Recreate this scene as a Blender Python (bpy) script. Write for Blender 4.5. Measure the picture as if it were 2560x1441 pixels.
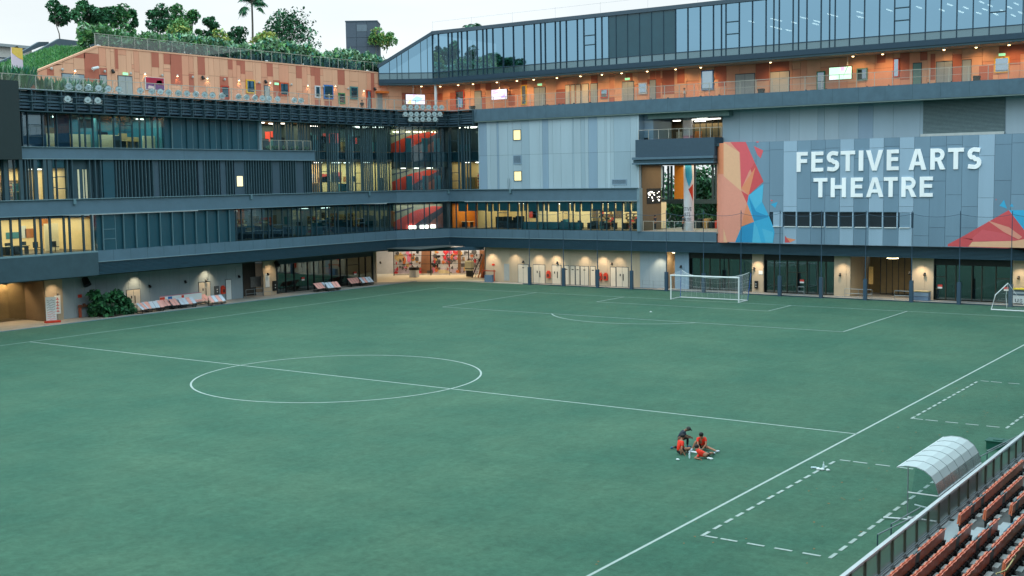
import bpy, bmesh, math, random
from mathutils import Vector, Matrix
from math import radians as R_, pi, sin, cos
sc = bpy.context.scene
for o in list(bpy.data.objects): bpy.data.objects.remove(o)
COL = sc.collection

# ------------------------------------------------------------------ camera
CF = 2999.174
CAM = Vector((53.107, -55.690, 12.4205))
YAW, PIT, ROL = -0.615319, -0.0905558, -0.0155407
FW = Vector((sin(YAW)*cos(PIT), cos(YAW)*cos(PIT), sin(PIT)))
_r = Vector((cos(YAW), -sin(YAW), 0)); _u = _r.cross(FW)
RT = _r*cos(ROL)+_u*sin(ROL); UP = -_r*sin(ROL)+_u*cos(ROL)
cd = bpy.data.cameras.new('camera'); cam = bpy.data.objects.new('camera', cd); COL.objects.link(cam)
cd.sensor_width = 36; cd.lens = CF/2560*36; cd.clip_start = .5; cd.clip_end = 3000
m = Matrix.Identity(4)
for i in range(3): m[i][0] = RT[i]; m[i][1] = UP[i]; m[i][2] = -FW[i]; m[i][3] = CAM[i]
cam.matrix_world = m; sc.camera = cam

# ------------------------------------------------------------------ sky
W = bpy.data.worlds.new('World'); sc.world = W; W.use_nodes = True
nt = W.node_tree; nt.nodes.clear(); N = nt.nodes.new; Lk = nt.links.new
SUN_EL, SUN_ROT = R_(52), R_(215)
out = N('ShaderNodeOutputWorld'); add = N('ShaderNodeAddShader')
b1 = N('ShaderNodeBackground'); b2 = N('ShaderNodeBackground')
sky = N('ShaderNodeTexSky'); sky.sky_type = 'NISHITA'; sky.sun_disc = False; sky.sun_elevation = SUN_EL; sky.sun_rotation = SUN_ROT; sky.dust_density = 3
Lk(sky.outputs[0], b1.inputs[0]); b1.inputs[1].default_value = .012
tc = N('ShaderNodeTexCoord'); sep = N('ShaderNodeSeparateXYZ'); Lk(tc.outputs['Generated'], sep.inputs[0])
cr = N('ShaderNodeValToRGB'); Lk(sep.outputs[2], cr.inputs[0])
e = cr.color_ramp.elements
e[0].position = 0.0; e[0].color = (.85, .92, .94, 1)
e[1].position = 1.0; e[1].color = (1.35, 1.95, 2.2, 1)
e = cr.color_ramp.elements.new(.22); e.color = (.90, .97, .99, 1)
e = cr.color_ramp.elements.new(.45); e.color = (1.45, 1.78, 1.92, 1)
nz = N('ShaderNodeTexNoise'); nz.inputs['Scale'].default_value = 3.2; nz.inputs['Detail'].default_value = 6
mp = N('ShaderNodeMapping'); mp.inputs['Scale'].default_value = (1, 1, 3.5); Lk(tc.outputs['Generated'], mp.inputs[0]); Lk(mp.outputs[0], nz.inputs[0])
mr = N('ShaderNodeMapRange'); mr.inputs[1].default_value = .35; mr.inputs[2].default_value = .7; mr.inputs[3].default_value = .90; mr.inputs[4].default_value = 1.06
Lk(nz.outputs[0], mr.inputs[0])
mx = N('ShaderNodeVectorMath'); mx.operation = 'SCALE'; Lk(cr.outputs[0], mx.inputs[0]); Lk(mr.outputs[0], mx.inputs['Scale'])
Lk(mx.outputs[0], b2.inputs[0]); b2.inputs[1].default_value = 1.0
Lk(b1.outputs[0], add.inputs[0]); Lk(b2.outputs[0], add.inputs[1]); Lk(add.outputs[0], out.inputs[0])
sl = bpy.data.lights.new('sun', 'SUN'); sl.energy = .5; sl.angle = R_(25); sl.color = (1, .96, .9)
so = bpy.data.objects.new('sun', sl); COL.objects.link(so)
so.rotation_euler = (R_(90)-SUN_EL, 0, pi-SUN_ROT)
sc.view_settings.view_transform = 'Standard'; sc.view_settings.look = 'None'; sc.view_settings.exposure = .1; sc.view_settings.gamma = 1
sc.cycles.max_bounces = 5; sc.cycles.diffuse_bounces = 3; sc.cycles.glossy_bounces = 3; sc.cycles.transparent_max_bounces = 16
sc.cycles.use_denoising = True; sc.cycles.caustics_reflective = False; sc.cycles.caustics_refractive = False
sc.cycles.sample_clamp_indirect = 4

# ------------------------------------------------------------------ materials
def lin(c):
    return tuple((x/255/12.92 if x/255 <= .04045 else ((x/255+.055)/1.055)**2.4) for x in c)
MATS = {}
def mat(name, rgb, k=1.0, rough=.75, var=.12, scale=3.0, metal=0, emit=0, bump=0, streak=0, spec=.4, isl=.045, obv=.03):
    if name in MATS: return MATS[name]
    c = tuple(min(1, x*k) for x in lin(rgb))
    m = bpy.data.materials.new(name); m.use_nodes = True; t = m.node_tree; b = t.nodes['Principled BSDF']
    b.inputs['Roughness'].default_value = rough; b.inputs['Metallic'].default_value = metal; b.inputs['Specular IOR Level'].default_value = spec
    if emit:
        b.inputs['Emission Color'].default_value = (*c, 1); b.inputs['Emission Strength'].default_value = emit
    co = t.nodes.new('ShaderNodeTexCoord'); src = co.outputs['Object']
    mpn = t.nodes.new('ShaderNodeMapping'); t.links.new(src, mpn.inputs[0])
    if streak: mpn.inputs['Scale'].default_value = (1, 1, .12)
    n = t.nodes.new('ShaderNodeTexNoise'); n.inputs['Scale'].default_value = scale; n.inputs['Detail'].default_value = 5; n.inputs['Roughness'].default_value = .65
    t.links.new(mpn.outputs[0], n.inputs[0])
    r = t.nodes.new('ShaderNodeMapRange'); r.inputs[1].default_value = .25; r.inputs[2].default_value = .75; r.inputs[3].default_value = 1-var; r.inputs[4].default_value = 1+var
    t.links.new(n.outputs[0], r.inputs[0])
    ge = t.nodes.new('ShaderNodeNewGeometry'); oi = t.nodes.new('ShaderNodeObjectInfo'); fac = r.outputs[0]
    for src_, am in ((ge.outputs['Random Per Island'], isl), (oi.outputs['Random'], obv)):
        q = t.nodes.new('ShaderNodeMapRange'); q.inputs[3].default_value = 1-am; q.inputs[4].default_value = 1+am; t.links.new(src_, q.inputs[0])
        w = t.nodes.new('ShaderNodeMath'); w.operation = 'MULTIPLY'; t.links.new(fac, w.inputs[0]); t.links.new(q.outputs[0], w.inputs[1]); fac = w.outputs[0]
    v = t.nodes.new('ShaderNodeVectorMath'); v.operation = 'SCALE'; v.inputs[0].default_value = c; t.links.new(fac, v.inputs['Scale'])
    t.links.new(v.outputs[0], b.inputs['Base Color'])
    if bump:
        bn = t.nodes.new('ShaderNodeBump'); bn.inputs['Strength'].default_value = bump; bn.inputs['Distance'].default_value = .02
        n2 = t.nodes.new('ShaderNodeTexNoise'); n2.inputs['Scale'].default_value = scale*8; t.links.new(src, n2.inputs[0])
        t.links.new(n2.outputs[0], bn.inputs['Height']); t.links.new(bn.outputs[0], b.inputs['Normal'])
    MATS[name] = m; return m
def glass(name, tint, refl, fac, rough=.02, base=None, wob=.0):
    """thin pane: part mirror, the rest lets light through (or shows a dark back-painted body)"""
    if name in MATS: return MATS[name]
    m = bpy.data.materials.new(name); m.use_nodes = True; t = m.node_tree; t.nodes.remove(t.nodes['Principled BSDF'])
    o = t.nodes['Material Output']; g = t.nodes.new('ShaderNodeBsdfGlossy'); g.inputs['Color'].default_value = (*refl, 1); g.inputs['Roughness'].default_value = rough
    if base is None:
        b = t.nodes.new('ShaderNodeBsdfTransparent'); b.inputs[0].default_value = (*tint, 1)
    else:
        b = t.nodes.new('ShaderNodeBsdfDiffuse'); b.inputs[0].default_value = (*base, 1)
    lw = t.nodes.new('ShaderNodeFresnel'); lw.inputs['IOR'].default_value = 1.5
    mr = t.nodes.new('ShaderNodeMapRange'); mr.inputs[1].default_value = 0; mr.inputs[2].default_value = 1; mr.inputs[3].default_value = fac; mr.inputs[4].default_value = 1
    t.links.new(lw.outputs[0], mr.inputs[0])
    x = t.nodes.new('ShaderNodeMixShader'); t.links.new(mr.outputs[0], x.inputs[0]); t.links.new(b.outputs[0], x.inputs[1]); t.links.new(g.outputs[0], x.inputs[2]); t.links.new(x.outputs[0], o.inputs[0])
    if wob:
        co = t.nodes.new('ShaderNodeTexCoord'); n = t.nodes.new('ShaderNodeTexNoise'); n.inputs['Scale'].default_value = .35; t.links.new(co.outputs['Object'], n.inputs[0])
        bn = t.nodes.new('ShaderNodeBump'); bn.inputs['Strength'].default_value = wob; bn.inputs['Distance'].default_value = .05
        t.links.new(n.outputs[0], bn.inputs['Height']); t.links.new(bn.outputs[0], g.inputs['Normal'])
    MATS[name] = m; return m
def net_mat(name, rgb, alpha, scale):
    """woven mesh: thin cords with open squares between them"""
    m = bpy.data.materials.new(name); m.use_nodes = True; t = m.node_tree; b = t.nodes['Principled BSDF']; b.inputs['Base Color'].default_value = (*lin(rgb), 1)
    o = t.nodes['Material Output']; tr = t.nodes.new('ShaderNodeBsdfTransparent'); x = t.nodes.new('ShaderNodeMixShader')
    x.inputs[0].default_value = alpha
    t.links.new(tr.outputs[0], x.inputs[1]); t.links.new(b.outputs[0], x.inputs[2]); t.links.new(x.outputs[0], o.inputs[0])
    MATS[name] = m; return m

band = mat('slate cladding', (82, 108, 124), 1.05, .6, .10, .8)
bandd = mat('dark slate cladding', (52, 78, 88), .95, .65, .10, .8)
louvre = mat('louvre blades', (44, 76, 92), .95, .5, .12, 2)
lip = mat('light metal edge', (120, 148, 158), .9, .4, .05)
darkpan = mat('dark glass panel', (38, 80, 94), .95, .3, .10, .6, spec=.5)
darkwall = mat('dark wall', (60, 84, 94), .9, .8, .15, 1)
pilaster = mat('grey pilaster', (66, 88, 102), .9, .7, .08, 1)
finlight = mat('pale fin', (105, 138, 150), .8, .4, .06)
findark = mat('dark fin', (60, 86, 96), .95, .5, .1)
mull = mat('mullion', (38, 72, 86), .8, .4, .1)
mullu = mat('upper mullion', (40, 78, 100), .6, .4, .1)
concrete = mat('parapet concrete', (84, 112, 128), .85, .85, .16, .9, bump=.3)
gl_l = mat('light grey panel', (160, 182, 194), 1, .55, .07, .5, streak=1)
gl_m = mat('mid grey panel', (150, 174, 188), 1, .55, .07, .5, streak=1)
gl_d = mat('blue grey panel', (134, 160, 180), 1, .55, .08, .5, streak=1)
gl_x = mat('pale joint panel', (168, 190, 202), 1, .55, .06, .5, streak=1)
th_m = mat('theatre mid panel', (116, 144, 164), 1, .55, .08, .5, streak=1)
th_m2 = mat('theatre dark panel', (110, 138, 158), 1, .55, .08, .5, streak=1)
th_l = mat('theatre light panel', (150, 176, 196), 1, .55, .07, .5, streak=1)
joint = mat('panel joint', (50, 72, 86), .8)
or_a = mat('sand panel', (232, 174, 140), .92, .7, .07, 1.2, streak=1)
or_b = mat('salmon panel', (228, 160, 128), .92, .7, .07, 1.2, streak=1)
or_c = mat('terracotta panel', (188, 108, 86), .92, .7, .08, 1.2, streak=1)
or_j = mat('terracotta joint', (130, 84, 66), .8)
frostg = mat('grey wall', (148, 164, 172), .95, .7, .08, .8, streak=1)
beige = mat('beige wall', (192, 176, 152), .86, .75, .08, .8, streak=1)
doorw = mat('pale door', (214, 204, 186), .9, .5, .05)
doorg = mat('grey door', (176, 184, 184), .75, .5, .06)
black = mat('black fitting', (22, 26, 28), 1, .5)
white = mat('white paint', (226, 232, 232), .9, .5, .04)
steel = mat('galvanised steel', (150, 162, 166), .8, .35, .1, metal=.4)
thin_rail = mat('pale rail', (196, 196, 184), .7, .4, .06)
red = mat('red paint', (206, 62, 40), .95, .5, .08)
paving = mat('paving concrete', (196, 188, 176), .62, .9, .14, .7, bump=.3)
asphalt = mat('ground surface', (110, 116, 114), .6, .95, .2, .3)
roofm = mat('roof deck', (92, 100, 100), .8, .9, .15, .4)
soff = mat('soffit board', (196, 186, 172), .7, .7, .06)
warmwall = mat('warm room wall', (250, 226, 172), .95, .8, .06)
whitewall = mat('cream room wall', (252, 236, 196), .95, .8, .05)
brownwall = mat('orange room wall', (220, 140, 50), .95, .8, .08)
ceilm = mat('room ceiling', (120, 128, 120), .6, .8)
tealblind = mat('teal roller blind', (62, 132, 146), .95, .7, .06)
floorm = mat('room floor', (120, 108, 84), .7, .6, .1)
shelfm = mat('bookcase wood', (190, 160, 104), .8, .6, .1)
bookm = mat('book spines', (120, 104, 84), .9, .7, .5, 14)
furn = mat('dark furniture', (30, 48, 56), .9, .6, .2)
wood = mat('raw timber', (190, 122, 70), .8, .7, .15)
mural_r = mat('mural red', (222, 66, 34), .95, .6, .06)
mural_r2 = mat('mural rose', (226, 86, 80), .95, .6, .06)
mural_g = mat('mural grey', (84, 84, 96), .9, .6, .25, 1.5)
mural_p = mat('mural pale', (168, 168, 146), .8, .6, .15, 1.5)
emit_w = mat('lit lamp', (255, 232, 180), 1, emit=9)
emit_c = mat('lit strip', (255, 250, 236), 1, emit=5)
emit_s = mat('soffit lamp lens', (255, 214, 150), 1, emit=9)
gclear = glass('clear glass', (.74, .86, .86), (.7, .85, .9), .06)
gtint = glass('tinted glass', (.50, .72, .76), (.55, .78, .88), .16)
gdark = glass('dark tinted glass', (.28, .44, .46), (.45, .62, .70), .22, wob=.1)
gblue = glass('blue curtain glass', (.16, .26, .32), (.27, .49, .66), .74, wob=.12)
gblue2 = glass('blue spandrel glass', (.1, .1, .1), (.32, .48, .55), .38, .12, base=(.04, .085, .105))
grail = glass('balustrade glass', (.80, .90, .88), (.8, .9, .9), .08)
gground = glass('ground floor glass', (.22, .32, .34), (.46, .58, .62), .30)
netw = net_mat('goal netting', (214, 220, 218), .10, 9)
netf = net_mat('fence netting', (60, 80, 84), .035, 6)
meshp = net_mat('perforated mesh', (120, 130, 124), .55, 6)

# ------------------------------------------------------------------ geometry helpers
class Fr:                                   # a vertical plane: s along it, d outwards, z up
    def __init__(s, A, B, side=1):
        s.O = Vector((A[0], A[1])); s.t = (Vector((B[0], B[1]))-s.O).normalized(); s.n = Vector((s.t[1], -s.t[0]))*side
        s.len = (Vector((B[0], B[1]))-s.O).length
    def P(s, a, d, z): q = s.O+s.t*a+s.n*d; return Vector((q[0], q[1], z))
    def px(s, u, v, d=0):                   # photograph pixel -> (s, z) on the plane at depth d
        r = FW*CF+RT*(u-1280)+UP*(720.5-v); A = s.O+s.n*d
        k = (A-CAM.xy).dot(s.n)/r.xy.dot(s.n); X = CAM+r*k
        return (X.xy-A).dot(s.t), X.z
    def su(s, u, v=500, d=0): return s.px(u, v, d)[0]
def gnd(u, v, z=0):
    r = FW*CF+RT*(u-1280)+UP*(720.5-v); return CAM+r*((z-CAM.z)/r.z)
FL = Fr((-42, 0), (-42, 54.9)); FK = Fr((-42, 54.9), (-39.1, 61.5)); FR_ = Fr((0, 61.5), (10, 61.5))
class MB:
    def __init__(s): s.v = []; s.f = []; s.m = []; s.mats = []
    def mi(s, m):
        if m not in s.mats: s.mats.append(m)
        return s.mats.index(m)
    def face(s, pts, m):
        i = len(s.v); s.v += [tuple(p) for p in pts]; s.f.append(tuple(range(i, i+len(pts)))); s.m.append(s.mi(m))
    def hexa(s, p, m):
        i = len(s.v); s.v += [tuple(q) for q in p]; k = s.mi(m)
        for f in ((0, 1, 2, 3), (7, 6, 5, 4), (0, 4, 5, 1), (1, 5, 6, 2), (2, 6, 7, 3), (3, 7, 4, 0)):
            s.f.append(tuple(i+a for a in f)); s.m.append(k)
    def box(s, F, s0, s1, d0, d1, z0, z1, m):
        P = F.P; s.hexa([P(s0, d0, z0), P(s1, d0, z0), P(s1, d1, z0), P(s0, d1, z0), P(s0, d0, z1), P(s1, d0, z1), P(s1, d1, z1), P(s0, d1, z1)], m)
    def cube(s, x0, x1, y0, y1, z0, z1, m):
        s.hexa([(x0, y0, z0), (x1, y0, z0), (x1, y1, z0), (x0, y1, z0), (x0, y0, z1), (x1, y0, z1), (x1, y1, z1), (x0, y1, z1)], m)
    def prism(s, F, pts, d0, d1, m):        # polygon (s,z) extruded in depth
        n = len(pts); i = len(s.v); k = s.mi(m)
        s.v += [tuple(F.P(a, d0, z)) for a, z in pts]+[tuple(F.P(a, d1, z)) for a, z in pts]
        s.f += [tuple(range(i, i+n)), tuple(range(i+2*n-1, i+n-1, -1))]; s.m += [k, k]
        for a in range(n): b = (a+1) % n; s.f.append((i+a, i+b, i+n+b, i+n+a)); s.m.append(k)
    def tube(s, pts, r, m, n=6, r1=None, cap=True):
        pts = [Vector(p) for p in pts]; k = s.mi(m); rings = []
        for a, p in enumerate(pts):
            d = (pts[min(a+1, len(pts)-1)]-pts[max(a-1, 0)]).normalized()
            x = d.cross(Vector((0, 0, 1)) if abs(d.z) < .9 else Vector((1, 0, 0))).normalized(); y = d.cross(x)
            rr = r if r1 is None else r+(r1-r)*a/(len(pts)-1)
            if isinstance(r, (list, tuple)): rr = r[a]
            i = len(s.v); s.v += [tuple(p+(x*cos(2*pi*b/n)+y*sin(2*pi*b/n))*rr) for b in range(n)]; rings.append(i)
        for i, j in zip(rings, rings[1:]):
            for b in range(n): c = (b+1) % n; s.f.append((i+b, i+c, j+c, j+b)); s.m.append(k)
        if cap: s.f += [tuple(rings[0]+b for b in range(n)), tuple(rings[-1]+b for b in reversed(range(n)))]; s.m += [k, k]
    def ball(s, c, rx, ry, rz, m, n=8, h=5):
        c = Vector(c); k = s.mi(m); i0 = len(s.v)
        for a in range(h+1):
            t = pi*a/h
            for b in range(n): p = 2*pi*b/n; s.v.append((c.x+rx*sin(t)*cos(p), c.y+ry*sin(t)*sin(p), c.z+rz*cos(t)))
        for a in range(h):
            for b in range(n): q = (b+1) % n; s.f.append((i0+a*n+b, i0+(a+1)*n+b, i0+(a+1)*n+q, i0+a*n+q)); s.m.append(k)
    def build(s, name, parent=None, smooth=False, **props):
        me = bpy.data.meshes.new(name); me.from_pydata(s.v, [], s.f)
        for m in s.mats: me.materials.append(m)
        me.polygons.foreach_set('material_index', s.m)
        if smooth: me.polygons.foreach_set('use_smooth', [True]*len(s.f))
        me.update(); o = bpy.data.objects.new(name, me); COL.objects.link(o)
        if parent:
            o.parent = parent; L = parent.get('_base')
            if L: o.matrix_parent_inverse = Matrix.Translation((-L[0], -L[1], -L[2]))
            elif parent.parent and parent.parent.get('_base'): pass
        for k, v in props.items(): o[k] = v
        return o
def thing(name, label, cat, base=None, group=None, loc=None, rz=0):
    """an Empty; with base the children are given in world coordinates, with loc in the thing's own"""
    o = bpy.data.objects.new(name, None); COL.objects.link(o); o.empty_display_size = .2
    if base is not None: o.location = base; o['_base'] = tuple(base)
    if loc is not None: o.location = loc; o.rotation_euler = (0, 0, rz)
    o['label'] = label; o['category'] = cat
    if group: o['group'] = group
    return o
def tagp(o, label, cat, group=None):
    o['label'] = label; o['category'] = cat
    if group: o['group'] = group
    return o
def dup(root, loc, rz=None, label=None, sc_=None):
    r = root.copy(); COL.objects.link(r); r.location = loc
    if rz is not None: r.rotation_euler = (r.rotation_euler[0], r.rotation_euler[1], rz)
    if sc_: r.scale = (sc_,)*3 if not isinstance(sc_, tuple) else sc_
    if label: r['label'] = label
    for ch in list(root.children):
        c = ch.copy(); COL.objects.link(c); c.parent = r
        for g in list(ch.children):
            d = g.copy(); COL.objects.link(d); d.parent = c
    return r
def struct(name, mb, **k): return mb.build(name, kind='structure', **k)
LOC = Fr((0, 0), (0, 1))                    # own coordinates: s = y, d = x
def spot(name, loc, tgt, power, cone=110, col=(1, .72, .40), rad=.05, blend=.6):
    l = bpy.data.lights.new(name, 'SPOT'); l.energy = power; l.spot_size = R_(cone); l.spot_blend = blend; l.color = col; l.shadow_soft_size = rad
    o = bpy.data.objects.new(name, l); COL.objects.link(o); o.location = loc
    o.rotation_euler = (Vector(tgt)-Vector(loc)).to_track_quat('-Z', 'Y').to_euler(); return o
def area(name, F, s0, s1, d0, d1, z, power, col=(1, .84, .56)):
    l = bpy.data.lights.new(name, 'AREA'); l.shape = 'RECTANGLE'; l.size = abs(s1-s0); l.size_y = abs(d1-d0); l.energy = power; l.color = col
    o = bpy.data.objects.new(name, l); COL.objects.link(o); o.location = F.P((s0+s1)/2, (d0+d1)/2, z); o.rotation_euler = (0, 0, math.atan2(F.t[1], F.t[0])); return o
def ORD(n):
    w = ['first', 'second', 'third', 'fourth', 'fifth', 'sixth', 'seventh', 'eighth', 'ninth', 'tenth', 'eleventh', 'twelfth', 'thirteenth', 'fourteenth', 'fifteenth', 'sixteenth', 'seventeenth', 'eighteenth', 'nineteenth', 'twentieth', 'twenty-first', 'twenty-second', 'twenty-third', 'twenty-fourth', 'twenty-fifth', 'twenty-sixth', 'twenty-seventh', 'twenty-eighth', 'twenty-ninth', 'thirtieth']
    return w[n] if n < 30 else 'thirtieth'
rnd = random.Random(7)

# ================================================================== THE GROUND
def slab(name, pts, z, m, th=.1, **k):
    mb = MB(); n = len(pts); k_ = mb.mi(m)
    mb.v = [(x, y, z) for x, y in pts]+[(x, y, z-th) for x, y in pts]
    mb.f = [tuple(range(n)), tuple(range(2*n-1, n-1, -1))]+[(a, n+a, n+(a+1) % n, (a+1) % n) for a in range(n)]; mb.m = [k_]*(n+2)
    return mb.build(name, kind='structure', **k)
def poly_ccw(p): return p
slab('ground', [(-900, -900), (900, -900), (900, 900), (-900, 900)], -.12, asphalt, .5)
# artificial turf: fine grain, mown patches, rolled seams
tm = bpy.data.materials.new('artificial turf'); tm.use_nodes = True; t = tm.node_tree; b = t.nodes['Principled BSDF']
b.inputs['Roughness'].default_value = .9; b.inputs['Specular IOR Level'].default_value = .15
b.inputs['Sheen Weight'].default_value = .14; b.inputs['Sheen Roughness'].default_value = .35; b.inputs['Sheen Tint'].default_value = (.62, .95, .72, 1)
co = t.nodes.new('ShaderNodeTexCoord')
def nz_(scale, mapscale=(1, 1, 1), det=4, rough=.6, rot=0):
    mp = t.nodes.new('ShaderNodeMapping'); mp.inputs['Scale'].default_value = mapscale; mp.inputs['Rotation'].default_value = (0, 0, rot); t.links.new(co.outputs['Object'], mp.inputs[0])
    n = t.nodes.new('ShaderNodeTexNoise'); n.inputs['Scale'].default_value = scale; n.inputs['Detail'].default_value = det; n.inputs['Roughness'].default_value = rough; t.links.new(mp.outputs[0], n.inputs[0]); return n.outputs[0]
def rng(x, a, b_, c, d):
    r = t.nodes.new('ShaderNodeMapRange'); r.inputs[1].default_value = a; r.inputs[2].default_value = b_; r.inputs[3].default_value = c; r.inputs[4].default_value = d; t.links.new(x, r.inputs[0]); return r.outputs[0]
def mul(a, c):
    n = t.nodes.new('ShaderNodeMath'); n.operation = 'MULTIPLY'; t.links.new(a, n.inputs[0]); t.links.new(c, n.inputs[1]); return n.outputs[0]
big = rng(nz_(.03, (1, 1, 1), 2), .3, .7, .96, 1.04)
mid = rng(nz_(.35, (.3, 1, 1), 8, .78), .3, .7, .91, 1.09)
mid2 = rng(nz_(1.3, (1, .35, 1), 5, .7, .6), .3, .7, .92, 1.08)
fine = rng(nz_(2.6, (1, 1, 1), 6, .9), .38, .62, .80, 1.20)
fine2 = rng(nz_(1.1, (1, .3, 1), 7, .85, -.6), .36, .64, .91, 1.09)
wv = t.nodes.new('ShaderNodeTexWave'); wv.inputs['Scale'].default_value = .08; wv.inputs['Distortion'].default_value = .6; wv.bands_direction = 'Y'; wv.wave_profile = 'SAW'; t.links.new(co.outputs['Object'], wv.inputs[0])
val = mul(mul(mul(mul(big, mid), mul(mid2, fine)), fine2), rng(wv.outputs[1], 0, 1, .975, 1.025))
g1 = t.nodes.new('ShaderNodeMix'); g1.data_type = 'RGBA'; g1.inputs[6].default_value = (.034, .105, .068, 1); g1.inputs[7].default_value = (.057, .127, .079, 1)
t.links.new(rng(nz_(.12, (1, 1, 1), 5), .35, .65, 0, 1), g1.inputs[0])
sc1 = t.nodes.new('ShaderNodeVectorMath'); sc1.operation = 'SCALE'; t.links.new(g1.outputs[2], sc1.inputs[0]); t.links.new(val, sc1.inputs['Scale']); t.links.new(sc1.outputs[0], b.inputs['Base Color'])
bn = t.nodes.new('ShaderNodeBump'); bn.inputs['Strength'].default_value = .5; bn.inputs['Distance'].default_value = .03; t.links.new(nz_(14, (1, 1, 1), 4, .8), bn.inputs['Height']); t.links.new(bn.outputs[0], b.inputs['Normal'])
arc = [(-41.9+2.2*(1-cos(a)), 58.3+2.2*sin(a)) for a in [i*pi/2/6 for i in range(7)]]
turf = [(41.6, -95), (41.6, 60.55)]+list(reversed(arc))+[(-41.9, -95)]
slab('football_pitch', turf, 0, tm, .1)
slab('left_pavement', [(-41.9, -95), (-41.9, 61.9), (-60, 61.9), (-60, -95)], -.015, paving, .1)
slab('far_pavement', [(-60, 60.55), (60, 60.55), (60, 95), (-60, 95)], -.02, paving, .09)
kb = MB(); kb.cube(-42.02, -41.88, -90, 58.4, -.02, .05, finlight); kb.cube(-27.5, 41, 60.52, 60.64, -.02, .10, bandd)
struct('kerb', kb)
fb = MB(); fb.cube(-10.2, 41, 60.66, 62.4, -.02, .11, paving); struct('raised_footpath', fb)

line_m = mat('pitch marking paint', (214, 232, 222), .53, .9, .16, 5)
line_f = mat('faded pitch marking', (206, 228, 216), .62, .9, .3, 3)
def stripes(name, segs, w=.10, z=.004, m=None):
    mb = MB()
    for x0, y0, x1, y1 in segs:
        d = Vector((x1-x0, y1-y0)).normalized(); q = Vector((-d.y, d.x))*w/2; e_ = d*w/2
        a = Vector((x0, y0))-e_; c = Vector((x1, y1))+e_
        mb.face([(a.x-q.x, a.y-q.y, z), (c.x-q.x, c.y-q.y, z), (c.x+q.x, c.y+q.y, z), (a.x+q.x, a.y+q.y, z)], m or line_m)
    return struct(name, mb)
def ring(name, cx, cy, r, a0, a1, w=.10, n=96, z=.008):
    mb = MB(); P = lambda a, rr: (cx+rr*cos(a), cy+rr*sin(a), z)
    for i in range(n):
        a = a0+(a1-a0)*i/n; c = a0+(a1-a0)*(i+1)/n
        mb.face([P(a, r-w/2), P(a, r+w/2), P(c, r+w/2), P(c, r-w/2)], line_m)
    return struct(name, mb)
HW, HL = 33.81, 52.58
stripes('halfway_line', [(-HW, 0, HW, 0)], .11)
stripes('right_touchline', [(HW, -70, HW, HL)], .115)
stripes('left_touchline', [(-HW, -70, -HW, HL)], .09, m=line_f)
stripes('goal_line', [(-HW, HL, HW, HL)], .09, m=line_f)
stripes('penalty_area_line', [(-20.16, HL, -20.16, HL-16.5), (-20.16, HL-16.5, 20.16, HL-16.5), (20.16, HL-16.5, 20.16, HL)], .11, .012)
stripes('goal_area_line', [(-9.16, HL, -9.16, HL-5.5), (-9.16, HL-5.5, 9.16, HL-5.5), (9.16, HL-5.5, 9.16, HL)], .11, .012)
ring('centre_circle', 0, 0, 9.15, 0, 2*pi, .12)
aa = math.asin(5.5/9.15); ring('penalty_arc', 0, HL-11, 9.15, pi+aa, 2*pi-aa, .11, 48)
mb = MB(); mb.face([(.16*cos(i*pi/6), HL-11+.16*sin(i*pi/6), .004) for i in range(12)], line_m); struct('penalty_spot', mb)
def dashes(x0, y0, x1, y1, n, f=.45):
    o = []
    for i in range(n):
        a = i/n; c = (i+f)/n; o.append((x0+(x1-x0)*a, y0+(y1-y0)*a, x0+(x1-x0)*c, y0+(y1-y0)*c))
    return o
def tech(name, x0, x1, y0, y1, n, k):
    s = dashes(x0, y0, x0, y1, n, .5)+dashes(x1, y0, x1, y1, n, .5)
    s2 = dashes(x0+.75, y0, x1+.1, y0, k, .5)+dashes(x0+.75, y1, x1+.1, y1, k, .5)
    mb = stripes(name, s, .13, .016); stripes(name, s2+[(x0+.16, y1, x0+.5, y1), (x0+.16, y0, x0+.5, y0)], .13, .016)
tech('technical_area_marking', 34.93, 39.5, -18.76, -5.56, 14, 4)
tech('far_technical_area_marking', 34.95, 39.52, 4.95, 18.1, 14, 4)
stripes('worn_side_line', [(-30, -14, 20, -40)], .07, .02, mat('nearly worn line', (96, 150, 128), .36, .9, .5, 4))

# ================================================================== LEFT WING
LW = thing('library_building', 'dark slate office wing with lit library windows running along the left of the pitch', 'building', (-46, 25, 0))
RWB = thing('theatre_building', 'grey panelled theatre building behind the goal with large mural box and open balconies', 'building', (0, 66, 0))
GB = thing('glass_rooftop_block', 'long blue glazed rooftop block with sloping left end above the orange walkway', 'building', (0, 66, 24.2))
OB = thing('rooftop_shop_block', 'orange and terracotta panelled rooftop block carrying the planted roof at upper left', 'building', (-47, 35, 20.3))

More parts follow.
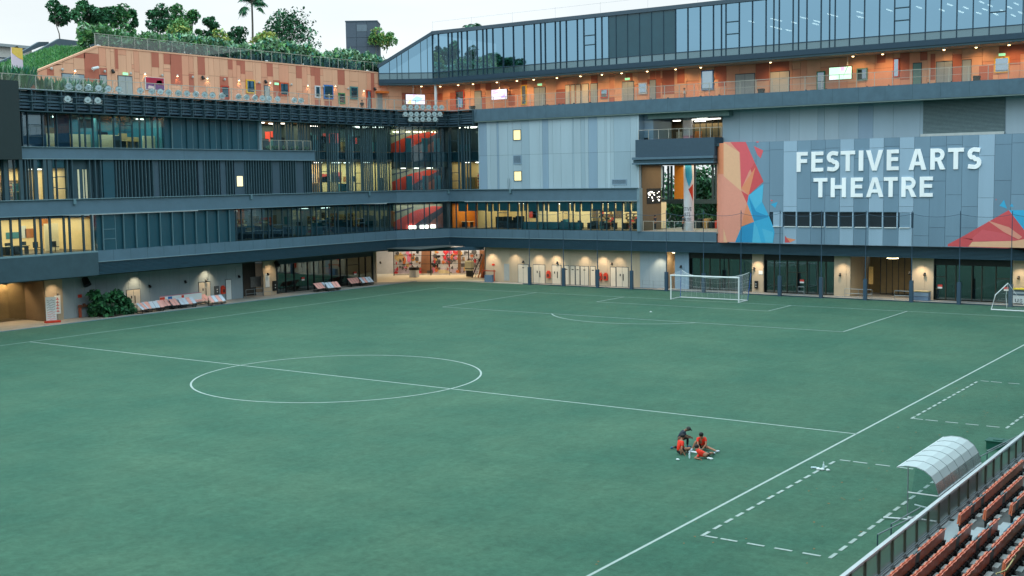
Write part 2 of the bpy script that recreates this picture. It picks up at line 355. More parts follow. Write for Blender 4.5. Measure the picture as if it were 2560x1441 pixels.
def ledge(F, s0, s1, z0, z1, m, par, name, d0=-.3, d1=0, lipz=None, every=0):
    mb = MB(); mb.box(F, s0, s1, d0, d1, z0, z1, m)
    if lipz: mb.box(F, s0, s1, d1+.002, d1+.09, z0, z0+.07, lip)
    if every:
        n = int(abs(s1-s0)/every)
        for i in range(1, n): a = s0+(s1-s0)*i/n; mb.box(F, a-.012, a+.012, d1+.001, d1+.006, z0+.08, z1-.02, bandd)
    mb.build(name, par)
def louvres(F, s0, s1, z0, z1, par, name='louvre_band', n=9, m=None, back=None, d=0):
    mb = MB(); mb.box(F, s0, s1, d-.5, d-.12, z0, z1, back or bandd); h = (z1-z0)/n
    for i in range(n): mb.box(F, s0, s1, d-.14, d, z0+i*h+h*.12, z0+i*h+h*.72, m or louvre)
    mb.build(name, par)
for F, s0, s1, par in ((FL, -45, 54.9, LW), (FK, 0, FK.len, LW), (FR_, -39.1, 44, RWB)):
    a = 12.45 if F is FL else s0
    louvres(F, a, s1, 4.2, 5.32, par)
    ledge(F, a, s1 if F is not FR_ else -2.9, 5.36, 6.42, band, par, 'lower_band', lipz=1, every=1.9)
    ledge(F, s0, s1 if F is not FR_ else -12.3, 9.8, 11.2, band, par, 'middle_band', d1=.12, lipz=1)
    mb = MB(); e1 = s1 if F is not FR_ else -12.3; mb.box(F, s0, e1, .12, .30, 11.2, 11.26, lip); mb.build('band_coping', par)
ledge(FL, -45, 12.45, 4.2, 6.3, darkwall, LW, 'dark_fascia', d1=.35)
mb = MB(); mb.box(FL, -45, 12.45, -.3, .36, 6.3, 6.45, lip); mb.build('fascia_sill', LW)
# soffit of the ground floor and floor plates
mb = MB()
for z, t_ in ((4.05, .15), (9.85, .1), (14.85, .1), (18.95, .1)):
    mb.box(FL, -45, 54.9, -9, -.5, z, z+t_, roofm)
mb.cube(-60, -37, 53, 62.4, 4.32, 4.4, roofm); mb.build('floor_plates', LW)
mb = MB()
for z, xe in ((4.28, 44), (9.9, -12.4)): mb.cube(-42, xe, 62.0, 68, z, z+.1, roofm)
mb.build('floor_plates', RWB)
ledge(FL, 4.9, 41.3, 14.8, 15.85, band, LW, 'upper_band', lipz=1, every=18)
mb = MB(); mb.box(FL, 4.9, 41.3, -.05, .16, 15.85, 15.9, lip); mb.build('band_coping', LW)

# ---- windows: one child for every bay between two mullions
def window(F, s0, s1, z0, z1, par, g, d=-.12, mw=.07, transoms=(), mm=None, name='window', light=None, sideproud=.0):
    mm = mm or mull; mb = MB()
    mb.face([F.P(s0, d, z0), F.P(s1, d, z0), F.P(s1, d, z1), F.P(s0, d, z1)], g)
    mb.box(F, s0-mw/2, s0+mw/2, d-.08, d+.10+sideproud, z0, z1, light or mm)
    for q in transoms: mb.box(F, s0+mw/2, s1-mw/2, d-.03, d+.06, q-.035, q+.035, light or mm)
    return mb.build(name, par)
def bays(F, us, z0, z1, par, g, v=None, special={}, d=-.12, **k):
    ss = [F.su(u, v or 500, d) for u in us]
    for i in range(len(ss)-1):
        window(F, ss[i], ss[i+1], z0, z1, par, g(i) if callable(g) else g, d, transoms=special.get(i, ()), **k)
    return ss
def room(F, s0, s1, z0, z1, dep, par, wall, floor=None, ceil=None, light=0, strips=0, stuff='', seed=1, lz=None, d0=-.35, col=(1, .84, .56)):
    r = random.Random(seed); mb = MB(); P = F.P
    for a, b_ in ((s0, s0+.05), (s1-.05, s1)): mb.box(F, a, b_, -dep, d0, z0, z1, wall)
    mb.box(F, s0, s1, -dep-.1, -dep, z0, z1, wall); mb.box(F, s0, s1, -dep, d0, z0-.12, z0-.001, floor or floorm); mb.box(F, s0, s1, -dep, d0, z1, z1+.1, ceil or ceilm)
    for i in range(strips):
        a = r.uniform(s0+.6, s1-1.8); dd = -r.uniform(1, dep-.8); mb.box(F, a, a+r.uniform(.8, 1.5), dd-.07, dd+.07, z1-.1, z1-.02, emit_c)
    mb.build('interior', par)
    if light: area('room light', F, s0+.3, s1-.3, -dep+.4, -.8, (lz or z1)-.12, light, col)
    got = {}
    for kind in stuff:
        for _ in range(max(1, int((s1-s0)/2.4))):
            a = r.uniform(s0+.3, s1-1.8); dd = -r.uniform(.8, dep*.5); mb = MB()
            if kind == 'd':
                mb.box(F, a, a+1.5, dd-.7, dd, z0+.70, z0+.75, r.choice((shelfm, whitewall, furn))); mb.box(F, a+.05, a+.5, dd-.65, dd-.05, z0, z0+.70, furn); mb.box(F, a+1.35, a+1.4, dd-.65, dd-.05, z0, z0+.70, furn)
            if kind == 's':
                h = r.uniform(1.6, 2.1); q = -dep+.02
                mb.box(F, a, a+1.6, q, q+.05, z0, z0+h, shelfm)
                for j in range(6): mb.box(F, a, a+1.6, q+.05, q+.38, z0+j*h/5.2, z0+j*h/5.2+.04, shelfm)
                for j in range(5):
                    x = a+.05
                    while x < a+1.5:
                        w_ = r.uniform(.12, .3); mb.box(F, x, x+w_, q+.06, q+.3, z0+j*h/5.2+.04, z0+j*h/5.2+r.uniform(.2, .3), r.choice((bookm, furn, whitewall, mural_r2))); x += w_+.02
            if kind == 'c':
                mb.box(F, a, a+.5, dd-.5, dd, z0+.42, z0+.48, furn); mb.box(F, a, a+.5, dd-.5, dd-.44, z0+.48, z0+.95, furn); mb.box(F, a+.22, a+.28, dd-.28, dd-.22, z0, z0+.42, black)
            if kind == 'w': mb.box(F, a, a+r.uniform(.5, 1.6), -dep+.005, -dep+.05, z0+1.1, z0+r.uniform(1.6, 2.3), r.choice((bookm, white, tealblind, mural_r2, black, wood)))
            if kind == 'l': mb.box(F, a, a+r.uniform(.4, 1.4), dd-.5, dd, z0, z0+r.uniform(.8, 1.5), r.choice((furn, furn, shelfm, tealblind)))
            if kind == 'b': mb.box(F, a, a+r.uniform(1, 2), -.55, -.52, z1-r.uniform(.8, 1.4), z1, tealblind)
            got.setdefault(kind, []).append((a, mb))
    ROOMN[0] += 1; where = ROOMS[ROOMN[0]-1]
    for kind, lst in got.items():
        nm = {'d': 'desk', 's': 'bookcase', 'c': 'office_chair', 'w': 'wall_picture', 'l': 'low_cabinet', 'b': 'roller_blind'}[kind]; w = nm.replace('_', ' ')
        for i, (a, mb) in enumerate(sorted(lst, key=lambda q: q[0])): tagp(mb.build(nm), f'{ORD(i)} {w} from the left inside {where}', w, f'{w}s inside {where}')
ROOMN = [0]
ROOMS = ['the bright library room at far left', 'the long dim tinted storey', 'the orange lit room beside the lower mural', 'the yellow room right of the orange one', 'the cream office before the grey pier', 'the lit room behind dark fins, far left', 'the top left teal office', 'the second teal office', 'the small planted balcony room', 'the yellow rooms behind tall fins', 'the upper dark rooms behind tall fins', 'the yellow room left of the light panel wall', 'the dark room above the yellow corner room', 'the upper lounge under the parapet', 'the left wing shop front', 'the glazed shop behind the goal', 'the glazed shop right of the goal', 'the far right glazed shop']

# level 2, left wing
us = [-60, -42, -22, 0, 27, 50, 87, 102, 125, 160, 174, 208, 229, 242]
bays(FL, us, 6.45, 9.75, LW, gclear, 580, {9: ()}, d=-.05, mw=.16)
room(FL, FL.su(-62, 580), 12.5, 6.5, 9.55, 7.5, LW, warmwall, light=560, strips=5, stuff='dscw', seed=3)
mb = MB(); q0 = FL.su(125, 560, -2.4); q1 = FL.su(160, 560, -2.4)
mb.box(FL, q0, q1, -3.4, -3.3, 6.5, 9.0, whitewall); mb.box(FL, q0+2.2, q1+5.0, -7.3, -7.2, 8.7, 9.5, brownwall); mb.build('partition', LW)
us = [242, 258, 290, 310, 325, 341, 357, 372, 387, 402, 417, 432, 447, 461, 476, 491, 505, 519, 533, 547, 561, 575, 590]
z0, z1 = 6.42, 9.72
ss = [FL.su(u, 580) for u in us]
for i in range(len(ss)-1):
    mb = MB(); dd = -.10 if i % 2 else -.22
    mb.box(FL, ss[i]+.01, ss[i+1]-.01, dd-.2, dd, z0, z1, darkpan)
    if i in (1, 2) or (i > 2 and i % 2): mb.box(FL, ss[i]-.03, ss[i]+.03, dd, dd+.16, z0, z1, finlight)
    if i == 1:
        for q in (7.45, 8.35): mb.box(FL, ss[i]+.04, ss[i+1]-.04, dd, dd+.05, q-.03, q+.03, finlight)
    mb.build('dark_panel', LW)
us = [590, 603, 630, 656, 671, 680, 706, 720, 730, 744, 753, 778, 791, 815, 823, 837, 845, 867, 877, 890, 910, 920, 938, 950, 961, 975, 990]
bays(FL, us, z0, z1, LW, gdark, 560, {2: (7.4, 8.3), 5: (7.3, 7.9), 12: (7.4, 8.1), 19: (7.6, 8.1)}, mw=.05, light=bandd)
room(FL, ss[-1]+.2, 54.6, 6.5, 9.55, 6, LW, frostg, light=170, strips=9, stuff='ldwcsl', seed=5, col=(.9, .95, .8))
# chamfer with the painted stair mural
us = [990, 1002, 1020, 1032, 1061, 1074, 1092, 1122]
bays(FK, us, z0, z1, LW, gclear, 540, mw=.07)
def mural(F, s0, s1, z0, z1, d, par, name, red, seed=2):
    L = s1-s0; H = z1-z0; q = lambda pts: [(s0+a*L, z0+b_*H) for a, b_ in pts]; mb = MB()
    mb.prism(F, q([(0, 0), (1, 0), (1, 1), (0, 1)]), d-.06, d, mural_p)
    mb.prism(F, q([(0, 0), (.30, 0), (.62, .42), (1, .86), (.80, .90), (.45, .74), (.18, .48), (0, .30)]), d+.004, d+.02, red)
    mb.prism(F, q([(.30, 0), (.62, 0), (.78, .30), (1, .62), (1, .86), (.62, .42)]), d+.008, d+.024, mural_g)
    mb.prism(F, q([(.62, 0), (1, 0), (1, .62), (.78, .30)]), d+.012, d+.028, mat('mural brick', (176, 116, 106), .9, .7, .2, 2))
    mb.prism(F, q([(0, .62), (.4, .84), (.42, .90), (0, .70)]), d+.008, d+.03, mural_g)
    mb.build(name, par)
mural(FK, .35, FK.len-.05, 6.5, 9.55, -1.6, LW, 'stair_mural', mural_r2)
mb = MB()
for a, w_ in ((2.3, 1.0), (3.9, 1.1), (5.3, .7)): mb.box(FK, a, a+w_, -1.5, -1.4, 6.5, 6.9, emit_c)
mb.build('lit_counter', LW)
area('mural light', FK, .4, FK.len-.2, -1.5, -.4, 9.5, 70, (1, .95, .85))
mb = MB(); mb.box(FK, 0, FK.len, -2.6, -2.4, 4.4, 20.7, darkwall); mb.build('core_wall', LW)
# level 2, theatre wing
us = [1125, 1141, 1165, 1190, 1215, 1229, 1245, 1270, 1295, 1305, 1316, 1342, 1357, 1368, 1395, 1422, 1433, 1450, 1477, 1504, 1517, 1536, 1556, 1575, 1596]
bays(FR_, us, z0, z1, RWB, gclear, 540, {6: (7.3, 8.4), 18: (7.9, 8.8)}, mw=.09)
X = lambda u, v=540: FR_.su(u, v)
room(FR_, X(1126), X(1190), 6.5, 9.5, 5, RWB, brownwall, light=130, stuff='wd', seed=4, col=(1, .8, .5))
room(FR_, X(1190), X(1340), 6.5, 9.5, 6, RWB, warmwall, light=190, strips=2, stuff='lwldc', seed=11)
room(FR_, X(1340), X(1596), 6.5, 9.5, 6.5, RWB, whitewall, light=560, strips=5, stuff='swdlc', seed=12)
mb = MB()                                     # roller blinds pulled part way down behind the glass
for i, u in enumerate(us[1:-1]):
    mb.box(FR_, X(us[i+1])+.08, X(us[i+2])-.08, -.34, -.31, 8.55+.05*(i % 3), 9.72, tealblind)
mb.build('roller_blind', RWB)
mb = MB(); mb.box(FR_, X(1450), X(1300), -.45, -.4, 6.45, 7.35, tealblind)
mb.box(FR_, X(1596)-.1, X(1596)+.25, -.5, .14, 6.4, 11.2, mat('grey column', (120, 146, 158), .9, .6)); mb.build('end_pier', RWB)

# ---- level 3, left wing
z0, z1 = 11.25, 14.8
us = [-40, -20, -5, 5, 20, 36, 56, 62, 90, 112, 130, 141, 168]
bays(FL, us, z0, z1, LW, gclear, 450, {10: (12.3, 13.2), 11: (12.2, 13.25)}, mw=.12, d=-.3)
room(FL, FL.su(-45, 450), FL.su(169, 450), z0, 14.0, 6, LW, warmwall, light=330, strips=3, stuff='dwsl', seed=8)
mb = MB()
for a, b_ in ((11, 20), (50, 58), (64, 67), (71, 73), (78, 80), (86, 95), (110, 118), (121, 131)):
    mb.box(FL, FL.su(a, 450), FL.su(b_, 450), -.28, .0, z0, z1, findark)
mb.box(FL, FL.su(-40, 450), FL.su(169, 450), -.42, -.38, 14.0, z1, tealblind); mb.build('fin_screen', LW)
mb = MB(); a0 = FL.su(169, 450); a1 = FL.su(785, 450)
mb.box(FL, a0, a1, -.9, -.5, z0, z1, darkwall); mb.build('rear_wall', LW)
def fins(F, ua, ub, z0, z1, par, step=.34, v=450, m=None, d0=-.48, d1=-.06, w=.10, jit=0):
    mb = MB(); s = F.su(ua, v); e_ = F.su(ub, v); r = random.Random(int(ua))
    while s < e_-w: mb.box(F, s, s+w, d0, d1, z0, z1, m or findark); s += step+r.uniform(-jit, jit)
    mb.build('fin_screen', par)
for a, b_, st in ((170, 196, .5), (226, 262, .6), (292, 318, .34), (320, 386, .42), (402, 498, .36), (513, 554, .36), (569, 589, .36), (616, 684, .36), (704, 742, .36), (763, 786, .36)):
    fins(FL, a, b_, z0, z1, LW, st)
for a, b_ in ((386, 401), (500, 512), (555, 568), (590, 615), (685, 703), (743, 762), (262, 290)):
    mb = MB(); mb.box(FL, FL.su(a, 450), FL.su(b_, 450), -.5, -.2, z0, z1, pilaster if a != 262 else darkpan); mb.build('pilaster', LW)
mb = MB()
for a, b_ in ((202, 206), (215, 217), (221, 225)): mb.box(FL, FL.su(a, 450), FL.su(b_, 450), -.5, -.44, z0, 13.9, emit_w if 0 else whitewall)
mb.build('lit_slot', LW)
s_, zt = FL.px(592, 441, -.18); s2, zb = FL.px(607, 466, -.18)
mb = MB(); mb.box(FL, s_-.06, s2+.06, -.24, -.17, zb-.06, zt+.06, findark); mb.box(FL, s_, s2, -.2, -.16, zb, zt, mat('lit window pane', (255, 232, 178), 1, emit=1.0)); mb.build('lit_window', LW)
# level 4, left wing
z0, z1 = 15.9, 18.95
us = [42, 55, 69, 106, 121, 142, 178, 198, 212, 232, 250, 284, 300, 330, 349, 363, 380, 394, 411]
bays(FL, us, z0, z1, LW, gtint, 330, {2: (16.8, 17.8), 12: (17.4, 18.0)}, mw=.10)
room(FL, FL.su(42, 330), FL.su(250, 330), z0, 18.8, 6, LW, tealblind, light=190, strips=3, stuff='wldb', seed=21, col=(.75, .95, 1))
room(FL, FL.su(250, 330), FL.su(411, 330), z0, 18.8, 6, LW, tealblind, light=190, strips=2, stuff='wldcw', seed=22, col=(.8, 1, .9))
mb = MB()
for a, b_ in ((120, 142), (183, 232), (250, 300), (360, 402)): mb.box(FL, FL.su(a, 330, -1.2), FL.su(b_, 330, -1.2), -1.5, -1.4, z0, 17.15, whitewall)
mb.build('partition', LW); area('office light', FL, FL.su(120, 330), FL.su(400, 330), -1.2, -.5, 18.6, 220, (1, .86, .6))
mb = MB()
for a, b_ in ((42, 120), (142, 180)): mb.box(FL, FL.su(a, 330), FL.su(b_, 330), -.4, -.36, z0, z1, mat('blue blind', (56, 92, 130), .8, .8, .2, 3))
mb.build('roller_blind', LW)
us = [412, 430, 455, 469, 483, 498, 512, 527, 541, 555, 569, 582, 596, 609, 623, 650]
ss = [FL.su(u, 330) for u in us]
for i in range(len(ss)-1):
    mb = MB(); dd = -.10 if i % 2 else -.24; mb.box(FL, ss[i]+.01, ss[i+1]-.01, dd-.2, dd, z0, z1, darkpan)
    if i in (1, 14) or i % 2 == 0 and i: mb.box(FL, ss[i]-.025, ss[i]+.025, dd, dd+.16, z0, z1, finlight)
    mb.build('dark_panel', LW)
# level 4 balcony with planted edge
a0, a1 = FL.su(652, 330), FL.su(778, 330)
room(FL, a0, a1, z0, 18.9, 4.5, LW, darkwall, ceil=shelfm, light=260, strips=5, stuff='wwll', seed=31, d0=-.1, col=(1, .85, .5))
mb = MB(); mb.box(FL, a0-.3, a0+.12, -.3, .05, 15.9, 19, mat('grey column', (120, 146, 158))); mb.build('balcony_pier', LW)
mb = MB()
for u in (690, 697, 704, 720, 727, 735, 750, 756, 762, 769): mb.box(FL, FL.su(u, 320), FL.su(u, 320)+.22, -.5, -.3, z0, 18.95, findark)
mb.build('fin_screen', LW)
# double height fins and slots
a0, a1 = FL.su(785, 420), 54.9
for (zz0, zz1, c, li) in ((11.3, 14.7, warmwall, 520), (15.9, 18.9, darkwall, 330)):
    room(FL, a0, a1, zz0, zz1, 5, LW, c, light=li, strips=7, stuff='wwlw', seed=int(zz0), d0=-.6)
mb = MB(); mb.box(FR_, -39.55, -39.12, -3.2, -.14, 6.45, 18.95, darkwall); mb.build('corner_wall', RWB) if zz0 > 12 else None
mb = MB(); mb.cube(-46, -39.56, 64.75, 64.95, 4.5, 19.2, darkwall); mb.build('core_wall', LW)
for a, b_ in ((785, 802), (820, 850), (868, 887), (905, 937), (946, 971)): fins(FL, a, b_, 11.25, 18.98, LW, .32, 400, d0=-.26, d1=-.10, w=.09, jit=.03)
us = [802, 820, 850, 868, 887, 905, 937, 946, 972, 990]
bays(FL, us, 11.25, 18.98, LW, gtint, 400, {0: (12.6, 13.6, 14.75, 15.8), 4: (12.2, 13.4, 14.75, 15.8, 17.6), 6: (14.75, 15.8)}, d=-.62)
mb = MB(); mb.box(FL, a0, a1, -.72, -.66, 14.75, 15.85, darkpan); mb.build('spandrel', LW)
# glazed corner with murals, levels 3 and 4
us = [990, 1000, 1015, 1033, 1048, 1063, 1078, 1092, 1104, 1122]
bays(FK, us, 11.25, 18.98, LW, gclear, 400, {i: (14.75, 15.8) for i in range(9)}, mw=.07)
mural(FK, .1, FK.len-.1, 11.3, 14.0, -2.3, LW, 'upper_stair_mural', mural_r)
mural(FK, .1, FK.len-.1, 15.9, 18.7, -2.3, LW, 'upper_stair_mural', mural_r)
mb = MB(); mb.box(FK, 0, FK.len, -2.4, -.3, 14.0, 14.75, ceilm); mb.box(FK, 0, FK.len, -.3, -.26, 14.7, 15.85, darkpan)
for i in range(14):
    a = rnd.uniform(.3, FK.len-.6); b_ = rnd.uniform(-2.1, -.6); mb.box(FK, a, a+.25, b_, b_+.06, 18.3, 18.4, emit_w)
for a in (1.4, 3.2, 5.0): mb.box(FK, a, a+.8, -1.5, -1.4, 13.9, 13.97, emit_c)
for zz in (11.3, 15.9):
    for a in (2.0, 4.2, 5.9): mb.box(FK, a, a+.8, -1.2, -1.1, zz, zz+1.7, tealblind)
mb.build('stair_fitout', LW)
area('mural light', FK, .3, FK.len-.3, -2.1, -.6, 13.9, 60, (1, .93, .8)); area('mural light', FK, .3, FK.len-.3, -2.1, -.6, 18.6, 60, (1, .9, .7))
us = [1124, 1128, 1147, 1158, 1176, 1197]
bays(FR_, us, 11.25, 18.98, RWB, gclear, 400, {i: (14.75, 15.8) for i in range(5)} | {1: (12.3, 13.3, 14.75, 15.8, 17.2)}, mw=.12)
fins(FR_, 1147, 1176, 11.25, 18.98, RWB, .42, 400, d0=-.1, d1=.1)
room(FR_, X(1124), X(1197), 11.3, 14.6, 4, RWB, warmwall, light=45, strips=2, stuff='sl', seed=41)
room(FR_, X(1124), X(1197), 15.9, 18.9, 4, RWB, darkwall, light=18, strips=6, stuff='wl', seed=42)
mb = MB(); mb.box(FR_, X(1124), X(1197), -.3, -.25, 14.7, 15.85, darkpan); mb.build('spandrel', RWB)

# ================================================================== THEATRE WING
# flat light panel wall, levels 3 and 4
def panels(F, cols, tones, z0, z1, d, par, name, joints=(), gap=.02, th=.12, back=None):
    mb = MB(); mb.box(F, cols[0], cols[-1], d-th-.06, d-th, z0, z1, back or joint)
    for i in range(len(cols)-1):
        zs = [z0]+[q for q in (joints(i) if callable(joints) else joints)]+[z1]
        for a, b_ in zip(zs, zs[1:]):
            t_ = tones[i] if not callable(tones) else tones(i, a)
            mb.box(F, cols[i]+gap/2, cols[i+1]-gap/2, d-th, d, a+gap/2, b_-gap/2, t_)
    return mb.build(name, par)
cx = [66, 75, 150, 185, 250, 270, 360, 410, 495, 575, 680, 705, 765, 810, 890, 1005, 1020, 1090, 1130, 1165, 1255, 1330, 1350, 1385, 1420, 1585, 1650, 1670]
T = {'l': gl_l, 'm': gl_m, 'd': gl_d, 'x': gl_x}
tn = 'ldlldlllmlldlllmlmldllxlmlxdd'
FW3 = FR_
cols = [FW3.su(1180+x/4, 400) for x in cx]
panels(FW3, cols, [T[c] for c in tn[:len(cx)-1]], 11.2, 19.6, 0, RWB, 'light_panel_wall', joints=(14.72+.55,))
def wbox(F, u0, v0, u1, v1, par, name, fr, pane, d=.0, fw=.07, pr=.06, slats=0):
    a, zt = F.px(u0, v0, d); b_, zb = F.px(u1, v1, d); mb = MB()
    if fr:
        mb.box(F, a, b_, d, d+pr, zt-fw, zt, fr); mb.box(F, a, b_, d, d+pr, zb, zb+fw, fr); mb.box(F, a, a+fw, d, d+pr, zb+fw, zt-fw, fr); mb.box(F, b_-fw, b_, d, d+pr, zb+fw, zt-fw, fr)
    mb.box(F, a+fw*.9, b_-fw*.9, d-.02, d+.02, zb+fw*.9, zt-fw*.9, pane)
    if slats:
        h = (zt-zb-2*fw)/slats
        for i in range(slats): mb.box(F, a+fw, b_-fw, d+.021, d+.06, zb+fw+i*h, zb+fw+i*h+h*.5, fr)
    return mb.build(name, par)
litpane = mat('lit amber pane', (250, 226, 160), 1, emit=.85, var=.12, scale=2)
wbox(FR_, 1283, 325, 1303, 351, RWB, 'window', findark, litpane)
wbox(FR_, 1285, 428, 1305, 453, RWB, 'window', findark, litpane)
wbox(FR_, 1283, 389, 1304, 411, RWB, 'vent', gl_d, joint, slats=7)
wbox(FR_, 1530, 449, 1567, 462, RWB, 'vent', gl_d, joint, slats=5)
# return side of that wall and the open level 4 lounge
A_ = X(1596.5); B_ = X(1790)
mb = MB(); mb.box(FR_, A_+.12, A_+1.25, -5.5, -1.2, 14.8, 19.6, gl_d); mb.box(FR_, A_-.3, A_+.1, -5.5, -.15, 11.2, 19.55, gl_d); mb.build('side_wall', RWB)
sL, sR = FR_.su(1624, 320, -3), FR_.su(1812, 320, -3)
room(FR_, sL, sR, 15.4, 18.7, 8.5, RWB, mat('taupe lounge wall', (120, 108, 88), .9), ceil=darkwall, light=60, strips=6, stuff='wl', seed=51, d0=-3)
mb = MB(); c0, c1 = FR_.su(1662, 320, -6), FR_.su(1808, 320, -6)
for i in range(9): mb.box(FR_, c0+1.7+i*.75, c0+1.76+i*.75, -7.0, -6.9, 15.5, 18.7, findark)
mb.build('lounge_partition', RWB); area('lounge light', FR_, c0+1.5, c1-.2, -10, -7.5, 18.4, 130, (1, .85, .5))
mb = MB(); mb.box(FR_, A_+.9, FR_.su(1816, 290), -6, -.6, 18.75, 19.6, mat('pale green soffit beam', (122, 150, 150), .9)); mb.build('soffit_beam', RWB)
slab_m = bandd
mb = MB(); mb.box(FR_, X(1594, 370), X(1791, 370), -7, .5, 14.6, 16.5, mat('balcony fascia', (58, 82, 98), .95, .6, .08)); mb.build('balcony_fascia', RWB)
mb = MB(); mb.box(FR_, X(1588, 400), X(1791, 400), -6, .75, 14.32, 14.58, band); mb.box(FR_, X(1590, 400), X(1791, 400), -6, .6, 13.98, 14.3, bandd); mb.box(FR_, X(1588, 400), X(1791, 400), -6, .75, 13.8, 13.96, band); mb.build('balcony_ledge', RWB)
def column(x, y, r, z0, z1, m, name='column', par=RWB, n=20):
    mb = MB(); mb.tube([(x, y, z0), (x, y, z1)], r, m, n); return mb.build(name, par, smooth=False)
colm = mat('pale column', (196, 196, 200), .9, .6, .05)
c = FR_.su(1720, 320, -3.4); column(c, 64.9, .55, 15.4, 19.2, colm)
mb = MB(); mb.tube([(c, 64.9, 15.45), (c, 64.9, 16.9)], .557, mat('pink column wrap', (214, 160, 176), .9, .6, .15, 3), 20); mb.build('column_wrap', RWB)
# the tall open terrace under it (level 2), open to the trees behind
tp = mat('taupe terrace wall', (112, 96, 76), .9, .8, .08)
t0, t1 = X(1600), X(1792)
SWF = Fr((t0, 61.5), (t0, 75)); sE = SWF.su(1653, 500)
mb = MB(); mb.cube(t0-.4, t0, 62.0, 61.5+sE, 6.4, 13.8, tp); mb.build('side_wall', RWB)
mb = MB(); mb.box(FR_, FR_.su(1684, 500, -9), FR_.su(1708, 500, -9), -9.4, -9.2, 9.8, 13.8, brownwall)
mb.build('terrace_wall', RWB)
mb = MB(); mb.box(FR_, t0-.4, t1+.6, -11.4, -.02, 6.28, 6.44, paving); mb.build('terrace_floor', RWB)
mb = MB(); mb.box(FR_, t0, t1, -11.2, -.3, 13.7, 13.78, darkwall); mb.box(FR_, FR_.su(1640, 500, -11), t1+2, -11.2, -11, 9.2, 9.7, findark)
for u in (1655, 1668, 1676, 1690, 1734, 1779, 1787):
    a = FR_.su(u, 480, -11); mb.box(FR_, a, a+.22, -11.2, -11, 9.7, 13.7, findark)
a = FR_.su(1655, 480, -11); mb.box(FR_, a, a+1.2, -11.1, -11.05, 11.5, 11.6, findark)
mb.build('steel_frame', RWB)
cxx, cyy = FR_.su(1722, 490, -2.3), 63.8
column(cxx, cyy, .56, 6.4, 13.8, mat('white column', (222, 224, 230), .9, .6, .04), 'printed_column')
def curved_patch(x, y, r, pts, m, name, par):    # polygon (angle deg, z) wrapped on a column
    mb = MB(); n = len(pts); P = lambda a, z: (x+r*sin(R_(a)), y-r*cos(R_(a)), z)
    cxp = sum(p[0] for p in pts)/n; czp = sum(p[1] for p in pts)/n
    for i in range(n):
        a, b_ = pts[i], pts[(i+1) % n]
        for k in range(5):
            f, g_ = k/5, (k+1)/5
            p = [(a[0]+(b_[0]-a[0])*q, a[1]+(b_[1]-a[1])*q) for q in (f, g_)]
            for j in range(4):
                u_, w_ = j/4, (j+1)/4
                L = lambda e_, q: (e_[0]+(cxp-e_[0])*q, e_[1]+(czp-e_[1])*q)
                mb.face([P(*L(p[0], u_)), P(*L(p[1], u_)), P(*L(p[1], w_)), P(*L(p[0], w_))], m)
    mb.build(name, par)
gr_b = mat('graphic blue', (64, 178, 222), .9, .5, .04); gr_b2 = mat('graphic deep blue', (44, 150, 200), .9, .5, .04); gr_b3 = mat('graphic mid blue', (86, 190, 226), .9, .5, .04)
curved_patch(cxx, cyy, .567, [(-20, 13.7), (60, 13.7), (70, 12.2), (30, 11.2), (-10, 12.4)], gr_b, 'printed_shape', RWB)
curved_patch(cxx, cyy, .567, [(22, 11.0), (80, 11.6), (80, 9.7)], red, 'printed_shape', RWB)
def text(F, txt, s, z, h, d, m, name, par, ext=.01, bold=0.0, width=None, mirror=False, world=None, align='LEFT'):
    cu = bpy.data.curves.new(name, 'FONT'); cu.body = txt; cu.size = 1; cu.offset = bold; cu.extrude = 0; cu.align_x = align
    to = bpy.data.objects.new('t', cu); COL.objects.link(to); bpy.context.view_layer.update()
    me = bpy.data.meshes.new_from_object(to.evaluated_get(bpy.context.evaluated_depsgraph_get())); bpy.data.objects.remove(to)
    xs = [v.co.x for v in me.vertices]; ys = [v.co.y for v in me.vertices]; x0, x1, y0, y1 = min(xs), max(xs), min(ys), max(ys)
    ky = h/(y1-y0); kx = (width/(x1-x0)) if width else ky
    for v in me.vertices:
        x = (v.co.x-x0)*kx; y = (v.co.y-y0)*ky
        if mirror: x = -x
        v.co = world(x, y) if world else F.P(s+x, d, z+y)
    me.materials.clear(); me.materials.append(m); o = bpy.data.objects.new(name, me); COL.objects.link(o)
    if par: o.parent = par; L = par.get('_base'); o.matrix_parent_inverse = Matrix.Translation((-L[0], -L[1], -L[2])) if L else Matrix.Identity(4)
    return o
for i, w_ in enumerate(('ESTIVE', 'ARTS', 'HEATRE')):
    wd = (1.15, .85, 1.15)[i]
    text(None, w_, 0, 0, .42, 0, joint, 'printed_word', RWB, width=wd*1.0, world=lambda x, y, i=i, wd=wd: (cxx+.572*sin((x-wd/2-.02)/.56), cyy-.572*cos((x-wd/2-.02)/.56), 8.62-i*.58+y))
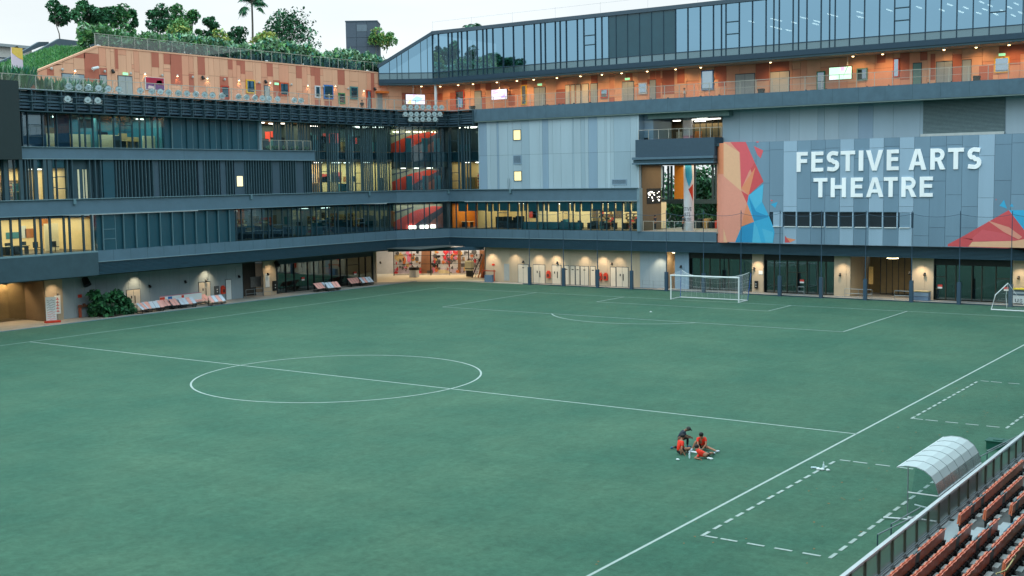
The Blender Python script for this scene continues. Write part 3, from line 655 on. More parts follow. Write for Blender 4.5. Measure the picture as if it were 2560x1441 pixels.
# lit letter cluster, spots and far posts on the terrace
sg = MB(); rr = random.Random(4)
for i in range(26):
    u = 1620+rr.uniform(0, 30); v = rr.uniform(478, 504); a, z = SWF.px(u, v, .08)
    w_ = rr.uniform(.05, .3); h_ = rr.uniform(.05, .14); sg.box(SWF, a, a+w_*.9, .05, .08, z, z+h_*.55, emit_c)
a, z = SWF.px(1618, 508, .05); sg.box(SWF, a, SWF.su(1651, 500), .0, .05, z-.1, z+1.6, black)
sg.build('lit_sign', RWB)
area('terrace light', FR_, t0+.5, t1-.5, -9, -1.2, 13.6, 520, (1, .82, .55))
spot('terrace spot', FR_.P(t0+2, -3, 9.2), FR_.P(t0+2.6, -5.9, 7), 60); spot('terrace spot', FR_.P(t0+5, -4, 9.2), FR_.P(t0+5.5, -9, 7), 60)
mb = MB()
for i in range(10): mb.box(FR_, t0+1.5+i*.75, t0+1.5+i*.75+rr.uniform(.3, .6), -9-rr.uniform(0, 1.5), -8, 6.45, 6.45+rr.uniform(.5, 1.1), rr.choice((furn, shelfm, wood, red, darkwall)))
mb.build('terrace_furniture', RWB)

# ---- theatre upper wall and the projecting printed box
UW = Fr((0, 63.2), (10, 63.2))
cols = [UW.su(1806, 300)]; r = random.Random(12); e_ = 44
while cols[-1] < e_: cols.append(cols[-1]+r.choice((.7, 1.0, 1.5, 2.0, 2.6)))
tl = [r.choice((gl_m, gl_m, gl_d, gl_l)) for _ in cols]
panels(UW, cols, tl, 15.5, 19.6, 0, RWB, 'upper_panel_wall')
mb = MB(); a, zt = UW.px(2309, 247); b_, zb = UW.px(2512, 329)
mb.box(UW, a, b_, -.3, .012, zb, 19.4, bandd)
for i in range(26): z = zb+i*(19.4-zb)/26; mb.box(UW, a, b_, .014, .09, z, z+.09, mat('vent blade', (112, 134, 138), .95))
mb.box(UW, a-.15, b_, .0, .35, zb-.32, zb, mat('pale sill', (196, 206, 204), .9)); mb.build('large_vent', RWB)
TB = Fr((0, 61.0), (10, 61.0)); K3 = 3.274
def c4(x, y, d=0): return TB.px(1780+x/K3, 260+y/K3, d)
ZB, ZT = 5.36, 15.85
xs_ = [140, 250, 360, 470, 583, 695, 808, 925, 1045, 1160, 1283, 1403, 1530, 1652, 1780, 1912, 2043, 2177, 2308, 2447]
cols = [c4(x, 700)[0] for x in xs_]
w_ = cols[-1]-cols[-2]; cols += [cols[-1]+w_*i for i in range(1, 9)]
tns = 'mmmmLmnmLnLnLmnmmLnmmmLmnmLmm'
TT = {'m': th_m, 'n': th_m2, 'L': th_l}
WZ0, WZ1 = c4(1000, 1010)[1], c4(1000, 888)[1]
def tj(i):
    return sorted([(14.75, 13.9, 14.9, 15.0)[i % 4], (10.0, 9.2, 10.3, 11.6)[(i*3+1) % 4]]+([] if 4 <= i <= 12 else [(7.2, 6.4)[i % 2]]))
# split columns where the window strip sits
mb = MB(); mb.box(TB, cols[0]-.2, cols[-1], -.35, -.16, ZB, ZT, joint)
for i in range(len(cols)-1):
    zs = [ZB]+tj(i)+[ZT]; win = 3 <= i <= 12
    segs = list(zip(zs, zs[1:]))
    for a, b_ in segs:
        ps = [(a, b_)]
        if win: ps = [(a, min(b_, WZ0)), (max(a, WZ1), b_)]
        for p, q in ps:
            if q-p > .05: mb.box(TB, cols[i]+.012, cols[i+1]-.012, -.16, 0, p+.012, q-.012, TT[tns[i]])
mb.build('theatre_panel_wall', RWB)
for n_, (x0, x1) in enumerate(((500, 568), (593, 685), (705, 800), (818, 915), (935, 1030), (1052, 1147), (1170, 1265), (1290, 1390), (1410, 1510), (1535, 1620))):
    a = c4(x0, 950)[0]; b_ = c4(x1, 950)[0]; mb = MB(); lm = n_ in (0, 9)
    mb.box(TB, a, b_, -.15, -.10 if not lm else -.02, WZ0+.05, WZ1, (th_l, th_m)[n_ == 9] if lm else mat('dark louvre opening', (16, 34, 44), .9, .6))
    mb.box(TB, a, b_, -.12, .10, WZ0-.03, WZ0+.05, white)
    mb.box(TB, b_, b_+.12, -.15, .004, WZ0, WZ1, th_l)
    if not lm: mb.box(TB, a, b_, -.12, .05, WZ1, WZ1+.06, darkwall)
    mb.build('window', RWB)
# curved left end and soffit / top of the box
mb = MB(); cA = cols[0]-.2; sal = mat('graphic salmon', (240, 160, 138), .9, .5, .04); rr0 = 1.9
gr_o = mat('graphic orange', (240, 150, 110), .9, .5, .04); gr_p = mat('graphic peach', (246, 190, 150), .9, .5, .04); gr_r = mat('graphic coral', (232, 100, 108), .9, .5, .04); gr_r2 = mat('graphic red', (222, 88, 92), .9, .5, .04)
pts = [(cA-rr0*sin(a*pi/16), 61.0+rr0-rr0*cos(a*pi/16)) for a in range(9)]+[(cA-rr0, 66)]
for i, (p, q) in enumerate(zip(pts, pts[1:])):
    for z_, z2_, m_ in ((ZB, 8.6, sal), (8.6, 12.6, gr_o if i > 3 else sal), (12.6, ZT, gr_o)):
        mb.face([(p[0], p[1], z_), (p[0], p[1], z2_), (q[0], q[1], z2_), (q[0], q[1], z_)], m_)
mb.build('curved_end', RWB)
mb = MB(); mb.cube(cA-1.7, 45, 61.35, 63.1, ZT-.3, ZT-.002, bandd); mb.build('box_top', RWB)
def gpoly(pts, m, par=RWB, d=.004, name='graphic_shape'):
    mb = MB(); mb.face([TB.P(*((c4(x, y)[0], d, c4(x, y)[1]))) for x, y in pts], m)
    return mb.build(name, par)
e = cA; X0 = 95
G = [
 ([(95, 312), (275, 312), (350, 480), (422, 636), (300, 748), (288, 818), (345, 965), (240, 1005), (190, 1132), (95, 1132)], sal, .003),
 ([(95, 315), (222, 395), (232, 620), (240, 715), (95, 590)], gr_p, .006),
 ([(150, 313), (275, 312), (350, 480), (300, 560), (240, 700), (228, 400), (180, 350)], gr_r, .009),
 ([(275, 312), (350, 480), (422, 636), (355, 690), (300, 470), (250, 380), (210, 312)], gr_r2, .007),
 ([(350, 510), (422, 636), (300, 748), (325, 610)], gr_r2, .012),
 ([(355, 520), (240, 690), (300, 748)], gr_o, .013),
 ([(240, 712), (300, 748), (288, 818)], gr_r2, .015),
 ([(95, 590), (240, 715), (288, 818), (220, 960), (130, 780)], sal, .012),
 ([(288, 818), (345, 965), (240, 1005), (255, 930)], gr_o, .016),
 ([(95, 1020), (125, 1132), (95, 1132)], gr_p, .012),
 ([(422, 655), (410, 800), (470, 925), (500, 1000), (512, 1050), (500, 1138), (190, 1132), (240, 1010), (345, 965), (288, 818), (300, 748)], gr_b, .018),
 ([(250, 1003), (345, 965), (330, 1135), (190, 1132)], gr_b2, .022),
 ([(345, 965), (370, 1010), (405, 1137), (330, 1135)], gr_b3, .023),
 ([(300, 760), (360, 880), (470, 925), (345, 962)], gr_b2, .021),
 ([(410, 1020), (500, 1050), (500, 1136), (440, 1137)], gr_b3, .021),
 ([(422, 660), (412, 800), (355, 860), (305, 750)], gr_b3, .020),
 ([(342, 345), (420, 382), (398, 446), (372, 420)], gr_r, .006), ([(360, 308), (385, 308), (380, 318), (366, 318)], gr_r, .006),
 ([(538, 802), (480, 822), (518, 852)], gr_b, .006), ([(478, 785), (500, 790), (488, 800)], gr_r, .006),
 ([(598, 1078), (640, 1136), (596, 1136)], gr_r2, .006), ([(608, 1095), (688, 1112), (640, 1134)], gr_o, .007),
 ([(1930, 1150), (2035, 1095), (2430, 870), (2560, 1030), (2800, 1260), (2800, 1195), (1930, 1166)], gr_r2, .006),
 ([(2430, 870), (2700, 870), (2700, 1200), (2560, 1040)], gr_b, .009),
 ([(2255, 955), (2430, 1010), (2540, 1090), (2510, 1110), (2390, 1050)], sal, .010),
 ([(2130, 1130), (2480, 1122), (2570, 1105), (2570, 1180), (2100, 1168)], gr_p, .011),
 ([(2130, 1100), (2210, 1030), (2390, 1060), (2500, 1118), (2140, 1128)], gr_r, .010),
 ([(2390, 785), (2415, 858), (2352, 835)], gr_b, .006), ([(2455, 815), (2470, 845), (2438, 838)], gr_b, .006), ([(2325, 775), (2330, 785), (2320, 790)], gr_r, .006)]
for p, m_, d in G: gpoly(p, m_, d=d)
sgm = mat('sign white', (246, 250, 252), 1, .5, .05, 1.5, streak=1); SW = .215                     # bold sans capitals as strokes: stem width in letter heights
def glyph(mb, ch, s0, s1, z0, z1):
    H = z1-z0; W_ = s1-s0; t = SW*H; tv = t*.86; D0, D1 = -.01, .10
    kk = [0]
    def D(): kk[0] += 1; return D1+.0015*kk[0]
    bx = lambda a, b_, c, d: mb.box(TB, s0+a, s0+b_, D0, D(), z0+c, z0+d, sgm)
    pl_ = lambda *p: mb.prism(TB, [(s0+x, z0+z) for x, z in p], D0, D(), sgm)
    def curve(pts, w=t):
        n = len(pts); L = []; R = []
        for i, p in enumerate(pts):
            q = pts[min(i+1, n-1)]; o = pts[max(i-1, 0)]; d = Vector((q[0]-o[0], q[1]-o[1])).normalized(); nn = Vector((-d.y, d.x))*w/2
            L.append((p[0]+nn.x, p[1]+nn.y)); R.append((p[0]-nn.x, p[1]-nn.y))
        for i in range(n-1): pl_(R[i], R[i+1], L[i+1], L[i])
    if ch == 'I': bx(0, W_, 0, H)
    if ch == 'T': bx(0, W_, H-tv, H); bx(W_/2-t/2, W_/2+t/2, 0, H-tv-.001)
    if ch in 'FE':
        bx(0, t, 0, H); bx(t+.001, W_, H-tv, H); bx(t+.001, W_*.94, H*.54-tv/2, H*.54+tv/2)
        if ch == 'E': bx(t+.001, W_, 0, tv)
    if ch == 'H': bx(0, t, 0, H); bx(W_-t, W_, 0, H); bx(t+.001, W_-t-.001, H*.53-tv/2, H*.53+tv/2)
    if ch == 'V': c = W_/2; pl_((0, H), (c-t*.52, 0), (c, 0), (c, H*.24), (t*1.05, H)); pl_((c+.001, 0), (c+t*.52, 0), (W_, H), (W_-t*1.05, H), (c+.001, H*.24))
    if ch == 'A': c = W_/2; pl_((0, 0), (t*1.03, 0), (c, H*.78), (c, H), (c-t*.58, H)); pl_((W_-t*1.03, 0), (W_, 0), (c+t*.58, H), (c+.001, H), (c+.001, H*.78)); bx(W_*.30, W_*.70, H*.22, H*.22+tv*.92)
    if ch == 'R':
        bx(0, t, 0, H); r_ = H*.215; cy = H-tv/2-r_; x0 = t; x1 = W_-t/2-r_-W_*.04
        curve([(x0, H-tv/2)]+[(x1+r_*sin(a*pi/8), cy+r_*cos(a*pi/8)) for a in range(9)]+[(x0, H-tv/2-2*r_)], tv); pl_((W_*.42, H*.46), (W_*.50+t*.55, H*.50), (W_, 0), (W_-t*1.12, 0))
    if ch == 'S':
        rx = (W_-t)/2; ry = (H-tv)/4; c = W_/2
        P = [(W_*.88, H*.865)]+[(c+rx*cos(R_(a)), H-tv/2-ry+ry*sin(R_(a))) for a in range(75, 236, 20)]+[(c-rx*.30, H*.56), (c+rx*.30, H*.44)]+[(c+rx*cos(R_(a)), tv/2+ry+ry*sin(R_(a))) for a in range(55, -106, -20)]+[(W_*.07, H*.13)]
        curve(P, (t+tv)/2)
ZL = {1: (c4(1250, 548)[1], c4(1250, 381)[1]), 2: (c4(1320, 763)[1], c4(1320, 602)[1])}
for ln, nm, LT in ((1, 'FESTIVE', ((695, 785), (815, 913), (940, 1045), (1055, 1172), (1203, 1240), (1262, 1402), (1432, 1530))), (1, 'ARTS', ((1612, 1756), (1788, 1912), (1932, 2062), (2090, 2208))), (2, 'THEATRE', ((834, 948), (976, 1100), (1140, 1238), (1266, 1408), (1410, 1524), (1555, 1678), (1705, 1812)))):
    mb = MB()
    for ch, (x0, x1) in zip(nm, LT): glyph(mb, ch, c4(x0, 500)[0], c4(x1, 500)[0], *ZL[ln])
    mb.build('sign_word', RWB)

# ---- roof terrace parapet, floor and catwalk
ledge(FR_, -34.8, 44, 19.42, 20.85, concrete, RWB, 'parapet', d0=-1.2, d1=.35, every=2.6)
mb = MB(); mb.box(FR_, -34.8, 44, -1.2, .33, 19.3, 19.40, mat('parapet drip edge', (110, 130, 128), .9)); mb.build('parapet_soffit', RWB)
mb = MB(); mb.cube(-60, 44, 61.9, 72, 19.95, 20.25, paving); mb.cube(-60, -42.3, -45, 61.9, 19.95, 20.25, paving); mb.build('terrace_deck', OB)
CW = thing('steel_catwalk', 'dark steel lighting catwalk with slatted panels under the row of floodlights', 'catwalk', (-42, 30, 19))
def catwalk(F, s0, s1):
    mb = MB(); mb.box(F, s0, s1, -.6, -.1, 18.95, 20.75, darkwall); mb.build('rear_panel', CW)
    mb = MB()
    for i in range(5): mb.box(F, s0, s1, -.1, .02+.07*(4-i), 19.2+i*.29, 19.2+i*.29+.17, mat('catwalk blade', (60, 88, 104), .95, .5))
    mb.build('slatted_panel', CW)
    n = int((s1-s0)/1.45); mb = MB()
    for i in range(n+1):
        a = s0+(s1-s0)*i/n; mb.box(F, a-.05, a+.05, -.1, .55, 19.0, 20.8, bandd); mb.tube([F.P(a+.5, .35, 20.75), F.P(a+.1, .7, 19.2)], .03, bandd, 4)
    mb.build('bracket_row', CW, kind='stuff')
    for z, d in ((20.82, .72), (20.3, .66), (19.75, .62)):
        mb = MB(); mb.tube([F.P(s0, d, z), F.P(s1, d, z)], .035, steel if z > 20.5 else bandd, 5); mb.build('pipe_rail', CW)
    mb = MB(); mb.box(F, s0, s1, -.1, .8, 18.9, 18.97, bandd); mb.build('walkway', CW)
    mb = MB(); mb.box(F, s0, s1, -.3, .5, 20.78, 20.86, mat('catwalk coping', (112, 134, 142), .9)); mb.build('coping', CW)
catwalk(FL, 4.9, 54.9); catwalk(FK, 0, FK.len); catwalk(FR_, -39.1, -34.8)
mb = MB(); mb.box(FL, -45, 4.9, -1.0, .9, 14.75, 21.45, mat('black slate panel', (34, 50, 52), .9, .7, .08)); mb.build('blank_panel', LW)

# ================================================================== ORANGE ROOFTOP BLOCK
def rect(F, u0, v0, u1, v1, d=0):
    um, vm = (u0+u1)/2, (v0+v1)/2
    return F.px(u0, vm, d)[0], F.px(u1, vm, d)[0], F.px(um, v1, d)[1], F.px(um, v0, d)[1]
def pbox(mb, F, u0, v0, u1, v1, d0, d1, m):
    a, b_, z0, z1 = rect(F, u0, v0, u1, v1, d1); mb.box(F, a, b_, d0, d1, z0, z1, m); return a, b_, z0, z1
OL = Fr((-46.8, 0), (-46.8, 10)); OC = Fr((-46.8, 58.2), (-43.6, 65.2)); ORR = Fr((0, 65.2), (10, 65.2))
xs1 = [370, 472, 538, 628, 740, 848, 995, 1065, 1110, 1150, 1180, 1268, 1320, 1342, 1395, 1515, 1588, 1636, 1705, 1820, 1890, 1938, 1978, 2048, 2088, 2140, 2200, 2280, 2325, 2365, 2405, 2450, 2530]
xs2 = [165, 215, 275, 360, 403, 445, 490, 530, 580, 635, 693, 750, 808, 868, 965, 1040, 1098, 1150, 1186, 1226, 1280, 1310, 1400, 1455, 1525, 1575, 1660, 1745, 1790, 1822, 1870]
us = [x/4 for x in xs1]+[480+x/4 for x in xs2 if 480+x/4 > 634]
sl0, zl0 = OL.px(91, 182); sl1, zl1 = OL.px(245, 118)
ztop = lambda s: zl1 if s > sl1 else max(20.4, zl0+(zl1-zl0)*(s-sl0)/(sl1-sl0))
cs = [OL.su(u, 180) for u in us]; cs[-1] = 58.2
mb = MB(); r = random.Random(5)
back = [(sl0-1.5, 20.2)]+[(sl0, zl0-.02), (sl1, zl1-.02), (58.2, zl1-.02), (58.2, 20.2)]
mb.prism(OL, back, -.3, -.06, or_j); last = None
for a, b_ in zip(cs, cs[1:]):
    m0 = r.choice((or_a, or_a, or_b)); z = 20.2; cuts = sorted([r.uniform(21.5, 24)]+([r.uniform(23.5, 25.5)] if r.random() < .5 else []))+[99]
    for q in cuts:
        za, zb = min(q, ztop(a)-.01), min(q, ztop(b_)-.01)
        if max(za, zb) > z+.05: mb.prism(OL, [(a+.014, z+.012), (b_-.014, z+.012), (b_-.014, max(zb-.012, z+.013)), (a+.014, max(za-.012, z+.013))], -.06, 0, m0)
        z = q; m0 = r.choice((m0, or_a, or_b))
        if z > 90: break
mb.build('cladding', OB)
def over(F, lst, k, par, ox, name='terracotta_panel', m=None, d=.015):
    for x0, y0, x1, y1 in lst:
        mb = MB(); a, b_, z0, z1 = rect(F, ox+x0/4, y0/4, ox+x1/4, y1/4)
        if F is OL: z1 = min(z1, min(ztop(a), ztop(b_))-.01)
        mb.box(F, a, b_, -.02, d, max(20.22, z0), z1, m or or_c); mb.build(name, par)
over(OL, [(848, 470, 995, 1000), (1150, 478, 1180, 690), (1515, 515, 1588, 675), (1636, 522, 1705, 645), (1705, 530, 1820, 855), (1978, 552, 2048, 750), (2280, 578, 2325, 695), (2365, 588, 2405, 655), (2405, 590, 2450, 740), (472, 690, 538, 755), (1000, 682, 1070, 760), (1890, 740, 1938, 925), (2200, 768, 2285, 1000)], 0, OB, 0)
over(OL, [(750, 612, 808, 765), (1040, 640, 1098, 785), (1186, 655, 1226, 760), (1226, 658, 1280, 855), (1455, 680, 1525, 850), (1790, 708, 1822, 980), (640, 835, 693, 985), (815, 805, 880, 980), (1228, 1000, 1285, 1060), (1325, 1010, 1400, 1070)], 0, OB, 480)
q0, zq0 = OL.px(632/4, 640/4); q1, zq1 = OL.px(846/4, 500/4); q2, zq2 = OL.px(846/4, 586/4)
mb = MB(); mb.prism(OL, [(q0+.5, zq2), (q1, zq2), (q1, ztop(q1)-.03), (OL.su(690/4, 150), zq2+.02)], -.02, .015, or_c); mb.build('terracotta_panel', OB)
mb = MB(); mb.prism(OL, [(sl0-.2, zl0-.05), (sl1, zl1), (58.2, zl1), (58.2, zl1+.14), (sl1-.1, zl1+.14), (sl0-.5, zl0)], -.35, .05, or_a); mb.build('coping', OB)
# corner facet and right hand walkway wall
r = random.Random(9)
def orange_cols(F, s0, s1, z0, z1, par, seed, name='cladding'):
    r = random.Random(seed); cols = [s0]
    while cols[-1] < s1-1: cols.append(min(s1, cols[-1]+r.choice((.7, .9, 1.2, 1.5, 1.9))))
    if cols[-1] < s1: cols.append(s1)
    pal = [or_a, or_a, or_a, or_a, or_b, or_b, or_b, or_b, or_b, or_c]
    tone = {}
    jj = {i: sorted(r.sample((21.6, 22.4, 22.9, 23.4), r.choice((1, 1, 2)))) for i in range(len(cols))}
    panels(F, cols, lambda i, a: tone.setdefault((i, a), r.choice(pal)), z0, z1, 0, par, name, joints=lambda i: jj[i], gap=.028, back=or_j)
orange_cols(OC, 0, OC.len, 20.2, 24.25, OB, 3); orange_cols(ORR, -43.6, 44, 20.2, 24.25, OB, 8)
mb = MB(); mb.cube(-60, -46.9, 19.2, 70, 25.3, 25.9, roofm); mb.build('roof_deck', OB)
# doors and framed windows: (u0, v0, u1, v1, frame material, pane, name)
fy = mat('yellow frame', (236, 186, 60), .9, .5); fo = mat('orange frame', (206, 84, 40), .9, .5); fb_ = mat('blue frame', (60, 120, 190), .9, .5); fg = mat('green frame', (70, 140, 90), .9, .5); fw_ = mat('white frame', (214, 216, 220), .9, .5); ft = mat('teal frame', (96, 144, 140), .9, .5); fr_ = mat('red frame', (186, 66, 44), .9, .5); fgr = mat('emerald frame', (26, 130, 96), .9, .5)
wg = glass('shop window glass', (.2, .3, .35), (.6, .75, .9), .3, base=(.02, .06, .08))
wgb = glass('bright shop glass', (.2, .3, .35), (.6, .75, .9), .5, base=(.05, .12, .18))
for u0, v0, u1, v1, f_, p_, nm in (
    (615, 200, 637, 234, fy, wg, 'window'), (699, 207, 721, 240, fo, wg, 'window'), (787, 215, 800, 245, fw_, wg, 'window'), (809, 213, 832, 248, fb_, wg, 'window'), (846, 233, 862, 260, fg, wg, 'window'), (875, 217, 894, 249, ft, wg, 'window'), (552, 215, 572, 247, fr_, wg, 'window'),
    (157, 187, 211, 250, None, frostg, 'shutter_door'), (251, 190, 267, 252, None, doorg, 'door'), (297, 192, 331, 262, None, doorg, 'door'), (662, 216, 674, 266, None, doorg, 'door'), (916, 226, 928, 275, fr_, wg, 'door')):
    mb = MB(); a, b_, z0, z1 = rect(OL, u0, v0, u1, v1, .03)
    if nm != 'window': z0 = 20.26
    if f_: mb.box(OL, a, b_, 0, .12, z0, z1, f_); mb.box(OL, a+.14, b_-.14, .05, .125, z0+.14, z1-.14, p_); mb.box(OL, (a+b_)/2-.02, (a+b_)/2+.02, .12, .135, z0+.14, z1-.14, f_) if b_-a > 1.3 and 0 else None; mb.box(OL, a+.14, b_-.14, .12, .16, z0+.45, z0+.5, steel)
    else: mb.box(OL, a-.06, b_+.06, -.02, .04, z0, z1+.08, joint); mb.box(OL, a, b_, .03, .06, z0, z1, p_); mb.box(OL, (a+b_)/2-.012, (a+b_)/2+.012, .06, .065, z0, z1, joint) if b_-a > 1.4 else None
    o = mb.build(nm, OB)
for u0, v0, u1, v1, f_, p_, nm in (
    (1139, 227, 1161, 272, fr_, wg, 'window'), (1187, 229, 1203, 274, None, doorg, 'door'), (1304, 213, 1317, 263, fy, wg, 'window'), (1336, 219, 1363, 265, None, doorg, 'door'),
    (1414, 214, 1424, 260, None, doorw, 'door'), (1428, 213, 1437, 259, None, doorw, 'door'), (1441, 212, 1451, 258, None, doorw, 'door'), (1455, 211, 1471, 257, None, doorw, 'door'), (1477, 210, 1493, 257, None, doorg, 'door'),
    (1502, 223, 1520, 246, fr_, wgb, 'window'), (1556, 205, 1584, 252, None, doorg, 'door'), (1597, 207, 1618, 236, fw_, wgb, 'window'), (1625, 201, 1639, 248, None, doorg, 'door'), (1754, 176, 1784, 226, fb_, wgb, 'window'),
    (1839, 186, 1886, 236, None, doorg, 'shutter_door'), (1926, 180, 1973, 230, None, doorw, 'shutter_door'), (2042, 179, 2063, 224, fgr, wg, 'door'), (2142, 171, 2169, 202, ft, wg, 'window'), (2233, 146, 2249, 194, fr_, wgb, 'window'),
    (2283, 159, 2303, 210, None, ft, 'door'), (2341, 155, 2380, 208, None, doorg, 'door'), (2406, 151, 2427, 206, None, doorg, 'door'), (2486, 143, 2524, 182, fy, wgb, 'window'), (2600, 140, 2640, 200, None, doorg, 'door')):
    mb = MB(); a, b_, z0, z1 = rect(ORR, u0, v0, u1, v1, .03)
    if 'door' in nm: z0 = 20.26
    if f_: mb.box(ORR, a, b_, 0, .12, z0, z1, f_); mb.box(ORR, a+.12, b_-.12, .05, .125, z0+.12, z1-.12, p_)
    else: mb.box(ORR, a-.05, b_+.05, -.02, .04, z0, z1+.07, joint); mb.box(ORR, a, b_, .03, .06, z0, z1, p_); mb.box(ORR, (a+b_)/2-.012, (a+b_)/2+.012, .06, .065, z0, z1, joint) if b_-a > 1.4 else None
    mb.build(nm, OB)
over(ORR, [(988, 838, 1045, 905), (1055, 965, 1095, 1090), (1455, 798, 1512, 850), (1325, 940, 1390, 1060), (2150, 740, 2215, 835), (188, 860, 242, 1000)], 0, OB, 940)
over(ORR, [(772, 685, 846, 835), (1182, 655, 1262, 865), (1702, 612, 1892, 715), (560, 695, 606, 980), (500, 700, 556, 800)], 0, OB, 1500)
over(ORR, [(1090, 545, 1175, 630), (1845, 545, 1935, 825), (1320, 520, 1415, 800), (2430, 445, 2600, 545), (2110, 660, 2250, 800), (1625, 540, 1672, 800)], 0, OB, 1920)
mb = MB(); a, b_, z0, z1 = rect(OL, 940, 227, 961, 234, .1); mb.box(OL, a, b_, 0, .9, z0, z0+.25, mat('orange awning', (226, 120, 50), .9)); mb.box(OL, a+.3, b_-.3, .0, .05, 20.26, z0, doorg); mb.build('awning_door', OB)

# ================================================================== GLASS ROOFTOP BLOCK
GF = Fr((0, 61.5), (10, 61.5)); GE = Fr((-46.7, 57.65), (-41.25, 61.5))
def cyl_col(us): return us
f1 = [940+x/4 for x in (568, 620, 718, 755, 815, 852, 908, 1005, 1065, 1103, 1165, 1268, 1370, 1475, 1580, 1643, 1688, 1790, 1838, 1900, 2010, 2075, 2190, 2255, 2325)]
f2 = [1500+x/4 for x in (160, 275, 395, 515, 635, 752, 875, 1000, 1130, 1210, 1255, 1388, 1520, 1655, 1733, 1787, 1925, 1980, 2063, 2205, 2290, 2345, 2490)]
f3 = [1920+x/4 for x in (958, 1108, 1258, 1410, 1567, 1722, 1880, 2042, 2205, 2370, 2540, 2710, 2880)]
us = f1+f2+f3; ss = [GF.su(u, 120) for u in us]; ss[0] = -41.25
nG = len(ss); trs = {21: (27.35, 28.4), 35: (27.15, 28.4), 50: (27.0, 28.2), 56: (27.0, 28.2)}
for i in range(nG-1):
    mb = MB(); a, b_ = ss[i], ss[i+1]; P = GF.P; dark = 24 <= i <= 29
    g_ = darkpan if dark else gblue; d = -.04 if dark else -.12
    mb.face([P(a, d, 25.72), P(b_, d, 25.72), P(b_, d, 30.3), P(a, d, 30.3)], g_)
    mb.face([P(a, -.1, 24.95), P(b_, -.1, 24.95), P(b_, -.1, 25.66), P(a, -.1, 25.66)], gblue2)
    mb.box(GF, a-.03, a+.03, -.16, .02, 24.95, 30.3, mullu)
    mb.box(GF, a+.045, b_-.045, -.14, .0, 25.64, 25.72, mullu)
    for q in trs.get(i, ()): mb.box(GF, a+.045, b_-.045, -.14, .0, q-.05, q+.05, mull)
    mb.build('window', GB)
es = [GE.su(940+x/4, 180) for x in (30, 135, 210, 258, 327, 450, 517, 566)]; es[0] = .02; es[-1] = GE.len
zsl = lambda s: 26.35+(30.3-26.35)*s/GE.len-.02
for i in range(len(es)-1):
    mb = MB(); a, b_ = es[i], es[i+1]; P = GE.P
    mb.face([P(a, -.12, 25.72), P(b_, -.12, 25.72), P(b_, -.12, zsl(b_)), P(a, -.12, zsl(a))], gblue)
    mb.face([P(a, -.1, 24.95), P(b_, -.1, 24.95), P(b_, -.1, 25.66), P(a, -.1, 25.66)], gblue2)
    mb.box(GE, a-.03, a+.03, -.16, .04, 24.95, zsl(a), mull); mb.box(GE, a+.03, b_-.03, -.14, 0, 25.64, 25.72, mullu)
    mb.build('window', GB)
edge = mat('roof edge metal', (62, 82, 96), .95, .5, .06)
s_end = 44
mb = MB(); mb.box(GF, -41.25, s_end, -14, .12, 30.3, 30.72, edge); mb.build('roof', GB)
mb = MB(); mb.prism(GE, [(-.1, 26.3), (GE.len, 30.3), (GE.len+.05, 30.72), (-.1, 26.72)], -9, .12, edge); mb.build('sloping_roof', GB)
mb = MB(); mb.box(GF, -41.25, s_end, -.4, .10, 24.42, 24.95, mullu); mb.box(GF, -41.25, s_end, -.4, .02, 24.2, 24.42, bandd); mb.build('lower_fascia', GB)
mb = MB(); mb.box(GE, 0, GE.len, -.4, .10, 24.42, 24.95, mullu); mb.box(GE, 0, GE.len, -.4, .02, 24.2, 24.42, bandd); mb.build('lower_fascia', GB)
mb = MB(); mb.v = []; mb.face([(-46.7, 57.7, 24.27), (-41.25, 61.55, 24.27), (44, 61.55, 24.27), (44, 76, 24.27), (-46.7, 76, 24.27)], soff); mb.face([(-46.7, 57.7, 24.5), (-46.7, 76, 24.5), (44, 76, 24.5), (44, 61.55, 24.5), (-41.25, 61.55, 24.5)], floorm); mb.build('soffit', GB)
mb = MB(); mb.box(GF, -41, s_end, -13.5, -13.2, 24.5, 30.3, mat('upper room wall', (70, 92, 104), .8)); mb.box(GF, s_end-.2, s_end, -13.5, .1, 24.5, 30.3, darkwall); mb.build('rear_wall', GB)
st = mat('office strip light', (255, 236, 214), 1, emit=7)
def striplight(u, v, dd=-5, L=1.4):
    a, z = GF.px(u, v, dd); mb = MB(); mb.box(GF, a, a+.10, dd-L, dd, z-.04, z+.04, st); mb.box(GF, a-.03, a+.13, dd-L-.05, dd+.05, z+.04, z+.1, white); mb.build('strip_light', GB)
for x, y in ((1480, 212), (1705, 188), (1760, 202), (1700, 266), (1760, 282), (1855, 300), (1910, 222), (2000, 170)): striplight(1500+x/4, y/4, -4)
for x, y in ((330, 175), (455, 208), (440, 236), (590, 140), (635, 153), (885, 118), (890, 165), (1180, 95), (1480, 68), (1790, 42), (1710, 95), (1900, 112), (1950, 72), (2080, 125), (2110, 15), (2140, 88), (2195, 50), (2320, 102), (2390, 68), (2455, 30), (2500, 120), (2425, 148), (2250, 135)): striplight(1920+x/4, y/4, -4, 1.7)
column(-41.2, 61.95, .16, 20.2, 24.2, white, 'white_post', GB, 10)

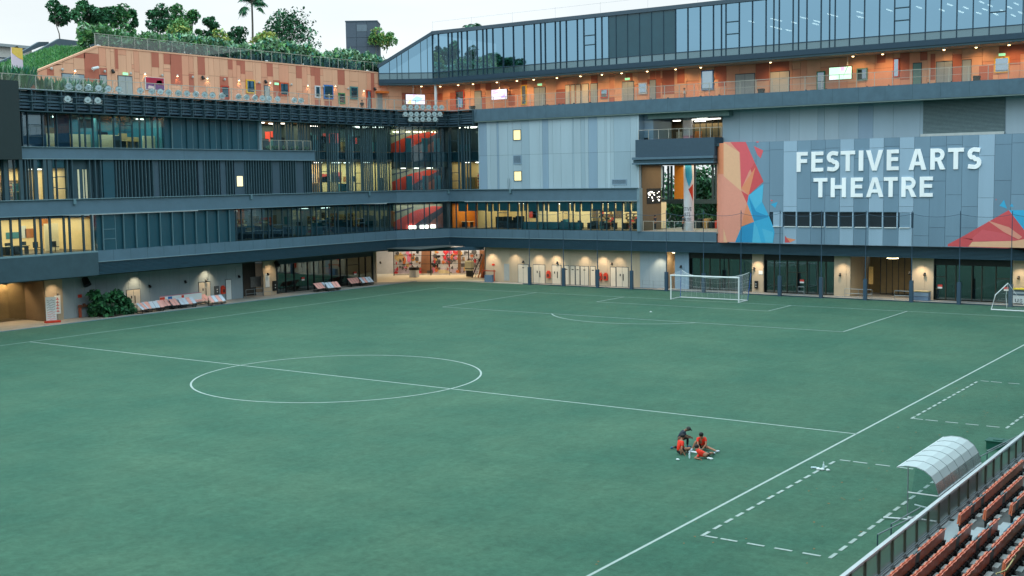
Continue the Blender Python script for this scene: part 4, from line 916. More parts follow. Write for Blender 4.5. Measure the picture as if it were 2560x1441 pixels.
# soffit lamps over the walkway
def lampthing(i, u, warm=1):
    v = {0: 0}.get(i, 0); s = GF.su(u, 190, -1.8) if u > 1085 else None
    p = GF.P(s, -1.8, 24.2) if s is not None else Vector((-43.0, 61.4, 24.2))
    t = thing('soffit_lamp', SL[i], 'ceiling lamp', base=p, group='round lamps under the rooftop block')
    mb = MB(); mb.tube([p+Vector((0, 0, .06)), p-Vector((0, 0, .10))], .15, white, 10); mb.build('housing', t)
    mb = MB(); mb.ball(p-Vector((0, 0, .11)), .12, .12, .06, emit_s); mb.build('lens', t)
    spot('walkway light', p-Vector((0, 0, .22)), p+Vector((0, 1.2, -2.2)), 185*(.6+.7*((i*37) % 11)/11), 118, (1, .60, .24), .08, .8)
lamps = [1030, 1100, 1145, 1182, 1242, 1292, 1334, 1392, 1451, 1505, 1554, 1618, 1689, 1752, 1926, 2132, 2206, 2359, 2439, 2521]
SL = [f'{ORD(i)} glowing round lamp from the left under the glass block, lighting the orange walkway' for i in range(len(lamps))]
for i, u in enumerate(lamps): lampthing(i, u)

# ================================================================== GROUND FLOOR
GLf = Fr((-45.8, 0), (-45.8, 10)); GR = Fr((0, 62.4), (10, 62.4))
def wallcols(F, s0, s1, z0, z1, m, par, seed, step=(1.2, 1.25, 1.3), name='ground_wall'):
    r = random.Random(seed); cols = [s0]
    while cols[-1] < s1-.6: cols.append(min(s1, cols[-1]+r.choice(step)))
    if cols[-1] < s1: cols.append(s1)
    return panels(F, cols, lambda i, a: m, z0, z1, 0, par, name, gap=.016, back=joint)
gs = lambda u, v=740: GLf.su(u, v)
wallcols(GLf, gs(113), gs(157), -.02, 4.1, beige, LW, 1)
wallcols(GLf, gs(157), gs(608), -.02, 4.1, frostg, LW, 2)
wallcols(GLf, gs(660), gs(692), -.02, 4.1, beige, LW, 3); wallcols(GLf, gs(935, 680), 55.0, -.02, 4.1, beige, LW, 4)
wallcols(GLf, -45, gs(-40), -.02, 4.1, frostg, LW, 5)
# slatted entrance screen at far left
mb = MB(); a, b_ = gs(-40), gs(112)
mb.box(GLf, a, b_, -6, -5.8, -.02, 4.1, mat('brown hoarding', (132, 112, 76), .8, .8, .15, 2)); mb.box(GLf, b_-.1, b_, -6, 0, -.02, 4.1, tp)
mb.build('entrance_recess', LW)
mb = MB()
for i in range(44):
    z = .05+i*.09; mb.box(GLf, gs(33), gs(112), -3.06, -3.0, z, z+.045, mat('brown slat', (138, 120, 84), .8))
mb.box(GLf, gs(-40), gs(33), -3.1, -3.05, -.02, .9, tp)
for i in range(14): z = 1.4+i*.15; mb.box(GLf, gs(-40), gs(33), -3.1, -3.0, z, z+.09, white)
for i in range(9): q = gs(-40)+(gs(33)-gs(-40))*i/8; mb.box(GLf, q, q+.07, -3.0, -2.9, -.02, 4.1, black)
mb.build('slatted_screen', LW)
def downlight(i, F, s, d, z, power, label, w=.5, tgt=None):
    p = F.P(s, d, z); t = thing('canopy_light', label, 'ceiling light', base=p, group='lit discs under the canopy')
    mb = MB(); mb.tube([p+Vector((0, 0, .05)), p-Vector((0, 0, .05))], w, emit_w, 16); mb.build('lens', t)
    mb = MB(); mb.tube([p+Vector((0, 0, .1)), p+Vector((0, 0, .02))], w+.07, white, 16); mb.build('rim', t)
    spot('canopy spot', p-Vector((0, 0, .12)), p+Vector((0, 0, -3)), power, 150, (1, .74, .42), .3)
downlight(0, GLf, GLf.su(77, 706, 1), 1.0, 4.0, 170, 'lit oval canopy light left of the red and white standee', .42)
downlight(1, GLf, GLf.su(5, 712, 1), 1.0, 4.0, 170, 'lit canopy light at the far left edge over the slatted screen', .42)
def door(F, u0, v0, u1, v1, par, m=doorw, leaves=1, handle=1, zb=0.0, name='door', d=.0):
    a, b_, z0, z1 = rect(F, u0, v0, u1, v1, .02); z0 = zb; mb = MB()
    mb.box(F, a-.06, b_+.06, d-.02, d+.03, z0, z1+.06, joint); mb.box(F, a, b_, d+.02, d+.05, z0, z1, m)
    if leaves > 1: mb.box(F, (a+b_)/2-.015, (a+b_)/2+.015, d+.05, d+.056, z0, z1, joint)
    o = mb.build(name, par)
    if handle:
        hb = MB(); c = (a+b_)/2
        if handle == 1: hb.box(F, c+.1, c+.18, d+.05, d+.1, z0+.75, z0+1.5, black); hb.box(F, c-.3, c-.2, d+.05, d+.09, z0+1.25, z0+1.5, black)
        else: hb.box(F, c-.14, c+.14, d+.05, d+.06, z0+1.75, z0+1.85, black)
        h = hb.build('door_plate', None); h.parent = o; h.matrix_parent_inverse = Matrix.Identity(4)
    return o
door(GLf, 318, 725, 351, 800, LW, leaves=2); door(GLf, 498, 706, 526, 768, LW, leaves=2)
door(GLf, 565, 700, 578, 752, LW, white, handle=0); door(GLf, 278, 730, 292, 748, LW, white, handle=0, zb=1.6, name='wall_panel')
# dark recess with notice board
mb = MB(); mb.box(GLf, gs(609), gs(661), -1.4, -1.3, -.02, 4.1, mat('brown recess', (62, 58, 54), .9, .8, .1)); mb.box(GLf, gs(609)-.02, gs(609), -1.4, 0, -.02, 4.1, darkwall)
mb.build('recess', LW)
a, b_, z0, z1 = rect(GLf, 627, 692, 653, 718, -1.2); mb = MB(); mb.box(GLf, a, b_, -1.3, -1.22, z0, z1, mat('notice board', (128, 128, 126), .9, .7, .3, 6)); mb.build('notice_board', LW)
# glazed shop front, left wing
us = [692, 714, 735, 769, 785, 808, 829, 851, 868, 898, 914, 935]
gss = [GLf.su(u, 690, -.2) for u in us]
for i in range(len(gss)-1): window(GLf, gss[i], gss[i+1], 0, 3.25, LW, gground, -.2, .07, transoms=(2.4,) if i == 8 else (), mm=black)
mb = MB(); mb.box(GLf, gss[0], gss[-1], -.4, -.1, 3.25, 4.1, darkwall); mb.build('shop_header', LW)
room(GLf, gss[0], gss[-1], 0, 3.25, 5, LW, tp, light=14, strips=0, stuff='lcw', seed=61)
wallr = [(1215, 1322), (1322, 1600)]
gr_ = lambda u, v=690: GR.su(u, v)
wallcols(GR, gr_(1213), gr_(1600), 0, 4.25, beige, RWB, 6); wallcols(GR, gr_(1600), gr_(1666), 0, 4.25, frostg, RWB, 7)
wallcols(GR, gr_(1687), gr_(1722), 0, 4.25, gl_d, RWB, 8); wallcols(GR, gr_(1880), gr_(1909), 0, 4.25, beige, RWB, 9)
wallcols(GR, gr_(2085), gr_(2126), 0, 4.25, beige, RWB, 10); wallcols(GR, gr_(2280), gr_(2334), 0, 4.25, beige, RWB, 11); wallcols(GR, gr_(2532), 44, 0, 4.25, beige, RWB, 12)
for u0, u1, ms, tr in ((1722, 1880, (1722, 1752, 1775, 1800, 1822, 1850, 1880), {}), (1909, 2085, (1909, 1936, 1968, 1993, 2018, 2045, 2065, 2085), {3: (2.3,), 2: (2.3,)}), (2334, 2532, (2334, 2365, 2390, 2430, 2455, 2490, 2532), {0: (2.35,), 5: (2.35,)})):
    g_ = [GR.su(u, 700, -.5) for u in ms]
    for i in range(len(g_)-1): window(GR, g_[i], g_[i+1], .1, 3.5, RWB, gground, -.5, .08, transoms=tr.get(i, ()), mm=mat('bronze mullion', (58, 56, 44), .9))
    mb = MB(); mb.box(GR, g_[0], g_[-1], -.7, -.3, 3.5, 4.25, mat('dark header', (40, 44, 40), .9)); mb.build('shop_header', RWB)
    mb = MB()
    for i, u in enumerate(ms[:-1]):
        if i % 2 == 0: mb.box(GR, g_[i]+.1, g_[i+1]-.1, -1.2, -1.15, .1, 3.5, mat('green curtain', (36, 92, 92), .9, .8, .15, 2))
    mb.build('curtain', RWB)
    room(GR, g_[0], g_[-1], .1, 3.5, 4, RWB, tp, light=10, strips=0, stuff='l', seed=int(u0), d0=-.75)
for u0, v0, u1, v1, lv, hd in ((1296, 662, 1321, 708, 2, 2), (1334, 663, 1362, 711, 2, 1), (1381, 664, 1402, 712, 1, 1), (1412, 665, 1422, 713, 1, 2), (1427, 666, 1437, 714, 1, 2), (1440, 666, 1449, 715, 1, 2), (1452, 667, 1471, 716, 2, 2), (1477, 667, 1488, 717, 1, 2), (1527, 669, 1539, 718, 1, 0), (1542, 669, 1570, 719, 2, 1)):
    door(GR, u0, v0, u1, v1, RWB, leaves=lv, handle=hd, zb=.0)
mb = MB(); pbox(mb, GR, 1260, 660, 1273, 702, .0, .03, doorg); mb.build('wall_panel', RWB)
# recessed gateways in the theatre wing
for u0, u1, sd in ((1666, 1687, 1), (2126, 2280, 2)):
    a, b_ = gr_(u0), gr_(u1); mb = MB()
    mb.box(GR, a-.02 if sd == 2 else a-1, b_, -6.2, -6, 0, 4.25, mat('amber hoarding', (170, 140, 84), .8, .8, .15, 2)); mb.box(GR, a-.1, a, -6, -.15, 0, 4.25, beige); mb.box(GR, b_, b_+.1, -6, -.15, 0, 4.25, beige); mb.build('gateway', RWB)
    mb = MB()
    for i in range(36): z = .2+i*.11; mb.box(GR, a+(b_-a)*.28, b_-.3, -4.1, -4.04, z, z+.055, mat('brown slat', (138, 120, 84), .8))
    for i in range(8): q = a+(b_-a)*(.28+.1*i); mb.box(GR, q, q+.06, -4.0, -3.95, .1, 4.2, black) if q < b_-.3 else None
    mb.build('slatted_screen', RWB)
    mb = MB(); q = a+(b_-a)*.12; mb.box(GR, q, q+.45, -3.4, -3.35, 1.1, 2.9, mat('amber notice', (240, 196, 120), .9, .7, .35, 12)); mb.build('notice_board', RWB)
downlight(2, GR, gr_(2227, 646), -.6, 4.05, 190, 'lit oval canopy light over the slatted gateway right of the goal', .55)
downlight(3, GR, gr_(1681, 632), -.6, 4.05, 100, 'lit canopy light over the narrow gateway left of the blue pillar', .30)

# ---- lit corner passage
Q = Fr((-50.3, 63.7), (-40.2, 69.7))
mb = MB(); Q.len; s1 = Q.len+1
mb.box(Q, -3, s1+4, -3.6, -3.5, 0, 4.3, mat('passage backdrop', (226, 222, 220), .9, .6, .12, 1)); mb.box(Q, -3, s1+4, -3.6, 6, 4.28, 4.4, ceilm); mb.build('passage_wall', RWB)
mb = MB(); mb.face([(-46, 54.9, .002), (-34.3, 62.3, .002), (-34.3, 76, .002), (-60, 76, .002), (-56, 62, .002)], mat('bright paving', (226, 210, 180), .8, .8, .1)); mb.build('passage_floor', RWB)
mb = MB(); mb.cube(-34.4, -34.25, 62.4, 74, 0, 4.3, beige); mb.build('passage_side_wall', RWB)
mb = MB(); mb.cube(-60, -45.6, 55, 55.15, 0, 4.3, beige); mb.build('passage_side_wall', RWB)
mb = MB(); mb.face([(-43.6, 55.0, 3.8), (-34.4, 62.35, 3.8), (-34.4, 62.35, 4.25), (-43.6, 55.0, 4.25)], louvre); mb.build('passage_header', RWB)
gate = thing('steel_gate', 'tall black bar gate closing the brightly lit corner passage', 'gate', base=Q.P(5, 0, 0))
mb = MB(); n = 84
for i in range(n): a = (s1)*i/n; mb.box(Q, a, a+.05, -.03, .02, .05, 3.7, black)
mb.build('bar_panel', gate); 
for z in (.15, 1.5, 2.6): mb = MB(); mb.box(Q, 0, s1, -.03, .02, z, z+.05, black); mb.build('cross_rail', gate)
for a in (0, 2.4, 4.9, 7.4, 9.9): mb = MB(); mb.box(Q, a, a+.09, -.05, .05, 0, 3.7, black); mb.build('gate_post', gate)
PS = Fr((Q.P(0, -3.5, 0).x, Q.P(0, -3.5, 0).y), (Q.P(1, -3.5, 0).x, Q.P(1, -3.5, 0).y))
def pxy(x, y): return PS.px(960+x/9.143, 600+y/9.143, .03)
mb = MB()
def ppoly(pts, m, d=.03): mb.prism(PS, [pxy(*p) for p in pts], .0, d, m)
pk = mat('pink print', (240, 130, 160), .95, .6); pr = mat('print red', (226, 50, 60), .95, .6); pg = mat('print grey', (96, 92, 88), .95, .7, .3, 5); po = mat('print orange', (224, 120, 60), .95)
ppoly([(240, 780), (2110, 780), (2110, 640), (240, 660)], mat('lilac print', (214, 200, 214), .9), .02)
for cx_, w_, m_ in ((1410, 60, pr), (1650, 75, pr), (1430, 30, pk)):
    y0 = 240 if m_ is pr else 420
    ppoly([(cx_-w_, y0), (cx_, y0+20), (cx_+w_, y0), (cx_+w_, y0+50), (cx_, y0+120), (cx_-w_, y0+50)], m_, .04)
ppoly([(1460, 250), (1570, 240), (1540, 330), (1480, 320)], pk, .035)
for cx_, cy_, rx, ry, m_ in ((1190, 480, 45, 70, pg), (1260, 500, 35, 60, pg), (1500, 500, 75, 60, pg), (1350, 510, 30, 45, po), (1650, 430, 42, 35, po), (350, 400, 110, 95, mat('print ring', (232, 196, 130), .9)), (460, 470, 40, 90, po), (660, 430, 60, 60, mat('print gold', (220, 170, 90), .9)), (570, 420, 45, 100, pk), (755, 440, 40, 60, pg), (1145, 380, 22, 60, pr), (1570, 360, 50, 40, pg), (1750, 350, 60, 30, pg), (2060, 280, 60, 60, pg)):
    ppoly([(cx_+rx*cos(a*pi/6), cy_+ry*sin(a*pi/6)) for a in range(12)], m_, .045)
for x0, x1, m_ in ((855, 1085, mat('brown pillar', (150, 98, 62), .9, .7, .15)), (1690, 1755, mat('brown pillar', (150, 98, 62), .9)), (2180, 2330, mat('brown pillar', (150, 98, 62), .9)), (740, 870, pr), (980, 1110, pg)):
    yy = 700 if m_ in (pr, pg) else 240; ppoly([(x0, 830), (x1, 830), (x1, yy), (x0, yy)], m_, .10)
ppoly([(1240, 680), (1400, 680), (1640, 800), (1240, 810)], mat('cream print', (246, 226, 176), .9), .05)
ppoly([(1760, 540), (2110, 560), (2110, 620), (1760, 620)], pg, .05)
rh_ = random.Random(6)
for i in range(110):
    x, y = rh_.uniform(250, 2120), rh_.uniform(270, 760); w_, h__ = rh_.uniform(10, 55), rh_.uniform(12, 60); k3 = rh_.choice((3, 5, 6))
    ppoly([(x+w_*cos(a*2*pi/k3+i), y+h__*sin(a*2*pi/k3+i)) for a in range(k3)], rh_.choice((pg, pg, po, pk, pr, black, MATS['brown pillar'], MATS['print gold'])), .05+.0006*i)
mb.build('printed_hoarding', RWB)
a, z = pxy(1885, 490); b_, z2 = pxy(2150, 420)
text(PS, 'TOWN', b_+.45, z, z2-z, .12, black, 'printed_word', RWB, width=b_-a+.4, mirror=True, bold=.01)
a, z = pxy(1780, 610); b_, z2 = pxy(2100, 560)
text(PS, 'SQUARE', b_+.1, z, z2-z, .12, mat('grey lettering', (140, 140, 136), .9), 'printed_word', RWB, width=b_-a, mirror=True, bold=.01)
area('passage light', Q, 0, s1, -3.2, -1, 4.2, 480, (1, .90, .76)); area('passage light', Q, 0, s1, 1, 4, 4.2, 420, (1, .78, .48))

# ================================================================== GREENERY
def leafm(name, rgb, k): return mat(name, rgb, k*1.4, .6, .35, .9, spec=.3, isl=.35)
lf = [leafm('deep green leaves', (44, 92, 62), .75), leafm('mid green leaves', (60, 116, 72), .8), leafm('fresh green leaves', (98, 146, 84), .8), leafm('yellow green leaves', (170, 176, 96), .75), leafm('blue green leaves', (58, 118, 100), .8), leafm('pale feathery leaves', (130, 162, 130), .75)]
bark = mat('tree bark', (110, 104, 96), .7, .9, .2, 6)
def leaves(mb, c, r, n, size, ms, rr, flat=1.0, droop=0):
    for _ in range(n):
        while 1:
            p = Vector((rr.uniform(-1, 1), rr.uniform(-1, 1), rr.uniform(-1, 1)))
            if .25 < p.length < 1: break
        p = p.normalized()*(p.length**.5); q = Vector((c[0]+p.x*r, c[1]+p.y*r, c[2]+p.z*r*flat))
        a = Vector((rr.uniform(-1, 1), rr.uniform(-1, 1), rr.uniform(-.7, .3)-droop)).normalized(); b_ = a.cross(Vector((rr.uniform(-1, 1), rr.uniform(-1, 1), 1))).normalized()
        s = size*rr.uniform(.6, 1.3); a *= s; b_ *= s*.42
        mb.face([q-a*.5, q+b_, q+a, q-b_], rr.choice(ms))
def tree(base, h, w, ms, seed, label, clumps=9, trunk_h=.35, dens=150, size=.27, group='trees on the rooftop garden', name='roof_tree', tr=.10, lean=.0, spread=1.0, kind='tree'):
    rr = random.Random(seed); base = Vector(base); t = thing(name, label, kind, base=base, group=group)
    mb = MB(); top = base+Vector((lean*h, rr.uniform(-.1, .1)*h, h*trunk_h)); mb.tube([base, (base+top)/2+Vector((.05, .08, 0)), top], tr, bark, 6, r1=tr*.7)
    cl = []
    for i in range(clumps):
        a = 2*pi*i/clumps*1.7+rr.uniform(-.5, .5); rad = w*.5*spread*rr.uniform(.25, .78); z = h*(trunk_h+(1-trunk_h)*rr.uniform(.12, .84))
        zf = (z/h-trunk_h)/(1-trunk_h); rad *= (1.1-.65*zf); cl.append(base+Vector((cos(a)*rad+lean*h, sin(a)*rad, z)))
    for c in cl: mb.tube([top, (top+c)/2+Vector((0, 0, -.1*h*.3)), c], tr*.5, bark, 5, r1=tr*.15)
    mb.build('trunk', t); mb = MB(); dens = int(dens*(.75+.4*rr.random()))
    for c in cl: leaves(mb, c, w*.215*rr.uniform(.5, 1.35), int(dens*.85), size, ms if rr.random() > .3 else ms[:1], rr, .8, .3)
    mb.build('crown', t); return t
def pl(X, u, v): F = Fr((X, 0), (X, 10)); s, z = F.px(u, v); return Vector((X, s, z))
def tree_px(X, u, vb, vt, wpx, ms, seed, label, **k):
    b_ = pl(X, u, vb); h = pl(X, u, vt).z-b_.z; w = abs(pl(X, u+wpx/2, vb).y-pl(X, u-wpx/2, vb).y)*1.0
    return tree(b_, h, w, ms, seed, label, **k)
D, M_, F_, Y, B_, Pf = [[lf[i], lf[i], lf[j]] for i, j in ((0, 1), (1, 2), (2, 3), (3, 2), (4, 1), (5, 2))]
tree_px(-57, 150, 104, -6, 66, D, 1, 'leftmost roof tree, slender trunk, loose dark crown', clumps=10, tr=.07)
tree_px(-57, 196, 104, 2, 50, M_, 2, 'thin roof tree with sparse crown right of the leftmost tree', clumps=6, tr=.05, dens=100)
tree_px(-58, 225, 104, -10, 56, D, 3, 'tall forked roof tree above the end of the dark sloping wall', clumps=10, tr=.09)
tree_px(-56, 262, 110, 12, 60, D, 4, 'broad dark roof tree at the left end of the glass balustrade', clumps=11, trunk_h=.2)
tree_px(-57, 300, 110, 8, 64, M_, 5, 'mid green roof tree, right one of the dense left cluster', clumps=11, trunk_h=.2)
tree_px(-57, 330, 108, 10, 34, D, 6, 'narrow dark roof tree ending the left cluster before the sky gap', clumps=8, trunk_h=.25)
tree_px(-57, 398, 112, -2, 62, D, 7, 'tall dark roof tree starting the middle cluster after the sky gap', clumps=12, trunk_h=.28)
tree_px(-58, 440, 112, 6, 66, M_, 8, 'high mid green tree in the centre of the middle cluster', clumps=12, trunk_h=.2)
tree_px(-57, 478, 112, 16, 46, M_, 9, 'green roof tree right of the middle cluster centre', clumps=10, trunk_h=.2)
tree_px(-54, 450, 120, 52, 70, F_, 10, 'round bright green bush tree in front of the middle cluster', clumps=12, trunk_h=.08, size=.24)
tree_px(-57, 528, 116, 24, 46, D, 11, 'dark upright roof tree with domed top left of the palm', clumps=11, trunk_h=.2)
tree_px(-54, 556, 122, 74, 52, Y, 12, 'yellow green rounded shrub tree left of the palm', clumps=11, trunk_h=.05, size=.25)
tree_px(-58, 592, 120, 66, 46, D, 13, 'low dark roof tree just left of the tall palm', clumps=10, trunk_h=.1)
tree_px(-54, 664, 122, 84, 62, Y, 14, 'yellow topped dome shrub right of the tall palm', clumps=12, trunk_h=.05, size=.25)
tree_px(-57, 722, 120, 36, 112, D, 15, 'big round dark roof tree right of the tall palm', clumps=20, trunk_h=.1, dens=170)
tree_px(-60, 940, 134, 76, 40, F_, 16, 'small slender tree in front of the dark lift tower', clumps=7, tr=.05)
tree_px(-60, 966, 134, 82, 34, F_, 17, 'thin young tree right of the dark lift tower', clumps=6, tr=.04)
def palm(base, h, rfr, seed, label, nf=15, kind='palm', group='roof palms', name='palm_tree', skirt=True, tr=.13):
    rr = random.Random(seed); base = Vector(base); t = thing(name, label, kind, base=base, group=group); mb = MB()
    mb.tube([base, base+Vector((.1, 0, h*.5)), base+Vector((0, .1, h))], tr, bark, 7, r1=tr*.8); mb.build('trunk', t)
    for i in range(nf):
        a = 2*pi*i/nf+rr.uniform(-.2, .2); el = rr.uniform(-.5, 1.0); mb = MB(); o = base+Vector((0, .1, h)); L = rfr*rr.uniform(.8, 1.1)
        d = Vector((cos(a)*cos(el), sin(a)*cos(el), sin(el))); pts = [o+d*L*f+Vector((0, 0, -L*.45*f*f)) for f in (0, .3, .6, .8, 1)]
        mb.tube(pts, .025, bark, 4, r1=.01)
        e_ = pts[2]; dr = (pts[4]-pts[1]).normalized(); sd = dr.cross(Vector((0, 0, 1))).normalized()
        for j in range(22):
            b_ = (j-10.5)/10.5*1.9; dd = (dr*cos(b_)+sd*sin(b_)+Vector((0, 0, -.25-.3*abs(sin(b_))))).normalized(); q = dd.cross(Vector((rr.uniform(-.6, .6), rr.uniform(-.6, .6), 1))).normalized()*.085
            mb.face([e_, e_+dd*L*.2+q, e_+dd*L*.42+Vector((0, 0, -.1*L*rr.random())), e_+dd*L*.2-q], rr.choice((lf[0], lf[4], lf[1])))
        mb.build('frond', t)
    return t
palm(pl(-56, 632, 122), pl(-56, 632, 2).z-pl(-56, 632, 122).z, 2.6, 3, 'tall fan palm with thin trunk rising past the top of the photo', 16)
gp = GF.px(1180, 70, -16); palm(GF.P(gp[0], -16, 24.5), gp[1]-24.5, 1.9, 5, 'fan palm top peeping over the roof of the glass block', 12)
# ragged strip of palms and shrubs behind the balustrade
rr = random.Random(77); mb = MB(); s = OL.su(238, 110); 
while s < 60.5:
    u_f = (s-OL.su(238, 110))/40; h = .9+.75*abs(sin(s*.23+1))+rr.uniform(-.15, .4)+(.5 if 40 < s < 56 else 0)
    [leaves(mb, (-48.0-rr.uniform(0, 1.2), s, 26.1+h*.5+rr.uniform(-.2, .3)), .7, 80, .36, [lf[5], lf[5], lf[5], lf[2], lf[4]] if s > 26 else [lf[5], lf[2], lf[1]], rr, max(.9, h*.8), -.9) for _ in range(2)]; s += .42
mb.build('roof_undergrowth', kind='stuff', label='feathery green planting behind the roof balustrade', category='planting')
# grass slope, dark stair walls and far-left building
mb = MB(); P = OL.P; sA, zA = OL.px(58, 178, -3); 
mb.face([P(sl0-1.5, -.3, zl0-.5), P(sl1+.5, -.3, zl1-.02), P(sl1+1.5, -9, zl1+.9), P(sl0-3.0, -9, zl0-.2)], mat('hill base', (60, 110, 66), .8)); struct('grass_bank_soil', mb)
mb = MB(); r2 = random.Random(3)
for i in range(5200):
    a, b_ = r2.random(), r2.random(); lo = P(sl0-1.5-1.5*b_, -.3-8.7*b_, zl0-.5+.3*b_); hi = P(sl1+.5+b_, -.3-8.7*b_, zl1-.02+.9*b_); p = lo+(hi-lo)*a
    q = Vector((r2.uniform(-.1, .1), r2.uniform(-.1, .1), 0)); w_ = Vector((r2.uniform(-1, 1), r2.uniform(-1, 1), 0)).normalized()*.06
    mb.face([p-w_, p+w_, p+q+Vector((0, 0, r2.uniform(.12, .3)))], r2.choice((lf[2], lf[1], mat('turf blade', (70, 140, 64), .8))))
mb.build('grass_bank', kind='stuff', label='bright green grass slope beside the orange wall', category='grass')
def wall_px(X, pts, th, m, name, label, cat='wall'):
    F = Fr((X, 0), (X, 10)); mb = MB(); mb.prism(F, [F.px(u, v) for u, v in pts], -th, 0, m); o = mb.build(name); return tagp(o, label, cat)
dk = mat('dark stair concrete', (92, 108, 118), .8, .8, .1, 1)
wall_px(-56.5, [(-30, 190), (57, 176), (80, 158), (130, 122), (198, 113), (198, 103), (148, 97), (100, 124), (57, 144), (-30, 180)], .4, dk, 'stair_parapet', 'nearer dark grey sloping parapet wall beside the grass bank')
wall_px(-59, [(-30, 176), (50, 138), (100, 118), (122, 112), (122, 105), (98, 105), (58, 128), (-30, 168)], .4, dk, 'stair_parapet', 'farther dark sloping parapet wall left of the grass bank')
wall_px(-55, [(196, 102), (236, 102), (242, 116), (196, 116)], .3, dk, 'stair_parapet', 'short dark wall end at the top of the grass bank')
fbld = thing('distant_block', 'pale flat roofed building at the far left edge behind the stairs', 'building', base=pl(-120, 20, 190))
Ff = Fr((-120, 0), (-120, 10)); mb = MB(); pbox(mb, Ff, -160, 112, 82, 240, -20, 0, mat('pale far wall', (206, 204, 198), .8)); mb.build('wall', fbld)
mb = MB(); pbox(mb, Ff, -170, 105, 88, 112, -21, .8, mat('far roof edge', (160, 168, 170), .8)); mb.build('roof', fbld)
mb = MB(); pbox(mb, Ff, -160, 140, 82, 143, .0, .05, joint); mb.build('ledge', fbld)
tw = thing('lift_tower', 'dark grey panelled lift tower rising behind the roof planting', 'tower', base=pl(-62, 905, 140))
tc_ = pl(-62, 905, 140); Ft = Fr((tc_.x, tc_.y), (tc_.x+_r.x, tc_.y+_r.y)); mb = MB(); a, b_, z0, z1 = rect(Ft, 865, 54, 944, 160); th_c = mat('tower cladding', (84, 98, 112), .85, .6, .06); mb.box(Ft, a, b_, -4, -.06, z0, z1-.05, joint)
n_ = 3
for i in range(3):
    for q0, q1 in ((z0, z0+(z1-z0)*.40), (z0+(z1-z0)*.40, z0+(z1-z0)*.62), (z0+(z1-z0)*.62, z1-.05)):
        mb.box(Ft, a+(b_-a)*i/3+.02, a+(b_-a)*(i+1)/3-.02, -.06, 0, q0+.02, q1-.02, th_c)
mb.build('cladding', tw); mb = MB(); mb.box(Ft, a-.05, b_+.05, -4.05, .05, z1-.05, z1+.12, edge); mb.build('roof', tw)
mb = MB(); pbox(mb, Ft, 892, 62, 917, 79, 0, .03, mat('tower panel', (122, 138, 150), .8)); mb.build('vent_panel', tw)
bn = thing('banner_board', 'tall yellow and pink banner board at the upper left beside the stairs', 'banner', base=pl(-50, 44, 178))
Fb = Fr((-50, 0), (-50, 10)); mb = MB(); a, b_, z0, z1 = rect(Fb, 30, 120, 57, 178); mb.box(Fb, a, b_, -.12, 0, z0-1.5, z1, mat('lilac banner', (226, 206, 222), .9, .6, .06, 2)); mb.build('board', bn)
mb = MB(); mb.prism(Fb, [(a, z1), (b_, z1), (b_, z1-1.1), (a+.6, z1-.9), (a, z1-.5)], 0, .02, mat('banner yellow', (240, 200, 96), .9)); mb.build('printed_shape', bn)
mb = MB(); mb.prism(Fb, [(a+.2, z1), (a+.8, z1), (a+.6, z1+.18)], -.1, 0, black); mb.build('finial', bn)

# ---- balustrades
def balustrade(F, s0, s1, z0, h, d, label, group, step=1.5, glass_=None, rail=thin_rail, name='balustrade', mid=0, cable=0):
    t = thing(name, label, 'railing', base=F.P((s0+s1)/2, d, z0), group=group); n = max(1, round((s1-s0)/step)); w_ = (s1-s0)/n
    for i in range(n+1):
        a = s0+w_*i; mb = MB(); mb.box(F, a-.025, a+.025, d-.03, d+.03, z0, z0+h, rail); mb.build('post', t)
        if i < n and glass_: mb = MB(); mb.face([F.P(a+.05, d, z0+.08), F.P(a+w_-.05, d, z0+.08), F.P(a+w_-.05, d, z0+h-.08), F.P(a+.05, d, z0+h-.08)], glass_); mb.build('glass_panel', t)
    mb = MB(); mb.box(F, s0, s1, d-.035, d+.035, z0+h, z0+h+.05, rail); mb.build('top_rail', t)
    for j in range(mid): z = z0+h*(j+1)/(mid+1); mb = MB(); mb.box(F, s0, s1, d-.012, d+.012, z, z+.03, rail); mb.build('mid_rail', t)
    if cable:
        mb = MB(); mb.face([F.P(s0, d, z0), F.P(s1, d, z0), F.P(s1, d, z0+h), F.P(s0, d, z0+h)], net_mat('cable mesh', (180, 176, 164), .13, 1)) if 'cable mesh' not in MATS else mb.face([F.P(s0, d, z0), F.P(s1, d, z0), F.P(s1, d, z0+h), F.P(s0, d, z0+h)], MATS['cable mesh']); mb.build('mesh_infill', t)
    return t
balustrade(OL, OL.su(243, 105), 60.2, zl1+.14, 1.15, -.35, 'pale glass balustrade along the top of the orange wall', 'railings', 1.55, grail)
balustrade(FL, -20, 54.9, 20.86, 1.2, .1, 'thin post and mesh railing above the catwalk, left wing', 'railings', 1.6, cable=1)
balustrade(FK, 0, FK.len, 20.86, 1.2, .1, 'railing of the angled corner behind the floodlight cluster', 'railings', 1.6, cable=1, mid=1)
balustrade(FR_, -39.1, 44, 20.86, 1.35, 0, 'long thin steel railing on the concrete parapet under the glass block', 'railings', 1.75, mid=1, cable=1)
balustrade(FR_, X(1600, 340), X(1806, 340), 16.52, 1.0, .3, 'glass railing of the upper lounge balcony above the dark fascia', 'railings', 1.3, grail)
balustrade(FR_, t0+.3, t1, 6.46, 1.05, -.2, 'glass railing of the open terrace below the lounge balcony', 'railings', 1.3, grail)
balustrade(FL, FL.su(654, 360), FL.su(776, 360), 15.92, 1.0, .05, 'glass railing with plants on the small left wing balcony', 'railings', 1.2, grail)
